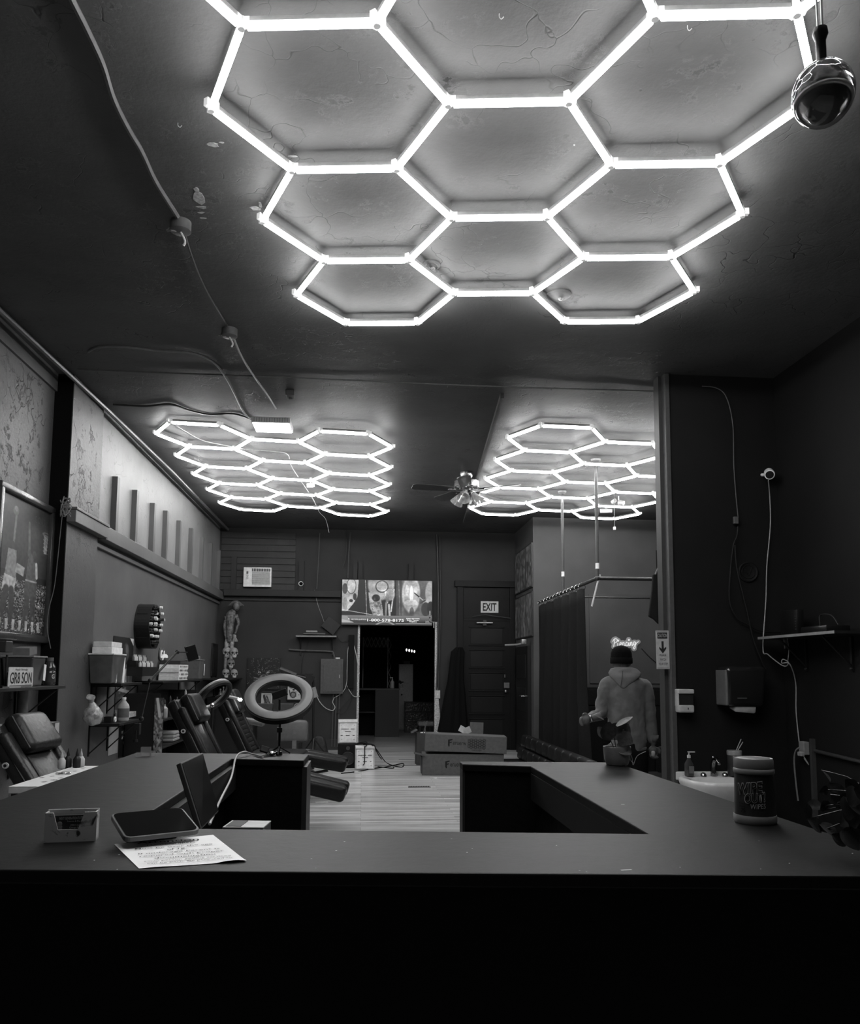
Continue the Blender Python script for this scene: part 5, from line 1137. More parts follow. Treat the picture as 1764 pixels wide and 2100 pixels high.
# script neon on left wall
SCRIPT_P = [[(.3, 0), (.5, 1), (.7, 2)], [(.05, 1.4), (.4, 2.0), (1.0, 2.2), (1.4, 1.75), (1.1, 1.2), (.5, 1.0)],
    [(1.5, .9), (1.55, .15), (1.8, 0), (2.1, .4), (2.5, .6), (2.55, 1.0), (2.25, 1.0), (2.1, .5), (2.3, .05), (2.65, .1), (2.95, .6), (3.0, 1.05), (3.1, .95), (3.35, .95), (3.35, .3), (3.5, .0), (3.8, .3)],
    [(4.35, .85), (4.2, 1.0), (3.95, .9), (3.85, .5), (4.05, .02), (4.4, .15), (4.65, .9), (4.65, .15), (4.85, 0), (5.05, .4), (5.15, .95), (5.2, .5), (5.2, 0), (5.25, .6), (5.5, .95), (5.65, .7), (5.65, .1), (5.85, 0), (6.05, .5)],
    [(6.55, .9), (6.25, .95), (6.1, .4), (6.35, .05), (6.6, .5), (6.68, .95), (6.62, 0), (6.5, -.8), (6.2, -.95), (6.1, -.5), (6.6, 0), (7.1, .7), (7.6, .9)],
    [(1.45, 1.6), (1.55, 1.75), (1.62, 1.6), (1.7, 1.75), (1.8, 1.6), (1.62, 1.35), (1.45, 1.6)], [(4.6, 1.6), (4.7, 1.75), (4.77, 1.6), (4.85, 1.75), (4.95, 1.6), (4.77, 1.35), (4.6, 1.6)]]
SCRIPT_C = [[(1.3, 1.7), (.9, 2.1), (.3, 1.5), (.2, .5), (.7, .0), (1.4, .4)], [(1.5, .9), (1.8, .1), (2.2, .9), (2.0, -.7), (2.4, .2), (3.0, 1.0), (3.2, 2.0), (2.9, .3), (3.4, .1), (3.9, 1.0), (4.2, .2), (4.6, 1.0), (4.9, .1), (5.3, 1.0), (5.7, .1), (6.2, .8), (6.6, .1)]]
def neon(label, nm, strokes, w, h, M, glow, gb, rot=0.):
    t = thing(nm, label, 'neon sign', M)
    P = np.array([p for st_ in strokes for p in st_]); mn, mx = P.min(0), P.max(0); b = MB(); b2 = MB()
    cv = lambda p: ((p[0] - (mn[0] + mx[0]) / 2) / (mx[0] - mn[0]) * w, (p[1] - (mn[1] + mx[1]) / 2) / (mx[1] - mn[1]) * h)
    for st_ in strokes:
        Q = [cv(p) for p in st_]; Q = [Vector((x, y + x * math.tan(rot), .022)) for x, y in Q]; b.tube(Q, .0052, 6, smooth=4)
        for q in catmull(Q, 2): b2.cyl((q.x, q.y, .002 + .00002 * (len(b2.b.faces) % 97)), (q.x, q.y, .012 + .00003 * (len(b2.b.faces) % 89)), .032, n=12)
    b.build('neon_lettering', emis(glow, 'neon_tube'), t, smooth=True)
    b2.build('backing', gb, t); return t
A = at(338, 1344, X=WL + .03)
neon('small script neon sign on the left wall by the folding arm', 'neon_sign', SCRIPT_C, .30, .11, frame('L', (WL + .004, A.y, A.z)), .22, mat(.10, .4, name='acrylic_backing'), .0)
# folding arm with holder
P = [at(282, 1490, X=WL + .33), at(290, 1474, X=WL + .33), at(308, 1396, X=WL + .36), at(364, 1337, X=WL + .42), at(384, 1338, X=WL + .44)]
t = thing('folding_phone_holder', 'black folding desk arm with a phone clamp fixed to the lower shelf', 'arm', T(P[0]))
inv = lambda v: v - P[0]
for nm, a, c in (('lower_arm', 1, 2), ('upper_arm', 2, 3)):
    for s in (-.012, .012): MB().tube([inv(P[a]) + Vector((0, s, s)), inv(P[c]) + Vector((0, s, s))], .0055, 6).build(nm, BLACK, t)
MB().tube([inv(P[3]), inv(P[4])], .007).build('wrist', BLACK, t)
for a in (1, 2, 3): MB().sph(inv(P[a]), (.022, .018, .022), 10).build('joint', BLACK, t, smooth=True)
C = inv(at(393, 1339, X=WL + .44)); MB().box(C, (.12, .02, .17), R=RZ(.5) @ RY(-.3), bev=.006).build('phone', mat(.008, .2, name='dark_glass'), t)
MB().box(inv(P[0]) + Vector((0, 0, -.02)), (.05, .06, .10), bev=.004).build('clamp', BLACK, t); MB().cyl(inv(P[0]) + Vector((0, -.04, -.11)), inv(P[0]) + Vector((0, -.04, -.03)), .006).cyl(inv(P[0]) + Vector((0, -.04, -.13)), inv(P[0]) + Vector((0, -.04, -.11)), .02).build('clamp_screw', BLACK, t)
# third station
A = at(366, 1392, X=WL + .18); yy = A.y
for k in range(5):
    w = .46 if k != 1 else .48
    if k == 4: w = .36
    z = SZ + .001 + k * .044
    t = thing('glove_box', ['white printed glove box at the bottom of the stack of five', 'second white glove box up in the stack of five', 'middle white glove box in the stack of five', 'fourth white glove box up in the stack of five', 'dark flat box on top of the white glove boxes'][k], 'box', (WL + .14, yy - .08 + .02 * (k % 2), z), 'glove boxes stacked on the middle shelf')
    MB().bb(-.11, .11, -w / 2, w / 2, 0, .042, bev=.002).build('carton', mat(.75, .6) if k < 4 else mat(.03, .5), t)
    b = MB(); rs = random.Random(k)
    for j in range(7): y = -w / 2 + .04 + j * w / 7.5; b.bb(.1105, .1115, y, y + rs.uniform(.02, .05), .010, .032)
    b.build('printed_marks', mat(.08, .6), t)
A = at(392, 1392, X=WL + .1); 
t = bin_('grey lidded bin behind the stacked glove boxes', WL + .12, A.y + .12, SZ, .18, .26, .24, mat(.10, .4), lg=.3); MB().box((0, 0, .27), (.10, .12, .05), R=RX(.1)).build('lid', mat(.25, .4), t); MB().box((.10, .10, .12), (.003, .03, .15), R=RX(-.15)).build('price_label', WHITE, t)
# black rack below: tall rolling cart with bottles
a0, a1 = at(326, 1420, X=WL + .34), at(352, 1420, X=WL + .34)
t = thing('black_shelf_unit', 'open black shelf unit against the left wall behind the nearer chair', 'shelf unit', (WL + .17, (at(326, 1500, X=WL + .34).y + at(400, 1500, X=WL + .34).y) / 2, 0))
LL = at(400, 1500, X=WL + .34).y - at(326, 1500, X=WL + .34).y
for s in (-1, 1): MB().bb(-.15, .17, s * LL / 2 - .01, s * LL / 2 + .01, 0, 1.0).build('side_panel', M_SH, t)
for z in (.1, .45, .72): MB().bb(-.15, .16, -LL / 2 + .01, LL / 2 - .01, z, z + .018).build('shelf', M_SH, t)
MB().bb(-.155, -.15, -LL / 2, LL / 2, 0, 1.0).build('back_panel', M_SH, t)
ux, uy = PM[t.name].translation.x, PM[t.name].translation.y
for k, (dy, h, col, lab) in enumerate(((-.35, .16, .10, 'grey squirt bottle, nearest on the black unit'), (-.22, .14, .35, 'pale squirt bottle on the black unit shelf'), (-.08, .17, .04, 'dark dropper bottle on the black unit shelf'), (.10, .15, .2, 'grey round bottle on the black unit shelf'), (.35, .22, .6, 'tall white spray can at the far end of the black unit'))):
    dy = dy * LL
    t = thing('spray_bottle', lab, 'bottle', (ux + .10, uy + dy, .739), 'bottles on the black shelf unit'); MB().lathe([(.03, 0), (.034, .006), (.034, h * .7), (.012, h * .85), (.012, h)], n=14).build('bottle', mat(col, .35), t, smooth=True); MB().lathe([(.014, h), (.014, h + .02), (.004, h + .05)], n=10).build('nozzle', mat(.3 if k == 4 else .02, .4), t, smooth=True)
t = thing('foil_poster', 'narrow strip of shiny foil pictures on the near side of the black unit', 'poster', (ux + .17, uy - LL / 2 - .03, .40)); 
c = Canvas(30, 110, .1); c.noise(30, .9, 12, thr=.5, g=.35); c.noise(12, .7, 14, y0=0, y1=.4); c.put((c.Y > .75).astype(float) * .7, .03).line(.3, .98, .6, .7, .04, .6)
picture('print', c, .085, .56, t, M=frame('B', (0, 0, .28))); MB().bb(-.045, .045, .001, .006, 0, .56).build('sheet', BLACK, t)
for k, (dy, h) in enumerate(((-.1, .12),)):
    t = thing('folded_towels', 'stack of pale folded towels on the low shelf of the black unit', 'towels', (ux + .04, uy + .05, .469))
    for j in range(3): MB().box((0, 0, .02 + j * .035), (.2, .3 - .02 * j, .032), bev=.012).build('towel', mat(.28, .9), t, smooth=True)
solo(MB().lathe([(.0005, .16), (.035, 0)], n=12), 'paper_cone', mat(.5, .6), 'white paper cone standing on the black unit near the tripod', 'cone', loc=Vector((0, 0, 0)), smooth=True).location = (ux + .05, uy + LL * .2, .739)
# tilted ring light on tripod
A0, A1 = at(404, 1455, Y=7.1), at(468, 1395, Y=7.1)
C = (A0 + A1) / 2; u = (A1 - A0); Ls = u.length / 2; u.normalize(); v = (Vector((0, .92, 0)) + Vector((.3, 0, -.25))).normalized(); v = (v - u * v.dot(u)).normalized(); n_ = u.cross(v)
Mr = Matrix((u, v, n_)).transposed()
t = thing('tripod_ring_light', 'silver rimmed ring light tilted on a tripod between the two chairs', 'ring light', (C.x - .02, 7.25, 0))
Cc = C - Vector((C.x - .02, 7.25, 0))
MB().torus(Cc, Ls - .02, .02, Mr, n=48, k=10).build('ring', mat(.35, .25, .3, name='satin_plastic'), t, smooth=True)
MB().torus(Cc - n_ * .02, Ls - .02, .023, Mr, n=48, k=8).build('ring_back', BLACK, t, smooth=True)
MB().cyl((0, 0, .45), Cc - Vector((0, 0, Ls * .5)), .01).build('pole', BLACK, t); MB().sph(Cc - Vector((0, 0, Ls * .5)), .02, 10).build('knob', CHROME, t)
for k in range(3): a = k * 2.094; MB().tube([(0, 0, .5), (.25 * math.cos(a), .25 * math.sin(a), .012)], .008).build('leg', BLACK, t)
# small lit lamp head
C = at(493, 1435, Y=7.75)
t = thing('clip_lamp', 'tiny bright lamp head glowing between the far chair and ring light', 'lamp', T(C))
MB().sph((0, 0, 0), .016, 14).build('bulb', emis(40, 'lamp_bulb'), t, smooth=True); MB().cyl((-.14, .0, .035), (-.02, 0, .01), .014).build('lamp_head', mat(.5, .4), t, smooth=True)
MB().tube([(-.14, 0, .035), (-.22, .05, 0), (-.26, .1, -.35), (-.26, .1, -C.z + .01)], .008, smooth=4).build('arm', BLACK, t, smooth=True); MB().cyl((-.26, .1, -C.z), (-.26, .1, -C.z + .015), .1, n=24).build('base', IRON, t)
# corner shelf: skulls, hanging skeleton, frame, bottles
A = at(444, 1385, X=WL + .02)
t = thing('narrow_frame', 'narrow dark framed picture left of the skulls in the corner', 'framed picture', frame('L', (WL, at(443, 1350, X=WL + .02).y, 1.39))); MB().box((0, 0, .012), (.62, .50, .024), bev=.004).build('frame', mat(.012, .4), t); MB().box((0, 0, .026), (.50, .40, .003)).build('print', mat(.02, .4, var=.6, scale=8), t)
BONE = mat(.30, .4, name='bone', bump=.3, scale=30, var=.35)
def skull(label, c, s, rz=0.):
    t = thing('skull', label, 'skull', (c[0], c[1], c[2]), 'stacked decorative skulls', rz)
    b = MB().sph((0, .01 * s, .62 * s), (.42 * s, .52 * s, .42 * s), 16); b.box((0, -.26 * s, .30 * s), (.46 * s, .34 * s, .34 * s), bev=.08 * s, seg=2).sph((-.28 * s, -.28 * s, .40 * s), .10 * s, 8).sph((.28 * s, -.28 * s, .40 * s), .10 * s, 8); b.build('cranium', BONE, t, smooth='all')
    MB().box((0, -.26 * s, .09 * s), (.40 * s, .36 * s, .16 * s), bev=.06 * s).build('jaw', BONE, t, smooth='all')
    for x in (-.17, .17): MB().sph((x * s, -.40 * s, .52 * s), (.12 * s, .10 * s, .12 * s), 10).build('eye_socket', INK, t, smooth=True)
    MB().sph((0, -.43 * s, .36 * s), (.05 * s, .05 * s, .08 * s), 8).build('nose_hole', INK, t, smooth=True)
    b = MB(); [b.box(((k - 2.5) * .065 * s, -.44 * s, .19 * s), (.045 * s, .03 * s, .09 * s)) for k in range(6)]; b.build('teeth', mat(.55, .4), t)
    return t
ys = 12.35; zs = SZ + .001
def ksk(px, py): p = at(px, py, Y=ys); return p
for k, (px, py, s, lab) in enumerate(((463, 1384, .135, 'left skull at the bottom of the corner skull stack'), (480, 1384, .13, 'right skull at the bottom of the corner skull stack'), (473, 1365, .14, 'wide skull in the middle of the corner skull stack'), (465, 1347, .16, 'left skull at the top of the corner skull stack'), (483, 1349, .15, 'right skull at the top of the corner skull stack'))):
    p = ksk(px, py); z = zs if k < 2 else zs + (.145 if k == 2 else .30)
    skull(lab, (p.x, ys + (.0 if k != 4 else -.17) - (.0 if k < 3 else .0), z), s, .3)
t = thing('skeleton_figure', 'hanging mummified skeleton figure in the far left corner', 'figure', T(at(472, 1250, Y=12.66)))
oo = PM[t.name].translation
K = lambda px, py, d=0.: at(px, py, Y=12.66 + d) - oo
b = MB(); b.sph(K(485, 1243), (.055, .07, .075), 14).tube([K(481, 1252), K(474, 1262), K(472, 1280), K(471, 1300), K(470, 1318)], [.03, .085, .06, .055, .04], 12, smooth=4)
b.tube([K(465, 1264), K(461, 1282), K(462, 1300), K(465, 1312)], [.035, .026, .022, .015], 8, smooth=3).tube([K(483, 1262), K(489, 1276), K(485, 1290), K(482, 1301)], [.035, .026, .022, .015], 8, smooth=3)
b.build('body', mat(.13, .5, name='ragged_cloth', bump=1.2, scale=30, var=.8), t, smooth='all')
for i, (x0, x1) in enumerate(((465, 461), (476, 472))): MB().tube([K(x0, 1316), K((x0 + x1) / 2, 1345), K(x1, 1375)], [.035, .028, .02], 8, smooth=3).build('leg', BONE, t, smooth='all')
for hx, hy in ((465, 1313), (481, 1304)):
    b = MB()
    for k in range(5): b.tube([K(hx, hy), K(hx - 3 + k * 1.8, hy + 7), K(hx - 3 + k * 2.2, hy + 12)], .008, 5, smooth=3)
    b.sph(K(hx, hy + 1), (.03, .02, .04), 8); b.build('hand', BONE, t, smooth='all')
b = MB(); rs = random.Random(3)
for k in range(40): a = rs.uniform(-1.4, 1.6); b.tube([K(484, 1239), K(484 + 9 * math.sin(a), 1238 - 7 * math.cos(a)), K(484 + rs.uniform(9, 17) * math.sin(a), 1242 - rs.uniform(-3, 6) * math.cos(a))], .003, 4, smooth=3)
q = b.build('hair', mat(.10, .7), t); q['kind'] = 'stuff'
MB().tube([K(480, 1246), K(479, 1238), K(479, 1230, .18)], .006, 5).build('hanging_cord', BLACK, t)
for k, (px, h, lab) in enumerate(((458, .10, 'small clear bottle, leftmost below the corner skull shelf'), (464, .13, 'taller clear bottle below the corner skull shelf'), (470, .09, 'short glass jar among bottles below the skull shelf'), (477, .12, 'pale capped bottle, rightmost below the corner skull shelf'))):
    p = at(px, 1418, Y=12.3)
    t = thing('glass_bottle', lab, 'bottle', (p.x, 12.05, .841), 'bottles below the corner shelf'); MB().lathe([(.025, 0), (.028, .005), (.028, h * .6), (.01, h * .8), (.01, h)], n=12).build('bottle', mat(.25, .15, spec=.8), t, smooth=True); MB().lathe([(.012, h), (.012, h + .02)], n=10).build('cap', mat(.5, .4), t)
t = thing('corner_cabinet', 'black cabinet in the far left corner under the skull shelf', 'cabinet', (-1.98, 12.35, 0)); MB().bb(-.28, .36, -.35, .40, 0, .84, bev=.004).build('casing', M_SH, t); MB().bb(-.26, .34, -.365, -.35, .04, .80, bev=.004).build('cabinet_door', M_SH, t); MB().sph((.28, -.375, .5), .015, 8).build('knob', STEEL, t)
# stations between the chairs and the back wall: stool, arm stand, bag, tray
A = at(600, 1500, Y=9.6)
t = thing('rolling_stool', 'pale backed rolling stool beyond the ring light', 'stool', (A.x + .02, 9.8, 0))
c = MB().box((0, 0, 0), (.36, .07, .27), bev=.05, seg=4); bmesh.ops.transform(c.b, matrix=Matrix.Translation((-.02, -.12, at(600, 1500, Y=9.6).z)) @ RX(-.12).to_4x4(), verts=c.b.verts); c.build('backrest', mat(.10, .45, name='grey_leather'), t, smooth='all')
zz = at(590, 1543, Y=9.6).z
MB().lathe([(.24, zz - .06), (.26, zz - .03), (.25, zz), (.0001, zz + .01)], n=28).build('seat', mat(.12, .45, name='grey_leather'), t, smooth=True); MB().box((0, -.15, (zz + at(600, 1500, Y=9.6).z) / 2), (.05, .02, .3)).build('back_post', STEEL, t)
MB().cyl((0, 0, .05), (0, 0, max(.08, zz - .06)), .025).build('column', CHROME, t)
for k in range(5): a = k * 1.257; MB().tube([(0, 0, .08), (.22 * math.cos(a), .22 * math.sin(a), .045)], .014).sph((.22 * math.cos(a), .22 * math.sin(a), .025), .025, 8).build('leg', IRON, t)
A = at(644, 1530, Z=0)
bx = at(643, 1530, Y=10.2).x
t = thing('lamp_stand', 'tall black stand with a boom arm behind the ring light', 'stand', (bx, 10.2, 0))
K = lambda px, py, d=0.: at(px, py, Y=10.2 + d) - Vector((bx, 10.2, 0))
MB().tube([K(643, 1395), K(643, 1450), Vector((0, 0, .02))], .016, smooth=0).build('pole', BLACK, t, smooth=True); MB().tube([K(574, 1372), K(608, 1385), K(634, 1392)], [.03, .026, .02], 8).build('boom', mat(.03, .4), t, smooth=True)
MB().box(K(625, 1383), (.2, .05, .02)).box(K(634, 1395), (.10, .06, .14), R=RY(.4)).build('tool_tray', BLACK, t); MB().box(K(645, 1420), (.06, .05, .13), R=RY(-.3)).build('power_block', mat(.25, .5), t)
for k in range(3): a = k * 2.094 + .5; MB().tube([(0, 0, .4), (.32 * math.cos(a), .32 * math.sin(a), .015)], .010).build('leg', BLACK, t)
A = at(655, 1545, Z=.0); 
b = MB().box((0, 0, .18), (.28, .2, .36), bev=.05, seg=3, taper=(.45, .7)); 
for v in b.b.verts: v.co += Vector((math.sin(v.co.z * 30) * .012, math.cos(v.co.x * 40) * .01, 0))
solo(b, 'gear_bag', mat(.012, .6, name='nylon', bump=.6), 'slumped black bag on the floor beside the lamp stand', 'bag', smooth=True, loc=Vector((0, 0, 0))).location = (at(655, 1530, Y=11.2).x, 11.2, 0)
A = at(612, 1570, Z=0)
t = thing('work_trolley', 'small dark work trolley with instruments seen through the ring light', 'trolley', (at(568, 1470, Y=10.9).x, 10.9, 0)); z_ = at(568, 1458, Y=10.9).z
MB().bb(-.34, .34, -.2, .2, z_ - .02, z_, bev=.004).build('tray_top', mat(.03, .4), t)
for s in (-1, 1):
    for y in (-.17, .17): MB().bb(s * .32 - .012, s * .32 + .012, y - .012, y + .012, 0, z_ - .02).build('leg', BLACK, t)
for x in (-.15, .12): MB().box((x, -.05, z_ + .05), (.2, .12, .10), bev=.004).build('storage_box', mat(.06, .4), t)
MB().torus((.28, -.1, z_ + .05), .05, .008, RX(1.57)).build('wire_coil', mat(.2, .4), t, smooth=True)
for k, (px, py, w_, lab) in enumerate(((494, 1437, 0, ''),)): pass
P_ = [at(505, 1476, Y=9.0), at(520, 1500, Y=9.0)]
t = thing('arm_rest_stand', 'chrome and black arm rest behind the farther tattoo chair', 'arm rest', (P_[0].x + .05, 9.05, 0)); z1_ = P_[0].z
MB().cyl((0, 0, .02), (0, 0, z1_ - .05), .014).build('pole', CHROME, t, smooth=True); MB().lathe([(.16, 0), (.16, .015), (.02, .02)], n=24).build('base', IRON, t, smooth=True); rbox((0, 0, z1_ - .02), (.30, .13, .07), RY(.15), .03, mat(.12, .25, name='chrome_pad'), 'pad', t)
# floor bits by the near chair
A = at(627, 1640, Z=0); solo(MB().cyl((-.03, 0, .022), (.04, .02, .022), .022, n=14), 'tape_roll', mat(.3, .5), 'pale tape roll lying on the floor under the nearer chair', 'tape', loc=Vector((0, 0, 0)), smooth=True).location = A
A = at(660, 1647, Z=0); solo(MB().box((0, 0, .006), (.12, .025, .012), bev=.003).sph((.06, .0, .012), .008, 6), 'dropped_pen', mat(.5, .4), 'small white pen like piece on the floor under the leg rest', 'pen', loc=Vector((0, 0, 0))).location = A

# ================================================================= CEILING THINGS
def onC(px, py, d=.012): return at(px, py, Z=CEIL - d)
GC = mat(.16, .4, name='painted_cable')
cable('ceiling_conduit', [onC(120, -60), onC(148, 0), onC(178, 60), onC(210, 130), onC(232, 200), onC(262, 262), onC(290, 310), onC(318, 370), onC(352, 425), onC(364, 444)], .012, mat(.12, .35, name='painted_cable'), 'thick painted cable running across the dark ceiling at upper left')
cable('ceiling_wire', [onC(376, 470), onC(395, 530), onC(420, 590), onC(450, 640), onC(466, 668)], .006, mat(.04, .4), 'thin dark wire joining the two ceiling junction boxes')
cable('ceiling_wire', [onC(478, 690), onC(495, 730), onC(520, 770), onC(545, 805), onC(566, 838)], .008, GC, 'painted wire from the farther junction box to the lit ceiling panel')
cable('ceiling_wire', [onC(180, 722), onC(205, 712), onC(260, 712), onC(320, 719), onC(390, 724), onC(436, 742), onC(462, 772), onC(480, 805), onC(500, 845), onC(522, 867)], .008, GC, 'painted wire curving over the ceiling from the left wall to the lit panel')
cable('ceiling_wire', [onC(232, 830), onC(300, 833), onC(348, 829), onC(390, 842), onC(430, 850), onC(480, 849), onC(520, 862)], .009, mat(.05, .4), 'dark wavy wire on the ceiling just beyond the left light grid corner')
cable('light_wire', [at(342, 863, Z=3.41), at(375, 882, Z=3.36), at(415, 903, Z=3.37), at(455, 912, Z=3.40), at(498, 921, Z=3.39)], .004, mat(.6, .4), 'white wire sagging under the near corner of the left light grid')
cable('light_wire', [at(498, 921, Z=3.41), at(560, 926, Z=3.44), at(590, 932, Z=3.45), at(600, 960, Z=3.45), at(640, 1020, Z=3.46), at(655, 1050, Z=3.46), at(668, 1065, Z=3.40), at(675, 1092, Z=3.25)], .004, mat(.5, .4), 'white wire trailing through the middle of the left light grid')
for k, (px, py, lab) in enumerate(((371, 455, 'nearer round junction box on the dark ceiling, with a dangling wire end'), (471, 675, 'farther round junction box on the dark ceiling before the lit panel'))):
    t = thing('junction_box', lab, 'junction box', frame('C', onC(px, py, 0)), 'ceiling junction boxes')
    MB().lathe([(.052, 0), (.052, .05), (.045, .054), (.0001, .054)], n=20).build('box', mat(.10, .4, name='painted_metal'), t, smooth=True); b = MB(); b.tube([(.0, .0, .054), (.02, -.02, .09), (.01, -.03, .11)], .006, 6, smooth=3); b.build('wire_end', mat(.5, .4), t); MB().tube([(-.05, 0, .03), (-.07, .0, .05), (-.04, .02, .06), (-.02, .0, .05)], .004, 5, smooth=3).build('wire_loop', GC, t)
p = onC(596, 803, 0)
t = thing('ceiling_sensor', 'small pale box sensor on the ceiling between the light grids', 'sensor', frame('C', p)); MB().box((0, 0, .025), (.07, .12, .05), bev=.006).build('casing', mat(.10, .4), t); MB().box((0, -.02, .052), (.03, .03, .006)).build('lens_face', BLACK, t)
for px, py, r, lab in ((885, 541, .05, 'painted round ceiling rose inside the middle hexagon'), (1146, 604, .075, 'wide painted ceiling rose inside the right front hexagon')):
    t = thing('ceiling_rose', lab, 'ceiling rose', frame('C', onC(px, py, 0)), 'old ceiling roses')
    MB().lathe([(r, 0), (r, .008), (r * .8, .016), (r * .55, .012), (r * .35, .02), (.0001, .022)], n=28).build('plate', M_CEIL, t, smooth=True); MB().sph((.01, .0, .026), (.014, .012, .012), 8).build('screw', mat(.2, .4), t)
for px, py, lab in ((1024, 28, 'small hook screwed in the ceiling inside the top hexagon'), (1410, 52, 'bent cable clip beside the top right light tube'), (365, 252, 'bent nail left of the front light grid')):
    p = onC(px, py, .0); solo(MB().tube([p, p - Vector((0, 0, .012)), p + Vector((.008, .004, -.016)), p + Vector((.016, 0, -.010))], .0016, 6, smooth=3), 'ceiling_hook', mat(.3, .4), lab, 'hook')
rs = random.Random(12); ceil_ob = bpy.data.objects['ceiling']; fm_ = mat(.32, .7, name='bare_plaster', var=.4, scale=60)
for px, py, w_, h_ in ((406, 405, .035, .06), (402, 388, .015, .02), (414, 425, .03, .012), (412, 436, .022, .008), (416, 447, .02, .007), (437, 297, .03, .014), (455, 292, .014, .006), (524, 427, .03, .022), (534, 420, .01, .03), (545, 432, .012, .008), (1178, 297, .006, .006), (600, 320, .02, .01)):
    p = onC(px, py, 0); n = 9; P_ = []
    for k in range(n): a = 2 * math.pi * k / n; r = rs.uniform(.6, 1.15); P_.append((w_ * r * math.cos(a), h_ * r * math.sin(a)))
    MB().plate(P_, .0015, 0, M=frame('C', p)).build('paint_flake', fm_, ceil_ob)
# lit square panel
c0, c1 = at(521, 868, Z=3.43), at(598, 868, Z=3.43); C = (c0 + c1) / 2; W_ = c1.x - c0.x
t = thing('lit_ceiling_panel', 'glowing perforated rectangular lamp hung at the near edge of the left light grid', 'ceiling light', T(C.x, C.y, 3.385))
MB().box((0, 0, .03), (W_, .30, .05), bev=.004).build('casing', mat(.6, .4), t); MB().box((0, 0, .0035), (W_ * .94, .27, .006)).build('glowing_face', emis(5, 'panel_glow'), t)
b = MB()
for i in range(14): b.box((-W_ * .43 + i * W_ * .86 / 13, -.152, .028), (.006, .004, .035))
b.build('front_fins', mat(.3, .4), t)
for sx in (-1, 1): MB().tube([(sx * W_ * .45, .0, .055), (sx * W_ * .2, .1, CEIL - 3.386)], .002, 4).build('hanging_wire', STEEL, t)
# small devices on the ceiling near the grids
for px, py, lab, r in ((1243, 1047, 'white box spotlight lying tilted at the right light grid', 0), (1269, 1030, 'small white twin spotlight bracket above the piercing corner', 1), (637, 995, 'small white connector box inside the left light grid', 0)):
    p = at(px, py, Z=3.42); t = thing('spotlight' if px > 1000 else 'connector_box', lab, 'spotlight' if px > 1000 else 'connector', T(p))
    if r: MB().cyl((0, 0, 0), (.05, -.05, -.02), .03).cyl((-.08, .02, .0), (-.05, -.03, .02), .025).build('heads', WHITE, t, smooth=True); MB().cyl((0, 0, 0), (0, 0, .08), .008).build('stem', WHITE, t)
    else: MB().box((0, 0, 0), (.16 if px > 1000 else .07, .10, .05), R=RZ(-.3) @ RX(.3), bev=.006).build('casing', WHITE, t); MB().cyl((0, 0, .02), (0, 0, .08), .008).build('stem', WHITE, t)
P0 = at(1260, 1055, Y=9.6)
t = thing('pull_cord', 'pull cord with a white end hanging under the right light grid', 'pull cord', T(P0.x, 9.6, CEIL)); zz = at(1260, 1082, Y=9.6).z - CEIL; MB().cyl((0, 0, 0), (0, 0, zz), .003, n=5).build('cord', mat(.2, .5), t); MB().box((0, 0, zz - .01), (.03, .03, .04), bev=.006).build('end_pull', WHITE, t)
# ceiling fan
FX = at(957, 1000, Y=8.9).x
t = thing('ceiling_fan', 'five blade ceiling fan with ribbed glass lamp shades between the back light grids', 'ceiling fan', T(FX, 8.9, 0))
fz = lambda py: at(957, py, Y=8.9).z
z_t, z_m0, z_m1 = CEIL, fz(988), fz(1002)
MB().lathe([(.07, CEIL - .001), (.075, CEIL - .03), (.05, CEIL - .08), (.03, CEIL - .1)][::-1], n=24).build('canopy', STEEL, t, smooth=True)
MB().cyl((0, 0, z_m0), (0, 0, CEIL - .08), .025).build('downrod', STEEL, t, smooth=True)
MB().lathe([(.05, z_m0 + .05), (.09, z_m0 + .02), (.14, z_m0), (.145, z_m1 + .01), (.13, z_m1), (.0001, z_m1)][::-1], n=36).build('motor', mat(.5, .25, .9, name='brushed_steel'), t, smooth=True)
MB().lathe([(.07, z_m1), (.075, z_m1 - .03), (.05, z_m1 - .06), (.0001, z_m1 - .06)][::-1], n=24).build('light_hub', CHROME, t, smooth=True)
for k in range(5):
    a = math.radians(-28 + 72 * k); d = Vector((math.cos(a), math.sin(a), 0)); R = RZ(a) @ RX(.2)
    bl = MB().plate([(.17, -.05), (.22, -.065), (.60, -.075), (.63, -.05), (.63, .05), (.60, .075), (.22, .065), (.17, .05)], .008)
    bmesh.ops.transform(bl.b, matrix=Matrix.Translation((0, 0, z_m1 - .015)) @ R.to_4x4(), verts=bl.b.verts); o = bl.build('blade', mat(.05, .35, name='dark_wood', bump=.1), t)
    MB().tube([Vector((0, 0, z_m1 - .005)) + d * .09, Vector((0, 0, z_m1 - .012)) + d * .15, Vector((0, 0, z_m1 - .018)) + d * .22], .012, 6, flat=.5).build('blade_arm', CHROME, o)
for k in range(3):
    a = math.radians(-110 + 120 * k); d = Vector((math.cos(a), math.sin(a), 0)); q = (d * .75 + Vector((0, 0, -.8))).normalized().to_track_quat('Z', 'Y').to_matrix()
    b = MB(); n = 30; rings = []; c0 = Vector((0, 0, z_m1 - .05)) + d * .07
    for r, z in ((.02, 0), (.03, .02), (.048, .06), (.062, .10), (.075, .135)):
        rings.append([b.b.verts.new(c0 + q @ Vector((r * (1 + .06 * (i % 2)) * math.cos(2 * math.pi * i / n), r * (1 + .06 * (i % 2)) * math.sin(2 * math.pi * i / n), z))) for i in range(n)])
    b.skin(rings, cap=False); b.build('lamp_shade', mat(.45, .12, spec=.8, name='ribbed_glass', trans=.4, var=.3), t, smooth='all')
MB().sph(Vector((0, 0, z_m1 - .07)), .03, 10).build('finial', CHROME, t, smooth=True)
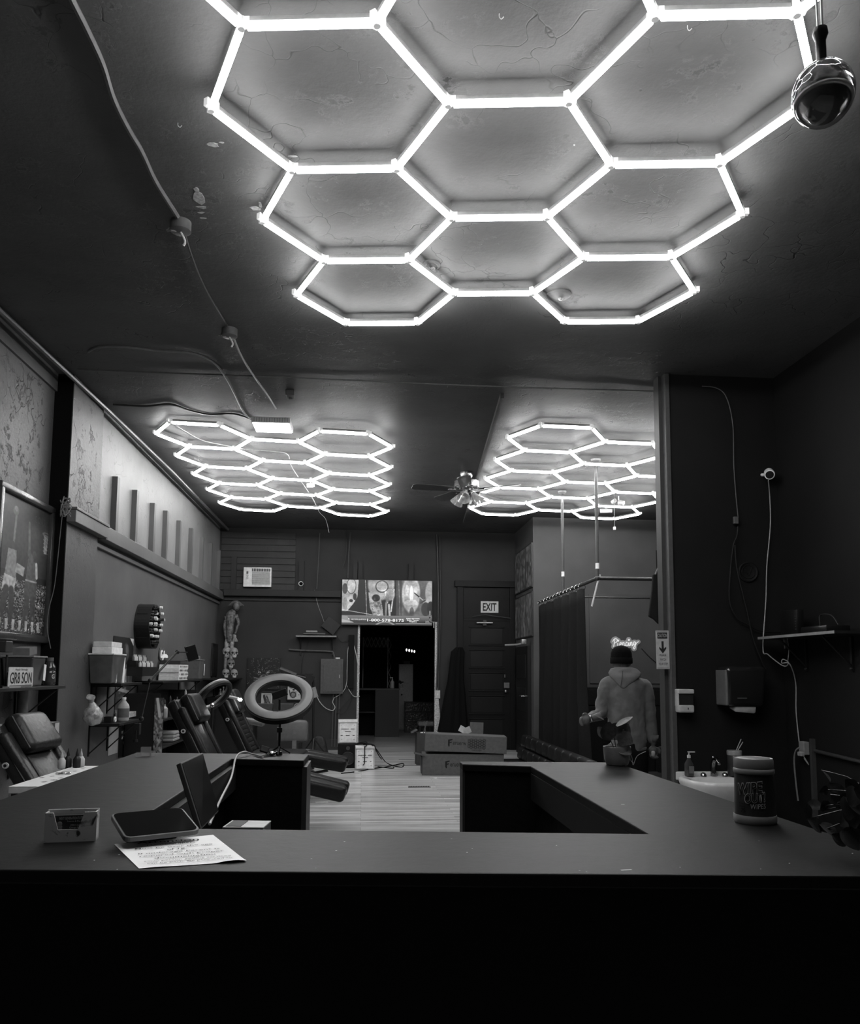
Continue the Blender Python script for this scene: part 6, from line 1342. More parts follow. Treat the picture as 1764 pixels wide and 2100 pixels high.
# dangling thing close to the camera, upper right
cc = at(1688, 193, Y=1.25)
t = thing('hanging_globe', 'dark stemmed glass globe hanging close at the upper right corner', 'pendant', T(cc))
top_ = Vector((.003, .0, .16))
MB().sph((0, 0, 0), (.052, .052, .056), 28).build('globe', mat(.55, .03, trans=.92, var=0, spec=.8, name='smoky_glass'), t, smooth='all')
MB().lathe([(.0001, -.034), (.020, -.028), (.030, -.008), (.028, .012), (.012, .03), (.0085, .05), (.0085, .10), (.013, .112), (.012, .122), (.0001, .126)], n=24).build('stem', mat(.012, .25, .3, name='dark_metal'), t, smooth=True)
MB().torus((0, 0, -.004), .033, .004).build('inner_ring', STEEL, t, smooth=True)
for s in (-1, 1): MB().cyl((s * .004, 0, .12), (s * .012, 0, CEIL - cc.z), .0022, n=6).build('cord', mat(.4, .3, .6), t)

# ================================================================= PIER SIDE, BOOTH, CURTAIN
rs = random.Random(6)
for r_ in range(2):
    for c_ in range(3):
        y0 = 12.72 - c_ * .43; z0 = (2.47 if r_ == 0 else 1.75)
        cv = Canvas(26, 46, .14); cv.noise(14, .25, 20 + r_ * 3 + c_, thr=None)
        for k in range(6): cv.ell(rs.uniform(.2, .8), rs.uniform(.1, .9), .12, .06, .06).line(rs.random(), rs.random(), rs.random(), rs.random(), .02, .05)
        t = thing('flash_sheet', ('upper' if r_ == 0 else 'lower') + ' row picture sheet on the pier side, ' + ('farthest from', 'in the middle between door and', 'nearest to')[c_] + ' the curtain' if c_ != 1 else ('upper' if r_ == 0 else 'lower') + ' row middle picture sheet on the side of the pier', 'picture', frame('R', (2.455, y0 - .2, z0 + .33)), 'picture sheets on the pier side')
        MB().box((0, 0, .012), (.41, .66, .024), bev=.004).build('frame', mat(.02, .4), t); picture('print', cv, .37, .62, t, z=.0255)
t = struct(MB().bb(2.40, 2.452, 11.62, 12.52, .0, 1.62), 'door_2', mat(.008, .5, name='door_black'), loc=Vector((2.4, 12, 0)))
for i in range(3): MB().bb(2.392, 2.40, 11.75, 12.40, .15 + i * .5, .50 + i * .5).build('door_panel', mat(.010, .4, name='door_panel'), t, w=True, bevel=.003)
MB().tube([(2.40, 11.75, .88), (2.34, 11.75, .88), (2.34, 11.9, .88)], .010).build('door_handle', CHROME, t, w=True, smooth=True)
b = MB(); b.tube([at(1078, 1318, Y=11.6), at(1060, 1322, Y=11.7), at(1036, 1323, Y=11.8)], .014, 8); b.box(at(1074, 1316, Y=11.62), (.07, .08, .07), bev=.006)
solo(b, 'closer_arm', mat(.35, .35, .6), 'steel closer arm sticking out from the side door of the pier', 'door closer', smooth=True)
# curtain rail
Pa, Pb = at(1105, 1232, Y=11.0), at(1226, 1186, Y=8.35); Pa.z = Pb.z = (Pa.z + Pb.z) / 2
Pa = Vector((2.44, 11.2, Pa.z)); q1 = at(1222, 942, Z=CEIL); q2 = at(1175, 1008, Z=CEIL); Pb = Vector((q1.x, q1.y, Pa.z)); Pm = Vector((q2.x, q2.y, Pa.z))
zr = at(1226, 1186, Y=q1.y).z; Pa.z = Pb.z = Pm.z = zr; Pa.x = at(1105, 1232, Y=11.2).x; Pm.x = Pb.x + (Pa.x - Pb.x) * (Pm.y - Pb.y) / (Pa.y - Pb.y)
t = thing('curtain_rail', 'ceiling hung pipe rail carrying the black curtain round the piercing corner', 'curtain rail', T(Pb.x, Pb.y, SUNK) if False else T(Pb))
iv = lambda v: Vector(v) - Pb
PIPE = mat(.07, .35, .6, name='dark_pipe')
MB().cyl(iv(Pa), iv(Pb), .019).build('rail', PIPE, t, smooth=True)
MB().cyl(iv(Pb), iv((4.55, Pb.y, zr)), .019).build('rail', PIPE, t, smooth=True)
MB().cyl(iv((Pa.x + .05, 10.3, zr)), iv((4.55, 10.3, zr)), .012).build('rail', PIPE, t, smooth=True)
for q in (Pb, Pm):
    MB().cyl(iv(q), iv((q.x, q.y, CEIL)), .018).build('drop_pole', mat(.08, .4, .4, name='dark_pipe'), t, smooth=True); MB().lathe([(.055, CEIL - zr), (.05, CEIL - zr - .02), (.02, CEIL - zr - .035)][::-1], c=iv((q.x, q.y, zr)), n=20).build('flange', mat(.2, .4, .5), t, smooth=True)
    MB().cyl(iv(q) + Vector((0, 0, .10 if q is Pb else .2)), iv(q) + Vector((0, 0, .16 if q is Pb else .26)), .0195).build('price_tag', WHITE, t)
MB().tube([iv(Pb) + Vector((.03, 0, .04)), iv(Pb) + Vector((.0, 0, -.05)), iv(Pb) + Vector((-.07, -.02, -.30))], .010, 6).build('cable_tie', mat(.5, .4), t)
MB().sph(iv(Pb), .028, 10).build('elbow', PIPE, t, smooth=True)
# curtain
ca = at(1218, 1210, Y=8.8); n = 150; b = MB(); rows = []
ya, yb_ = 11.15, 8.75
for j in range(16):
    v = j / 15; row = []
    for i in range(n + 1):
        u = i / n; y = ya + (yb_ - ya) * u; x = Pa.x + (Pb.x - Pa.x) * (ya - y) / (ya - Pb.y)
        ph = u * 2 * math.pi * 6 + .8 * math.sin(u * 7); am = .035 + .055 * v
        x += am * math.sin(ph) + .03 * v * math.sin(ph * .37 + 1); z = zr - .05 - .02 * abs(math.sin(ph / 2)) - (zr - .05 + .25) * v
        row.append(b.b.verts.new((x - .01, y + .03 * math.cos(ph * 1.0) * v - max(0, u - .75) * 1.5 * max(0, v - .45), z)))
    rows.append(row)
for j in range(15):
    for i in range(n): b.b.faces.new((rows[j][i], rows[j][i + 1], rows[j + 1][i + 1], rows[j + 1][i]))
t = thing('black_curtain', 'long black curtain hanging in folds from the slanting rail', 'curtain', T(Pa.x, 10, SUNK))
o = b.build('cloth', mat(.011, .8, spec=.12, name='curtain_cloth', bump=.2), t, w=True, smooth='all', flip=False); sd = o.modifiers.new('thick', 'SOLIDIFY'); sd.thickness = .004
for i in range(13):
    u = (i + .5) / 13; y = ya + (yb_ - ya) * u; x = Pa.x + (Pb.x - Pa.x) * (ya - y) / (ya - Pb.y); MB().torus((x, y, zr - .025), .042, .005, RX(math.pi / 2) @ RY(.2), n=18, k=6).build('curtain_ring', CHROME, t, w=True, smooth=True)
# neon sign PIERCING on the booth board
bd = at(1290, 1320, Y=11.4)
A = at(1285, 1320, Y=11.38); wn = at(1316, 1320, Y=11.38).x - at(1254, 1320, Y=11.38).x
neon('pale script neon sign reading Piercing on the booth wall above the person', 'neon_sign', SCRIPT_P, wn * .86, .17, frame('B', (A.x, 11.435, A.z)), .27, mat(.42, .4, name='acrylic_backing'), .08)
cable('loose_cable', [at(1316, 1330, Y=11.42), at(1330, 1345, Y=11.42), at(1345, 1358, Y=11.42), at(1362, 1366, Y=11.42)], .005, BLACK, 'black cord running down from the Piercing sign')
c0, c1 = at(1209, 1280, Y=11.43), at(1353, 1402, Y=11.43)
solo(MB().bb(c0.x, c1.x + .3, 11.43, 11.448, c1.z, at(1200, 1218, Y=11.43).z), 'wall_board', M_PIER, 'large flat board on the booth wall behind the Piercing sign', 'board')
t = thing('booth_cabinet', 'low black cabinet along the booth wall behind the person', 'cabinet', (3.56, 11.15, 0)); t.location.z = SUNK; PM[t.name].translation.z = SUNK
MB().bb(-.95, .95, -.22, .25, 0, 1.36, bev=.004).build('casing', mat(.005, .5, spec=.25, name='cabinet_black'), t)
for k in range(4): MB().bb(-.93 + k * .47, -.48 + k * .47, -.235, -.22, .04, 1.1, bev=.003).build('cabinet_door', mat(.006, .45, spec=.3, name='cabinet_black'), t); MB().bb(-.93 + k * .47, -.48 + k * .47, -.235, -.22, 1.12, 1.33, bev=.003).build('drawer', mat(.006, .45, spec=.3, name='cabinet_black'), t); MB().cyl((-.75 + k * .47, -.25, 1.22), (-.66 + k * .47, -.25, 1.22), .006).build('handle', STEEL, t)
# apron hanging at the booth entrance
A = at(1352, 1225, Y=5.97)
t = thing('black_apron', 'black apron hanging by its strap beside the sink wall edge', 'apron', T(A.x, 5.97, at(1352, 1290, Y=5.97).z))
K = lambda px, py: at(px, py, Y=5.97) - Vector((A.x, 5.97, at(1352, 1290, Y=5.97).z))
b = MB()
for dy in (0, .03):
    pass
pts = [K(x, y) for x, y in ((1340, 1178), (1362, 1172), (1366, 1200), (1366, 1278), (1352, 1280), (1342, 1270), (1331, 1264), (1334, 1240), (1338, 1210))]
f1 = [b.b.verts.new(p) for p in pts]; f2 = [b.b.verts.new(p + Vector((0, .03, 0))) for p in pts]; b.b.faces.new(f1); b.b.faces.new(list(reversed(f2)))
for k in range(len(pts)): b.b.faces.new((f1[k], f1[(k + 1) % len(pts)], f2[(k + 1) % len(pts)], f2[k]))
b.build('cloth', mat(.008, .8, spec=.2, name='black_cloth', bump=.3), t, bevel=.008); MB().tube([K(1344, 1178), K(1356, 1150), K(1362, 1140), K(1362, 1175)], .007, 5).build('strap', mat(.25, .6), t)
MB().plate([(0, 0), (.06, 0), (.05, .19), (.0, .19)], .01, M=Matrix.Translation(K(1350, 1172) + Vector((0, .04, -.02))) @ RX(math.pi / 2).to_4x4()).build('hanging_cloth', MATTE, t)
# caution sign
c0, c1 = at(1345, 1293, Y=5.72), at(1373, 1372, Y=5.72); W_, H_ = c1.x - c0.x, c0.z - c1.z; C = (c0 + c1) / 2
t = thing('caution_sign', 'narrow white caution sign with an arrow on the sink wall edge', 'sign', frame('B', (C.x, 5.722, C.z)) @ RZ(.01).to_4x4())
MB().box((0, 0, .003), (W_, H_, .006)).build('sign_sheet', mat(.38, .5), t); MB().box((0, H_ * .37, .0066), (W_ * .78, H_ * .16, .001)).build('caution_band', INK, t)
text('CAUTION', W_ * .7, H_ * .095, mat(.38, .5), t, (0, H_ * .37, .0078), None, 0.)
b = MB(); b.plate([(-.008, .0), (.008, .0), (.008, -.055), (.026, -.04), (.026, -.055), (0, -.09), (-.026, -.055), (-.026, -.04), (-.008, -.055)], .001, .0062, M=T(0, H_ * .22, 0)); b.build('arrow', INK, t)
for k, s in enumerate(('PLEASE', 'WATCH', 'YOUR STEP')): text(s, W_ * (.5, .45, .72)[k], H_ * .058, INK, t, (0, -H_ * (.14 + .115 * k), .0075), None, 0.)
b = MB()
for s in (-1, 1): b.box((0, s * H_ * .475, .0065), (W_ * .9, .002, .001))
b.build('border_lines', INK, t)
# dispensers
c0, c1 = at(1387, 1413, Y=5.70), at(1421, 1461, Y=5.70); W_, H_ = c1.x - c0.x, c0.z - c1.z; C = (c0 + c1) / 2
t = thing('soap_dispenser', 'small white soap dispenser with a dark window on the sink wall', 'dispenser', frame('B', (C.x, 5.75, C.z)))
SD = mat(.40, .35, name='dispenser_plastic')
MB().box((0, H_ * .40, .045), (W_, H_ * .2, .09), bev=.008).build('top_cap', SD, t); MB().box((0, H_ * .05, .04), (W_ * .94, H_ * .5, .076), bev=.004).build('window', mat(.02, .15), t)
MB().box((0, -H_ * .34, .045), (W_ * .96, H_ * .32, .09), bev=.010).build('pump_housing', SD, t); MB().box((.01, -H_ * .33, .091), (.006, .014, .002)).build('drop_mark', INK, t); MB().box((-W_ * .47, H_ * .05, .04), (.008, H_ * .55, .08)).build('side_strip', SD, t)
c0, c1 = at(1490, 1366, Y=5.55), at(1577, 1452, Y=5.55); W_, H_ = c1.x - c0.x, c0.z - c1.z; C = (c0 + c1) / 2
t = thing('towel_dispenser', 'black paper towel dispenser with a white towel hanging out', 'dispenser', frame('B', (C.x, 5.75, C.z)))
b = MB().box((0, 0, .10), (W_, H_, .20), bev=.035, seg=4)
for v in b.b.verts:
    v.co.x *= 1 - .10 * max(0, -v.co.y / (H_ / 2)); 
    if v.co.z > .1: v.co.z -= .03 * max(0, -v.co.y / (H_ / 2))
b.build('cover', mat(.012, .18, spec=.6, name='gloss_black'), t, smooth='all')
b = MB().box((-W_ * .47, -.005, .10), (.02, H_ * .86, .17), bev=.008); b.build('side_panel', mat(.12, .4), t)
tw = MB().box((W_ * .02, -H_ * .5 + .0, .10), (W_ * .52, .055, .10), R=RX(.25), bev=.012); 
for v in tw.b.verts: v.co.y += .006 * math.sin(v.co.x * 70)
tw.build('paper_towel', mat(.45, .8), t, smooth=True)
text('Kimberly', .07, .010, mat(.08, .4), t, (-W_ * .12, -H_ * .28, .1995 - .012), None, 0., name='lettering') if False else None
MB().box((-W_ * .12, -H_ * .27, .187), (.07, .009, .002)).build('maker_mark', mat(.06, .3), t)
t = thing('round_plaque', 'dim round painted plaque on the sink wall above the towel dispenser', 'plaque', frame('B', (at(1535, 1173, Y=5.74).x, 5.75, at(1535, 1173, Y=5.74).z)))
MB().lathe([(.078, 0), (.078, .01), (.07, .016), (.062, .010), (.0001, .010)], n=36).build('disc', M_WR, t, smooth=True); b = MB(); b.tube([(-.03, .02, .012), (0, -.03, .012), (.03, .04, .012)], .004, 5); b.torus((0, 0, .011), .05, .003); b.build('relief', M_WR, t)
# cables on sink wall
SY = 5.73
W1 = mat(.28, .5, name='white_cord')
S_ = lambda pts, d=0: [at(x, y, Y=SY - d) for x, y in pts]
cable('loose_cable', S_([(1440, 792), (1470, 796), (1490, 815), (1503, 870), (1505, 950), (1509, 1010), (1514, 1062)]), .004, mat(.09, .5), 'thin grey cord dropping from the ceiling down the sink wall')
p = at(1509, 1067, Y=SY - .015); solo(MB().box(p, (.035, .025, .055), bev=.004), 'plug_box', mat(.09, .5), 'small grey adapter block on the cord high on the sink wall', 'adapter')
cable('loose_cable', S_([(1513, 1080), (1511, 1100), (1504, 1118), (1498, 1170), (1496, 1230), (1510, 1265), (1535, 1282), (1565, 1295), (1605, 1297)], .02), .006, mat(.006, .5), 'black cord bowing across the sink wall toward the router shelf')
cable('loose_cable', S_([(1507, 1118), (1512, 1170), (1530, 1245), (1545, 1310), (1562, 1355), (1570, 1372)], .03), .006, mat(.006, .5), 'black cord falling from the adapter into the towel dispenser')
cable('loose_cable', [at(1576, 985, Y=5.64), at(1579, 1020, Y=SY), at(1580, 1080, Y=SY), at(1573, 1160, Y=SY), at(1571, 1230, Y=SY), at(1565, 1330, Y=SY - .04), at(1575, 1342, Y=SY - .05), at(1600, 1362, Y=5.6), at(1612, 1366, Y=5.55), at(1617, 1358, Y=5.55), at(1606, 1352, Y=5.58), at(1604, 1360, Y=5.58), at(1620, 1362, Y=5.5), at(1632, 1400, X=3.11), at(1633, 1460, X=3.11), at(1640, 1528, X=3.10)], .0042, W1, 'long white cord dropping from the wall camera, looping, then down to the outlet')
cable('loose_cable', [at(1610, 1330, Y=5.5), at(1607, 1300, Y=5.5), at(1611, 1280, Y=5.45), at(1612, 1295, Y=5.45), at(1618, 1330, Y=5.45), at(1616, 1355, Y=5.5)], .003, W1, 'thin white cord hanging in a loop off the front end of the router shelf')
cable('loose_cable', [at(1640, 1533, X=3.08), at(1632, 1540, X=3.07), at(1629, 1560, X=3.07), at(1632, 1600, X=3.07), at(1637, 1642, X=3.07)], .006, mat(.16, .5), 'pale cord running down from the wall outlet behind the counter')
# router shelf on the right wall
n6, f6 = at(1748, 1292, X=2.98), at(1578, 1306, X=2.98); zsr = 1.50
t = thing('router_shelf', 'white edged shelf on brackets fixed to the dark right wall', 'shelf', (3.12, (4.70 + 5.66) / 2, zsr - .018))
b = MB(); L_ = .96; b.bb(-.24, 0, -L_ / 2, L_ / 2, 0, .018, bev=.001).build('board', mat(.012, .5, name='board'), t); MB().bb(-.242, -.24, -L_ / 2, L_ / 2, 0, .018).build('edge_band', mat(.22, .5, name='white_edge'), t)
for y in (-.28, .25): b = MB(); b.tube([(-.2, y, -.004), (-.01, y, -.2)], .007, 6); b.box((-.008, y, -.12), (.012, .02, .22)); b.sph((-.015, y, -.215), .012, 8); b.build('bracket', BLACK, t)
t = thing('wireless_router', 'tall black router standing at the far end of the right wall shelf', 'electronics', (3.0, 5.40, zsr + .001)); MB().box((0, 0, .09), (.05, .22, .18), R=RX(.04), bev=.006).build('casing', mat(.006, .4), t, smooth=True)
b = MB(); [b.box((-.026, -.09, .04 + .018 * k), (.003, .012, .006)) for k in range(6)]; b.build('port_row', mat(.05, .4), t)
t = thing('modem_box', 'low black box lying nearer the camera on the right wall shelf', 'electronics', (3.0, 5.0, zsr + .001)); MB().box((0, 0, .022), (.16, .30, .042), bev=.006).build('casing', mat(.008, .3), t, smooth=True); b = MB(); b.tube([(.0, .05, .045), (.02, .08, .12), (.02, -.05, .11), (.02, -.12, .045)], .005, 6, smooth=5); b.build('looped_cable', BLACK, t)
# outlet and conduit
C = at(1652, 1534, X=3.11)
t = thing('wall_outlet', 'pale outlet box with a plug on the right wall above the plant', 'outlet', frame('R', (3.12, C.y, C.z)))
MB().box((0, 0, .02), (.07, .09, .04), bev=.004).build('outlet_box', mat(.22, .4), t); MB().box((.01, -.04, .05), (.05, .03, .03), bev=.006).build('plug', mat(.3, .4), t); b = MB(); b.tube([(.02, -.05, .04), (.05, -.09, .03), (.05, -.11, .02), (.01, -.07, .03)], .003, 5, smooth=4); b.build('wire_end', W1, t)
q = at(1668, 1515, X=3.11); solo(MB().bb(3.088, 3.118, q.y - .012, q.y + .012, SUNK + .002, q.z), 'wall_conduit', mat(.05, .4), 'square black conduit running down the right wall by the outlet', 'pipe')
qa, qb = at(1672, 1540, X=3.10), at(1764, 1562, X=3.10); solo(MB().cyl(qa, qb + (qb - qa) * .6, .013), 'wall_pipe', mat(.035, .35), 'dark round pipe running along the right wall from the outlet', 'pipe', smooth=True)
# sink
SX = at(1480, 1590, Y=5.55).x
zrim = .495
t = thing('wall_sink', 'white porcelain wall sink at the foot of the dark sink wall', 'sink', (SX, 5.75, SUNK), rz=0)
PORC = mat(.60, .15, spec=.6, name='porcelain', var=.03)
def sinkring(b, sx, sy, z, n=40, oy=-.24):
    v = []
    for k in range(n):
        a = 2 * math.pi * k / n; ca, sa = math.cos(a), math.sin(a); p = .55
        x = sx * math.copysign(abs(ca) ** p, ca); y = sy * math.copysign(abs(sa) ** (p if sa > 0 else .8), sa); v.append(b.b.verts.new((x, oy + y, z)))
    return v
zl = zrim - SUNK
b = MB(); b.skin([sinkring(b, .12, .11, zl - .26), sinkring(b, .20, .17, zl - .18), sinkring(b, .27, .225, zl - .07), sinkring(b, .285, .238, zl - .02), sinkring(b, .285, .238, zl), sinkring(b, .27, .225, zl + .008), sinkring(b, .23, .15, zl - .003, oy=-.28), sinkring(b, .20, .13, zl - .06, oy=-.28), sinkring(b, .10, .07, zl - .11, oy=-.28)])
b.build('basin', PORC, t, smooth='all')
MB().cyl((0, -.12, 0), (0, -.12, zl - .2), .05).build('drain_pipe', STEEL, t, smooth=True); MB().bb(-.26, .26, -.03, -.004, zl - .03, zl + .03, bev=.008).build('backsplash', PORC, t)
b = MB(); b.tube([(0, -.07, zl + .005), (0, -.075, zl + .10), (-.0, -.12, zl + .13), (0, -.17, zl + .10)], [.022, .018, .015, .012], 10, smooth=5); b.sph((.0, -.07, zl + .13), (.012, .012, .02), 8); b.build('faucet', mat(.25, .15, 1, name='chrome'), t, smooth='all')
for x in (-.08, .08): MB().lathe([(.022, zl + .005), (.02, zl + .02), (.008, zl + .03)], c=(x, -.08, 0), n=12).build('tap_handle', CHROME, t, smooth=True)
zz = zrim + .009
t = thing('hand_soap', 'dark pump bottle of hand soap standing on the left of the sink rim', 'bottle', (SX - .19, 5.655, zz)); MB().lathe([(.030, 0), (.034, .006), (.034, .085), (.014, .118), (.014, .125)], n=20, sq=.8).build('bottle', mat(.04, .12, spec=.7), t, smooth=True); MB().lathe([(.013, .126), (.013, .145), (.005, .148), (.005, .165)], n=12).box((.018, 0, .168), (.05, .014, .008)).build('pump', mat(.45, .4), t, smooth=True); MB().box((.006, -.0285, .045), (.036, .002, .05)).build('label', mat(.13, .5), t)
t = thing('clear_bottle', 'small clear bottle standing in front of the faucet on the sink', 'bottle', (SX + .02, 5.36, zrim - .10)); MB().lathe([(.03, 0), (.034, .01), (.034, .06), (.012, .09), (.012, .12)], n=16).build('bottle', mat(.3, .1, spec=.8), t, smooth=True); MB().lathe([(.0345, .02), (.0345, .05)], n=16).build('label', BLACK, t, smooth=True)
t = thing('scrub_jar', 'tall dark tub with a pale lid and sticks behind the wipes canister', 'jar', (SX + .15, 5.66, zz)); MB().lathe([(.045, 0), (.05, .006), (.05, .14), (.046, .145)], n=24).build('tub', mat(.03, .3), t, smooth=True); MB().lathe([(.052, .146), (.053, .17), (.05, .178), (.0001, .178)], n=24).build('lid', mat(.25, .4), t, smooth=True)
for k in range(2): MB().cyl((.01 + .012 * k, -.01, .179), (.045 + .012 * k, -.02, .26 - .02 * k), .003, n=6).build('stick', mat(.4, .3), t)
# booth: hoses and low chair glimpsed at the right of the person
t = thing('piercing_chair', 'dark reclined chair partly hidden behind the person at the booth entrance', 'chair', (at(1345, 1590, Y=8.2).x - .1, 8.2, SUNK))
MB().bb(-.3, .3, -.35, .35, 0, .05).build('base', BLACK, t); MB().cyl((0, 0, .05), (0, 0, .4), .06).build('column', IRON, t); rbox((0, 0, .46), (.55, .6, .12), None, .04, LEATHER, 'seat', t); rbox((.26, .0, .62), (.10, .55, .34), None, .04, LEATHER, 'backrest', t)
MB().torus((-.2, -.32, .62), .06, .01, RX(1.5)).build('hand_wheel', CHROME, t, smooth=True)
# couch along the curtain
t = thing('tufted_couch', 'low dark tufted couch in front of the black curtain', 'couch', (2.08, 9.3, SUNK))
CL = mat(.009, .42, spec=.35, name='dark_vinyl', bump=.2)
for k in range(5):
    y = -1.3 + k * .64
    for r_, (z0, z1) in enumerate(((.40, .555), (.56, .72))):
        for h in range(2): rbox((.13 - .05 * (1 - r_) , y - .16 + .32 * h, (z0 + z1) / 2), (.13, .315, z1 - z0), RY(.15), .035, CL, 'back_tuft', t, seg=3)
    rbox((-.12, y, .34), (.44, .63, .13), None, .04, CL, 'seat_cushion', t)
MB().bb(-.32, .20, -1.6, 1.6, .08, .27, bev=.02).build('couch_base', CL, t)
for x in (-.28, .15):
    for y in (-1.5, 1.5): MB().cyl((x, y, 0), (x, y, .08), .025).build('leg', IRON, t)

# ================================================================= THE PERSON
PX = at(1283, 1400, Y=7.0).x
per = thing('person', 'person in a grey hoodie and black beanie seen from behind by the curtain', 'person', (PX, 7.0, SUNK), rz=-.10)
def Kp(px, py, d=0.):
    v = at(px, py, Y=7.0 + d); v = PM[per.name].inverted() @ v; return v
HD = mat(.13, .85, spec=.15, name='hoodie_fleece', bump=.35, scale=14, var=.15, sheen=.2); JEAN = mat(.008, .9, spec=.1, name='dark_trousers', bump=.3)
def limb(b, P, r, n=16, flat=1.): return b.tube(P, r, n, smooth=5, flat=flat)
def fuse(b, name, m, vox=.014, par=None):
    o = b.build(name, m, par or per, smooth='all'); r = o.modifiers.new('fuse', 'REMESH'); r.mode = 'VOXEL'; r.voxel_size = vox; r.use_smooth_shade = True
    s = o.modifiers.new('soft', 'SMOOTH'); s.factor = .6; s.iterations = 4; return o
hz_ = Kp(1273, 1352).z; 
# skin body: head, neck, hands
hx, hy = Kp(1276, 1350).x, .02
LH, RH = Kp(1202, 1474, -.12), Kp(1340, 1540, -.02)
b = MB(); b.sph((hx, hy + .015, hz_ - .005), (.076, .096, .115), 20); b.tube([(hx, hy, hz_ - .04), (hx + .005, hy - .005, hz_ - .20)], [.058, .065], 14)
for s in (-1, 1): b.sph((hx + s * .077, hy + .01, hz_ - .03), (.012, .022, .03), 10)
b.sph((hx, hy + .11, hz_ - .03), (.014, .02, .025), 8).sph((hx, hy + .10, hz_ - .075), (.025, .012, .01), 8)
b.tube([(hx, hy, hz_ - .18), (hx, .0, 1.20), (hx, 0, .95)], [.07, .12, .12], 14)
def hand(b, c, d, side, s=1.):
    d = Vector(d).normalized(); up = Vector((0, -1, 0)); w = d.cross(up).normalized(); n = w.cross(d)
    b.box(c + d * .04, (.001, .001, .001)); b.sph(c + d * .045 * s, (.042 * s, .042 * s, .042 * s), 12, None)
    for k in range(4):
        o = (k - 1.5) * .02 * s; L_ = (.058, .068, .064, .05)[k] * s
        p0 = c + d * .065 * s + w * o; p1 = p0 + d * L_ * .5 + n * .012 * s; p2 = p1 + d * L_ * .22 - n * .03 * s * -1; p3 = p2 - d * .012 * s + n * .025 * s
        b.tube([p0, p1, p2, p3], [.0105 * s, .010 * s, .009 * s, .008 * s], 8, smooth=3)
    p0 = c + d * .02 * s + w * .035 * s * side; b.tube([p0, p0 + w * .022 * s * side + d * .02 * s + n * .01, p0 + w * .02 * s * side + d * .055 * s + n * .02], [.013 * s, .0115 * s, .009 * s], 8, smooth=3)
hand(b, LH + Vector((.045, .02, .0)), (-1, -.15, -.25), 1); b.tube([LH + Vector((.14, .03, .03)), LH + Vector((.05, .02, .005))], [.034, .028], 10)
hand(b, RH + Vector((0, 0, .05)), (-.05, -.05, -1), -1); b.tube([RH + Vector((.01, .0, .16)), RH + Vector((0, 0, .06))], [.034, .028], 10)
b.tube([LH + Vector((.12, .03, .02)), Kp(1240, 1455, .0), Kp(1245, 1400, .02), (hx, 0, 1.28)], [.032, .038, .045, .06], 10, smooth=3); b.tube([RH + Vector((.01, 0, .15)), Kp(1336, 1460), Kp(1325, 1405, .02), (hx, 0, 1.28)], [.032, .038, .045, .06], 10, smooth=3)
for s in (-1, 1): b.tube([(hx + s * .09, 0, .95), (hx + s * .1, .02, .5), (hx + s * .11, 0, .08)], [.07, .05, .04], 12, smooth=3)
b.tube([(hx - .09, 0, .95), (hx + .09, 0, .95)], .08, 10)
fuse(b, 'body', SKIN, .009)
# hoodie: torso rings + sleeves, fused
b = MB(); rings = []
for py, cx, hw, dy, cy in ((1385, 1278, 20, .075, .0), (1392, 1279, 38, .095, .0), (1402, 1281, 44, .115, -.0), (1425, 1282, 40, .122, -.005), (1460, 1283, 38, .12, -.0), (1495, 1285, 38, .12, .0), (1520, 1287, 39, .125, .0), (1533, 1288, 38, .12, .0), (1541, 1288, 36, .11, .0)):
    c = Kp(cx, py); wv = hw * .00435
    rings.append([b.b.verts.new((c.x + wv * math.cos(a) * (1 - .04 * math.cos(2 * a)), cy + dy * math.sin(a), c.z)) for a in [2 * math.pi * k / 32 for k in range(32)]])
b.skin(rings)
S_l, S_r = Kp(1248, 1398, .01), Kp(1319, 1402, .01)
limb(b, [S_l + Vector((.04, 0, -.01)), S_l + Vector((-.01, 0, -.03)), Kp(1239, 1425, .0), Kp(1234, 1452, .02), Kp(1231, 1464, .0), Kp(1215, 1470, -.06), LH + Vector((.065, .02, .01))], [.064, .066, .062, .056, .054, .047, .037])
limb(b, [S_r + Vector((-.04, 0, -.01)), S_r + Vector((.01, 0, -.03)), Kp(1328, 1430, .0), Kp(1332, 1460, .01), Kp(1335, 1490, .0), Kp(1338, 1515, -.01), RH + Vector((.002, 0, .11))], [.064, .066, .060, .056, .052, .047, .038])
o = fuse(b, 'hoodie', HD, .012)
tx = bpy.data.textures.new('folds', 'CLOUDS'); tx.noise_scale = .085; dm = o.modifiers.new('folds', 'DISPLACE'); dm.texture = tx; dm.strength = .032; dm.mid_level = .5
for i, (pp, r) in enumerate((((Kp(1213, 1474, -.07), Kp(1207, 1470, -.08)), .042), ((RH + Vector((.004, 0, .14)), RH + Vector((.002, 0, .085))), .044))): MB().cyl(pp[0], pp[1], r, r * .92, 18).build('cuff', HD, o, smooth='all')
MB().lathe([(.150, 0), (.160, .03), (.162, .05)], c=(Kp(1288, 1540).x, 0, Kp(1291, 1543).z), n=32, sq=.72).build('hem_band', HD, o, smooth='all')
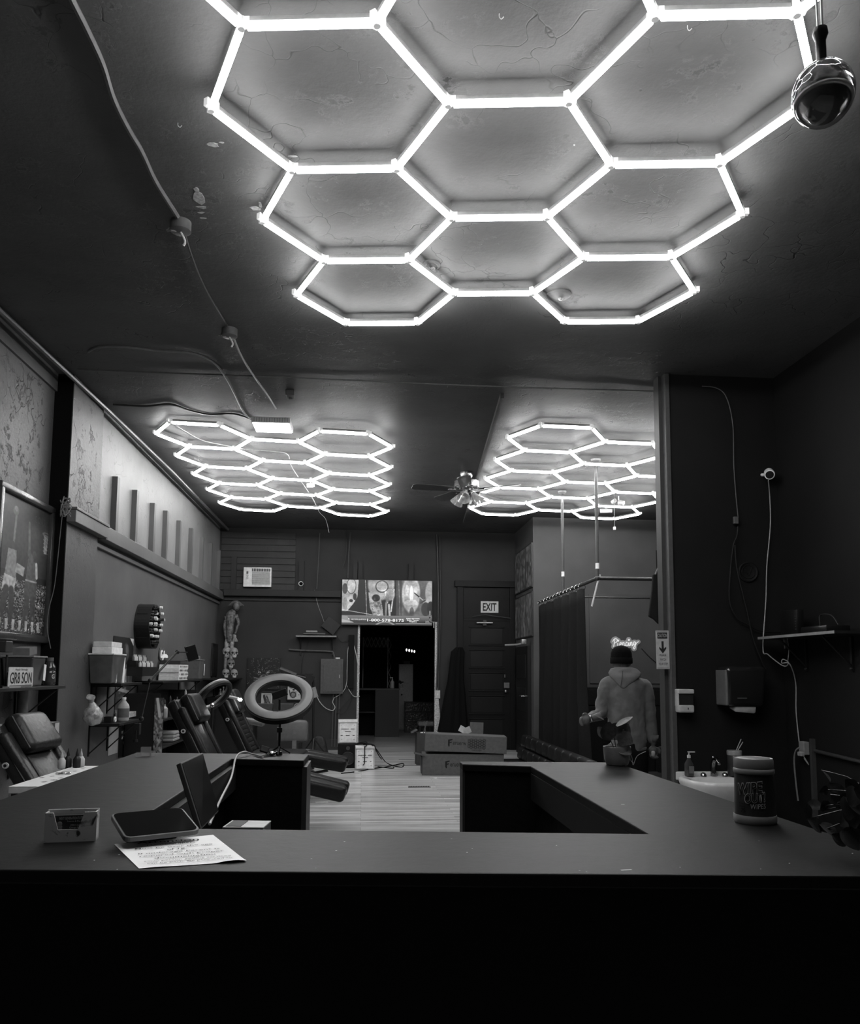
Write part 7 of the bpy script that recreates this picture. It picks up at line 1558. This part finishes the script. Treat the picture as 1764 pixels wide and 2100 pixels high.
# hood lying on the shoulders: a pointed pouch
b = MB(); rings = []
for py, cx, hw, dy, cy in ((1368, 1277, 15, .035, -.07), (1371, 1277, 27, .085, -.045), (1380, 1279, 34, .12, -.05), (1388, 1279, 31, .13, -.065), (1397, 1277, 21, .10, -.085), (1406, 1274, 10, .06, -.105), (1412, 1273, 3, .02, -.12)):
    c = Kp(cx, py); wv = hw * .00435; rings.append([b.b.verts.new((c.x + wv * math.cos(a), cy + dy * .5 * math.sin(a), c.z)) for a in [2 * math.pi * k / 28 for k in range(28)]])
b.skin(rings); b.torus((hx, -.005, hz_ - .13), .095, .026, RX(-.35), n=28, k=10, sy=.9)
o = fuse(b, 'hood', mat(.16, .85, spec=.15, name='hood_fleece', bump=.3, scale=14), .010)
MB().tube([Kp(1277, 1376, -.13), Kp(1276, 1390, -.14), Kp(1273, 1408, -.135)], .003, 5, smooth=4).build('hood_seam', mat(.05, .8), o)
# beanie
b = MB(); rings = []
z0 = hz_ - .035
for z, r in ((0, .091), (.035, .094), (.06, .093), (.095, .090), (.125, .078), (.148, .052), (.158, .02), (.160, .003)):
    rings.append([b.b.verts.new((hx + r * math.cos(a) * (1 + .008 * math.cos(a * 18)), hy + .01 + r * 1.15 * math.sin(a) * (1 + .008 * math.cos(a * 18)), z0 + z)) for a in [2 * math.pi * k / 54 for k in range(54)]])
b.skin(rings); o = b.build('beanie', mat(.004, .95, spec=.1, name='black_knit', bump=.4), per, smooth='all')
MB().lathe([(.093, 0), (.098, .006), (.098, .05), (.092, .056)], c=(hx, hy + .01, z0 - .004), n=40, sq=1.15).build('beanie_cuff', mat(.005, .95, spec=.1, name='black_knit'), o, smooth='all')
# trousers and shoes
zh = Kp(1291, 1541).z
b = MB(); b.tube([(hx + .02 - .06, 0, zh + .02), (hx + .02 + .06, 0, zh + .02)], .13, 16)
for s in (-1, 1): limb(b, [(hx + .02 + s * .08, 0, zh + .02), (hx + .02 + s * .105, .02, zh * .55), (hx + .02 + s * .12, -.01, .07)], [.12, .088, .068], 16)
fuse(b, 'trousers', JEAN, .014)
for s in (-1, 1):
    sh_ = MB().box((hx + .02 + s * .12, .05, .045), (.10, .28, .09), bev=.035, seg=3); sh_.build('shoe', BLACK, per, smooth='all')
t = thing('tape_bracelet', 'white ring shaped roll held at the person right hand', 'tape', T((PM[per.name] @ (RH + Vector((-.005, -.01, -.02))))))
MB().torus((0, 0, 0), .030, .010, RY(math.pi / 2) @ RX(.3), n=24, k=8, flat=1.6).build('roll', mat(.45, .5), t, smooth=True)
MB().torus(LH + Vector((.045, .015, .0)), .030, .006, RY(1.3), n=18, k=6).build('bracelet', CHROME, per, smooth=True)
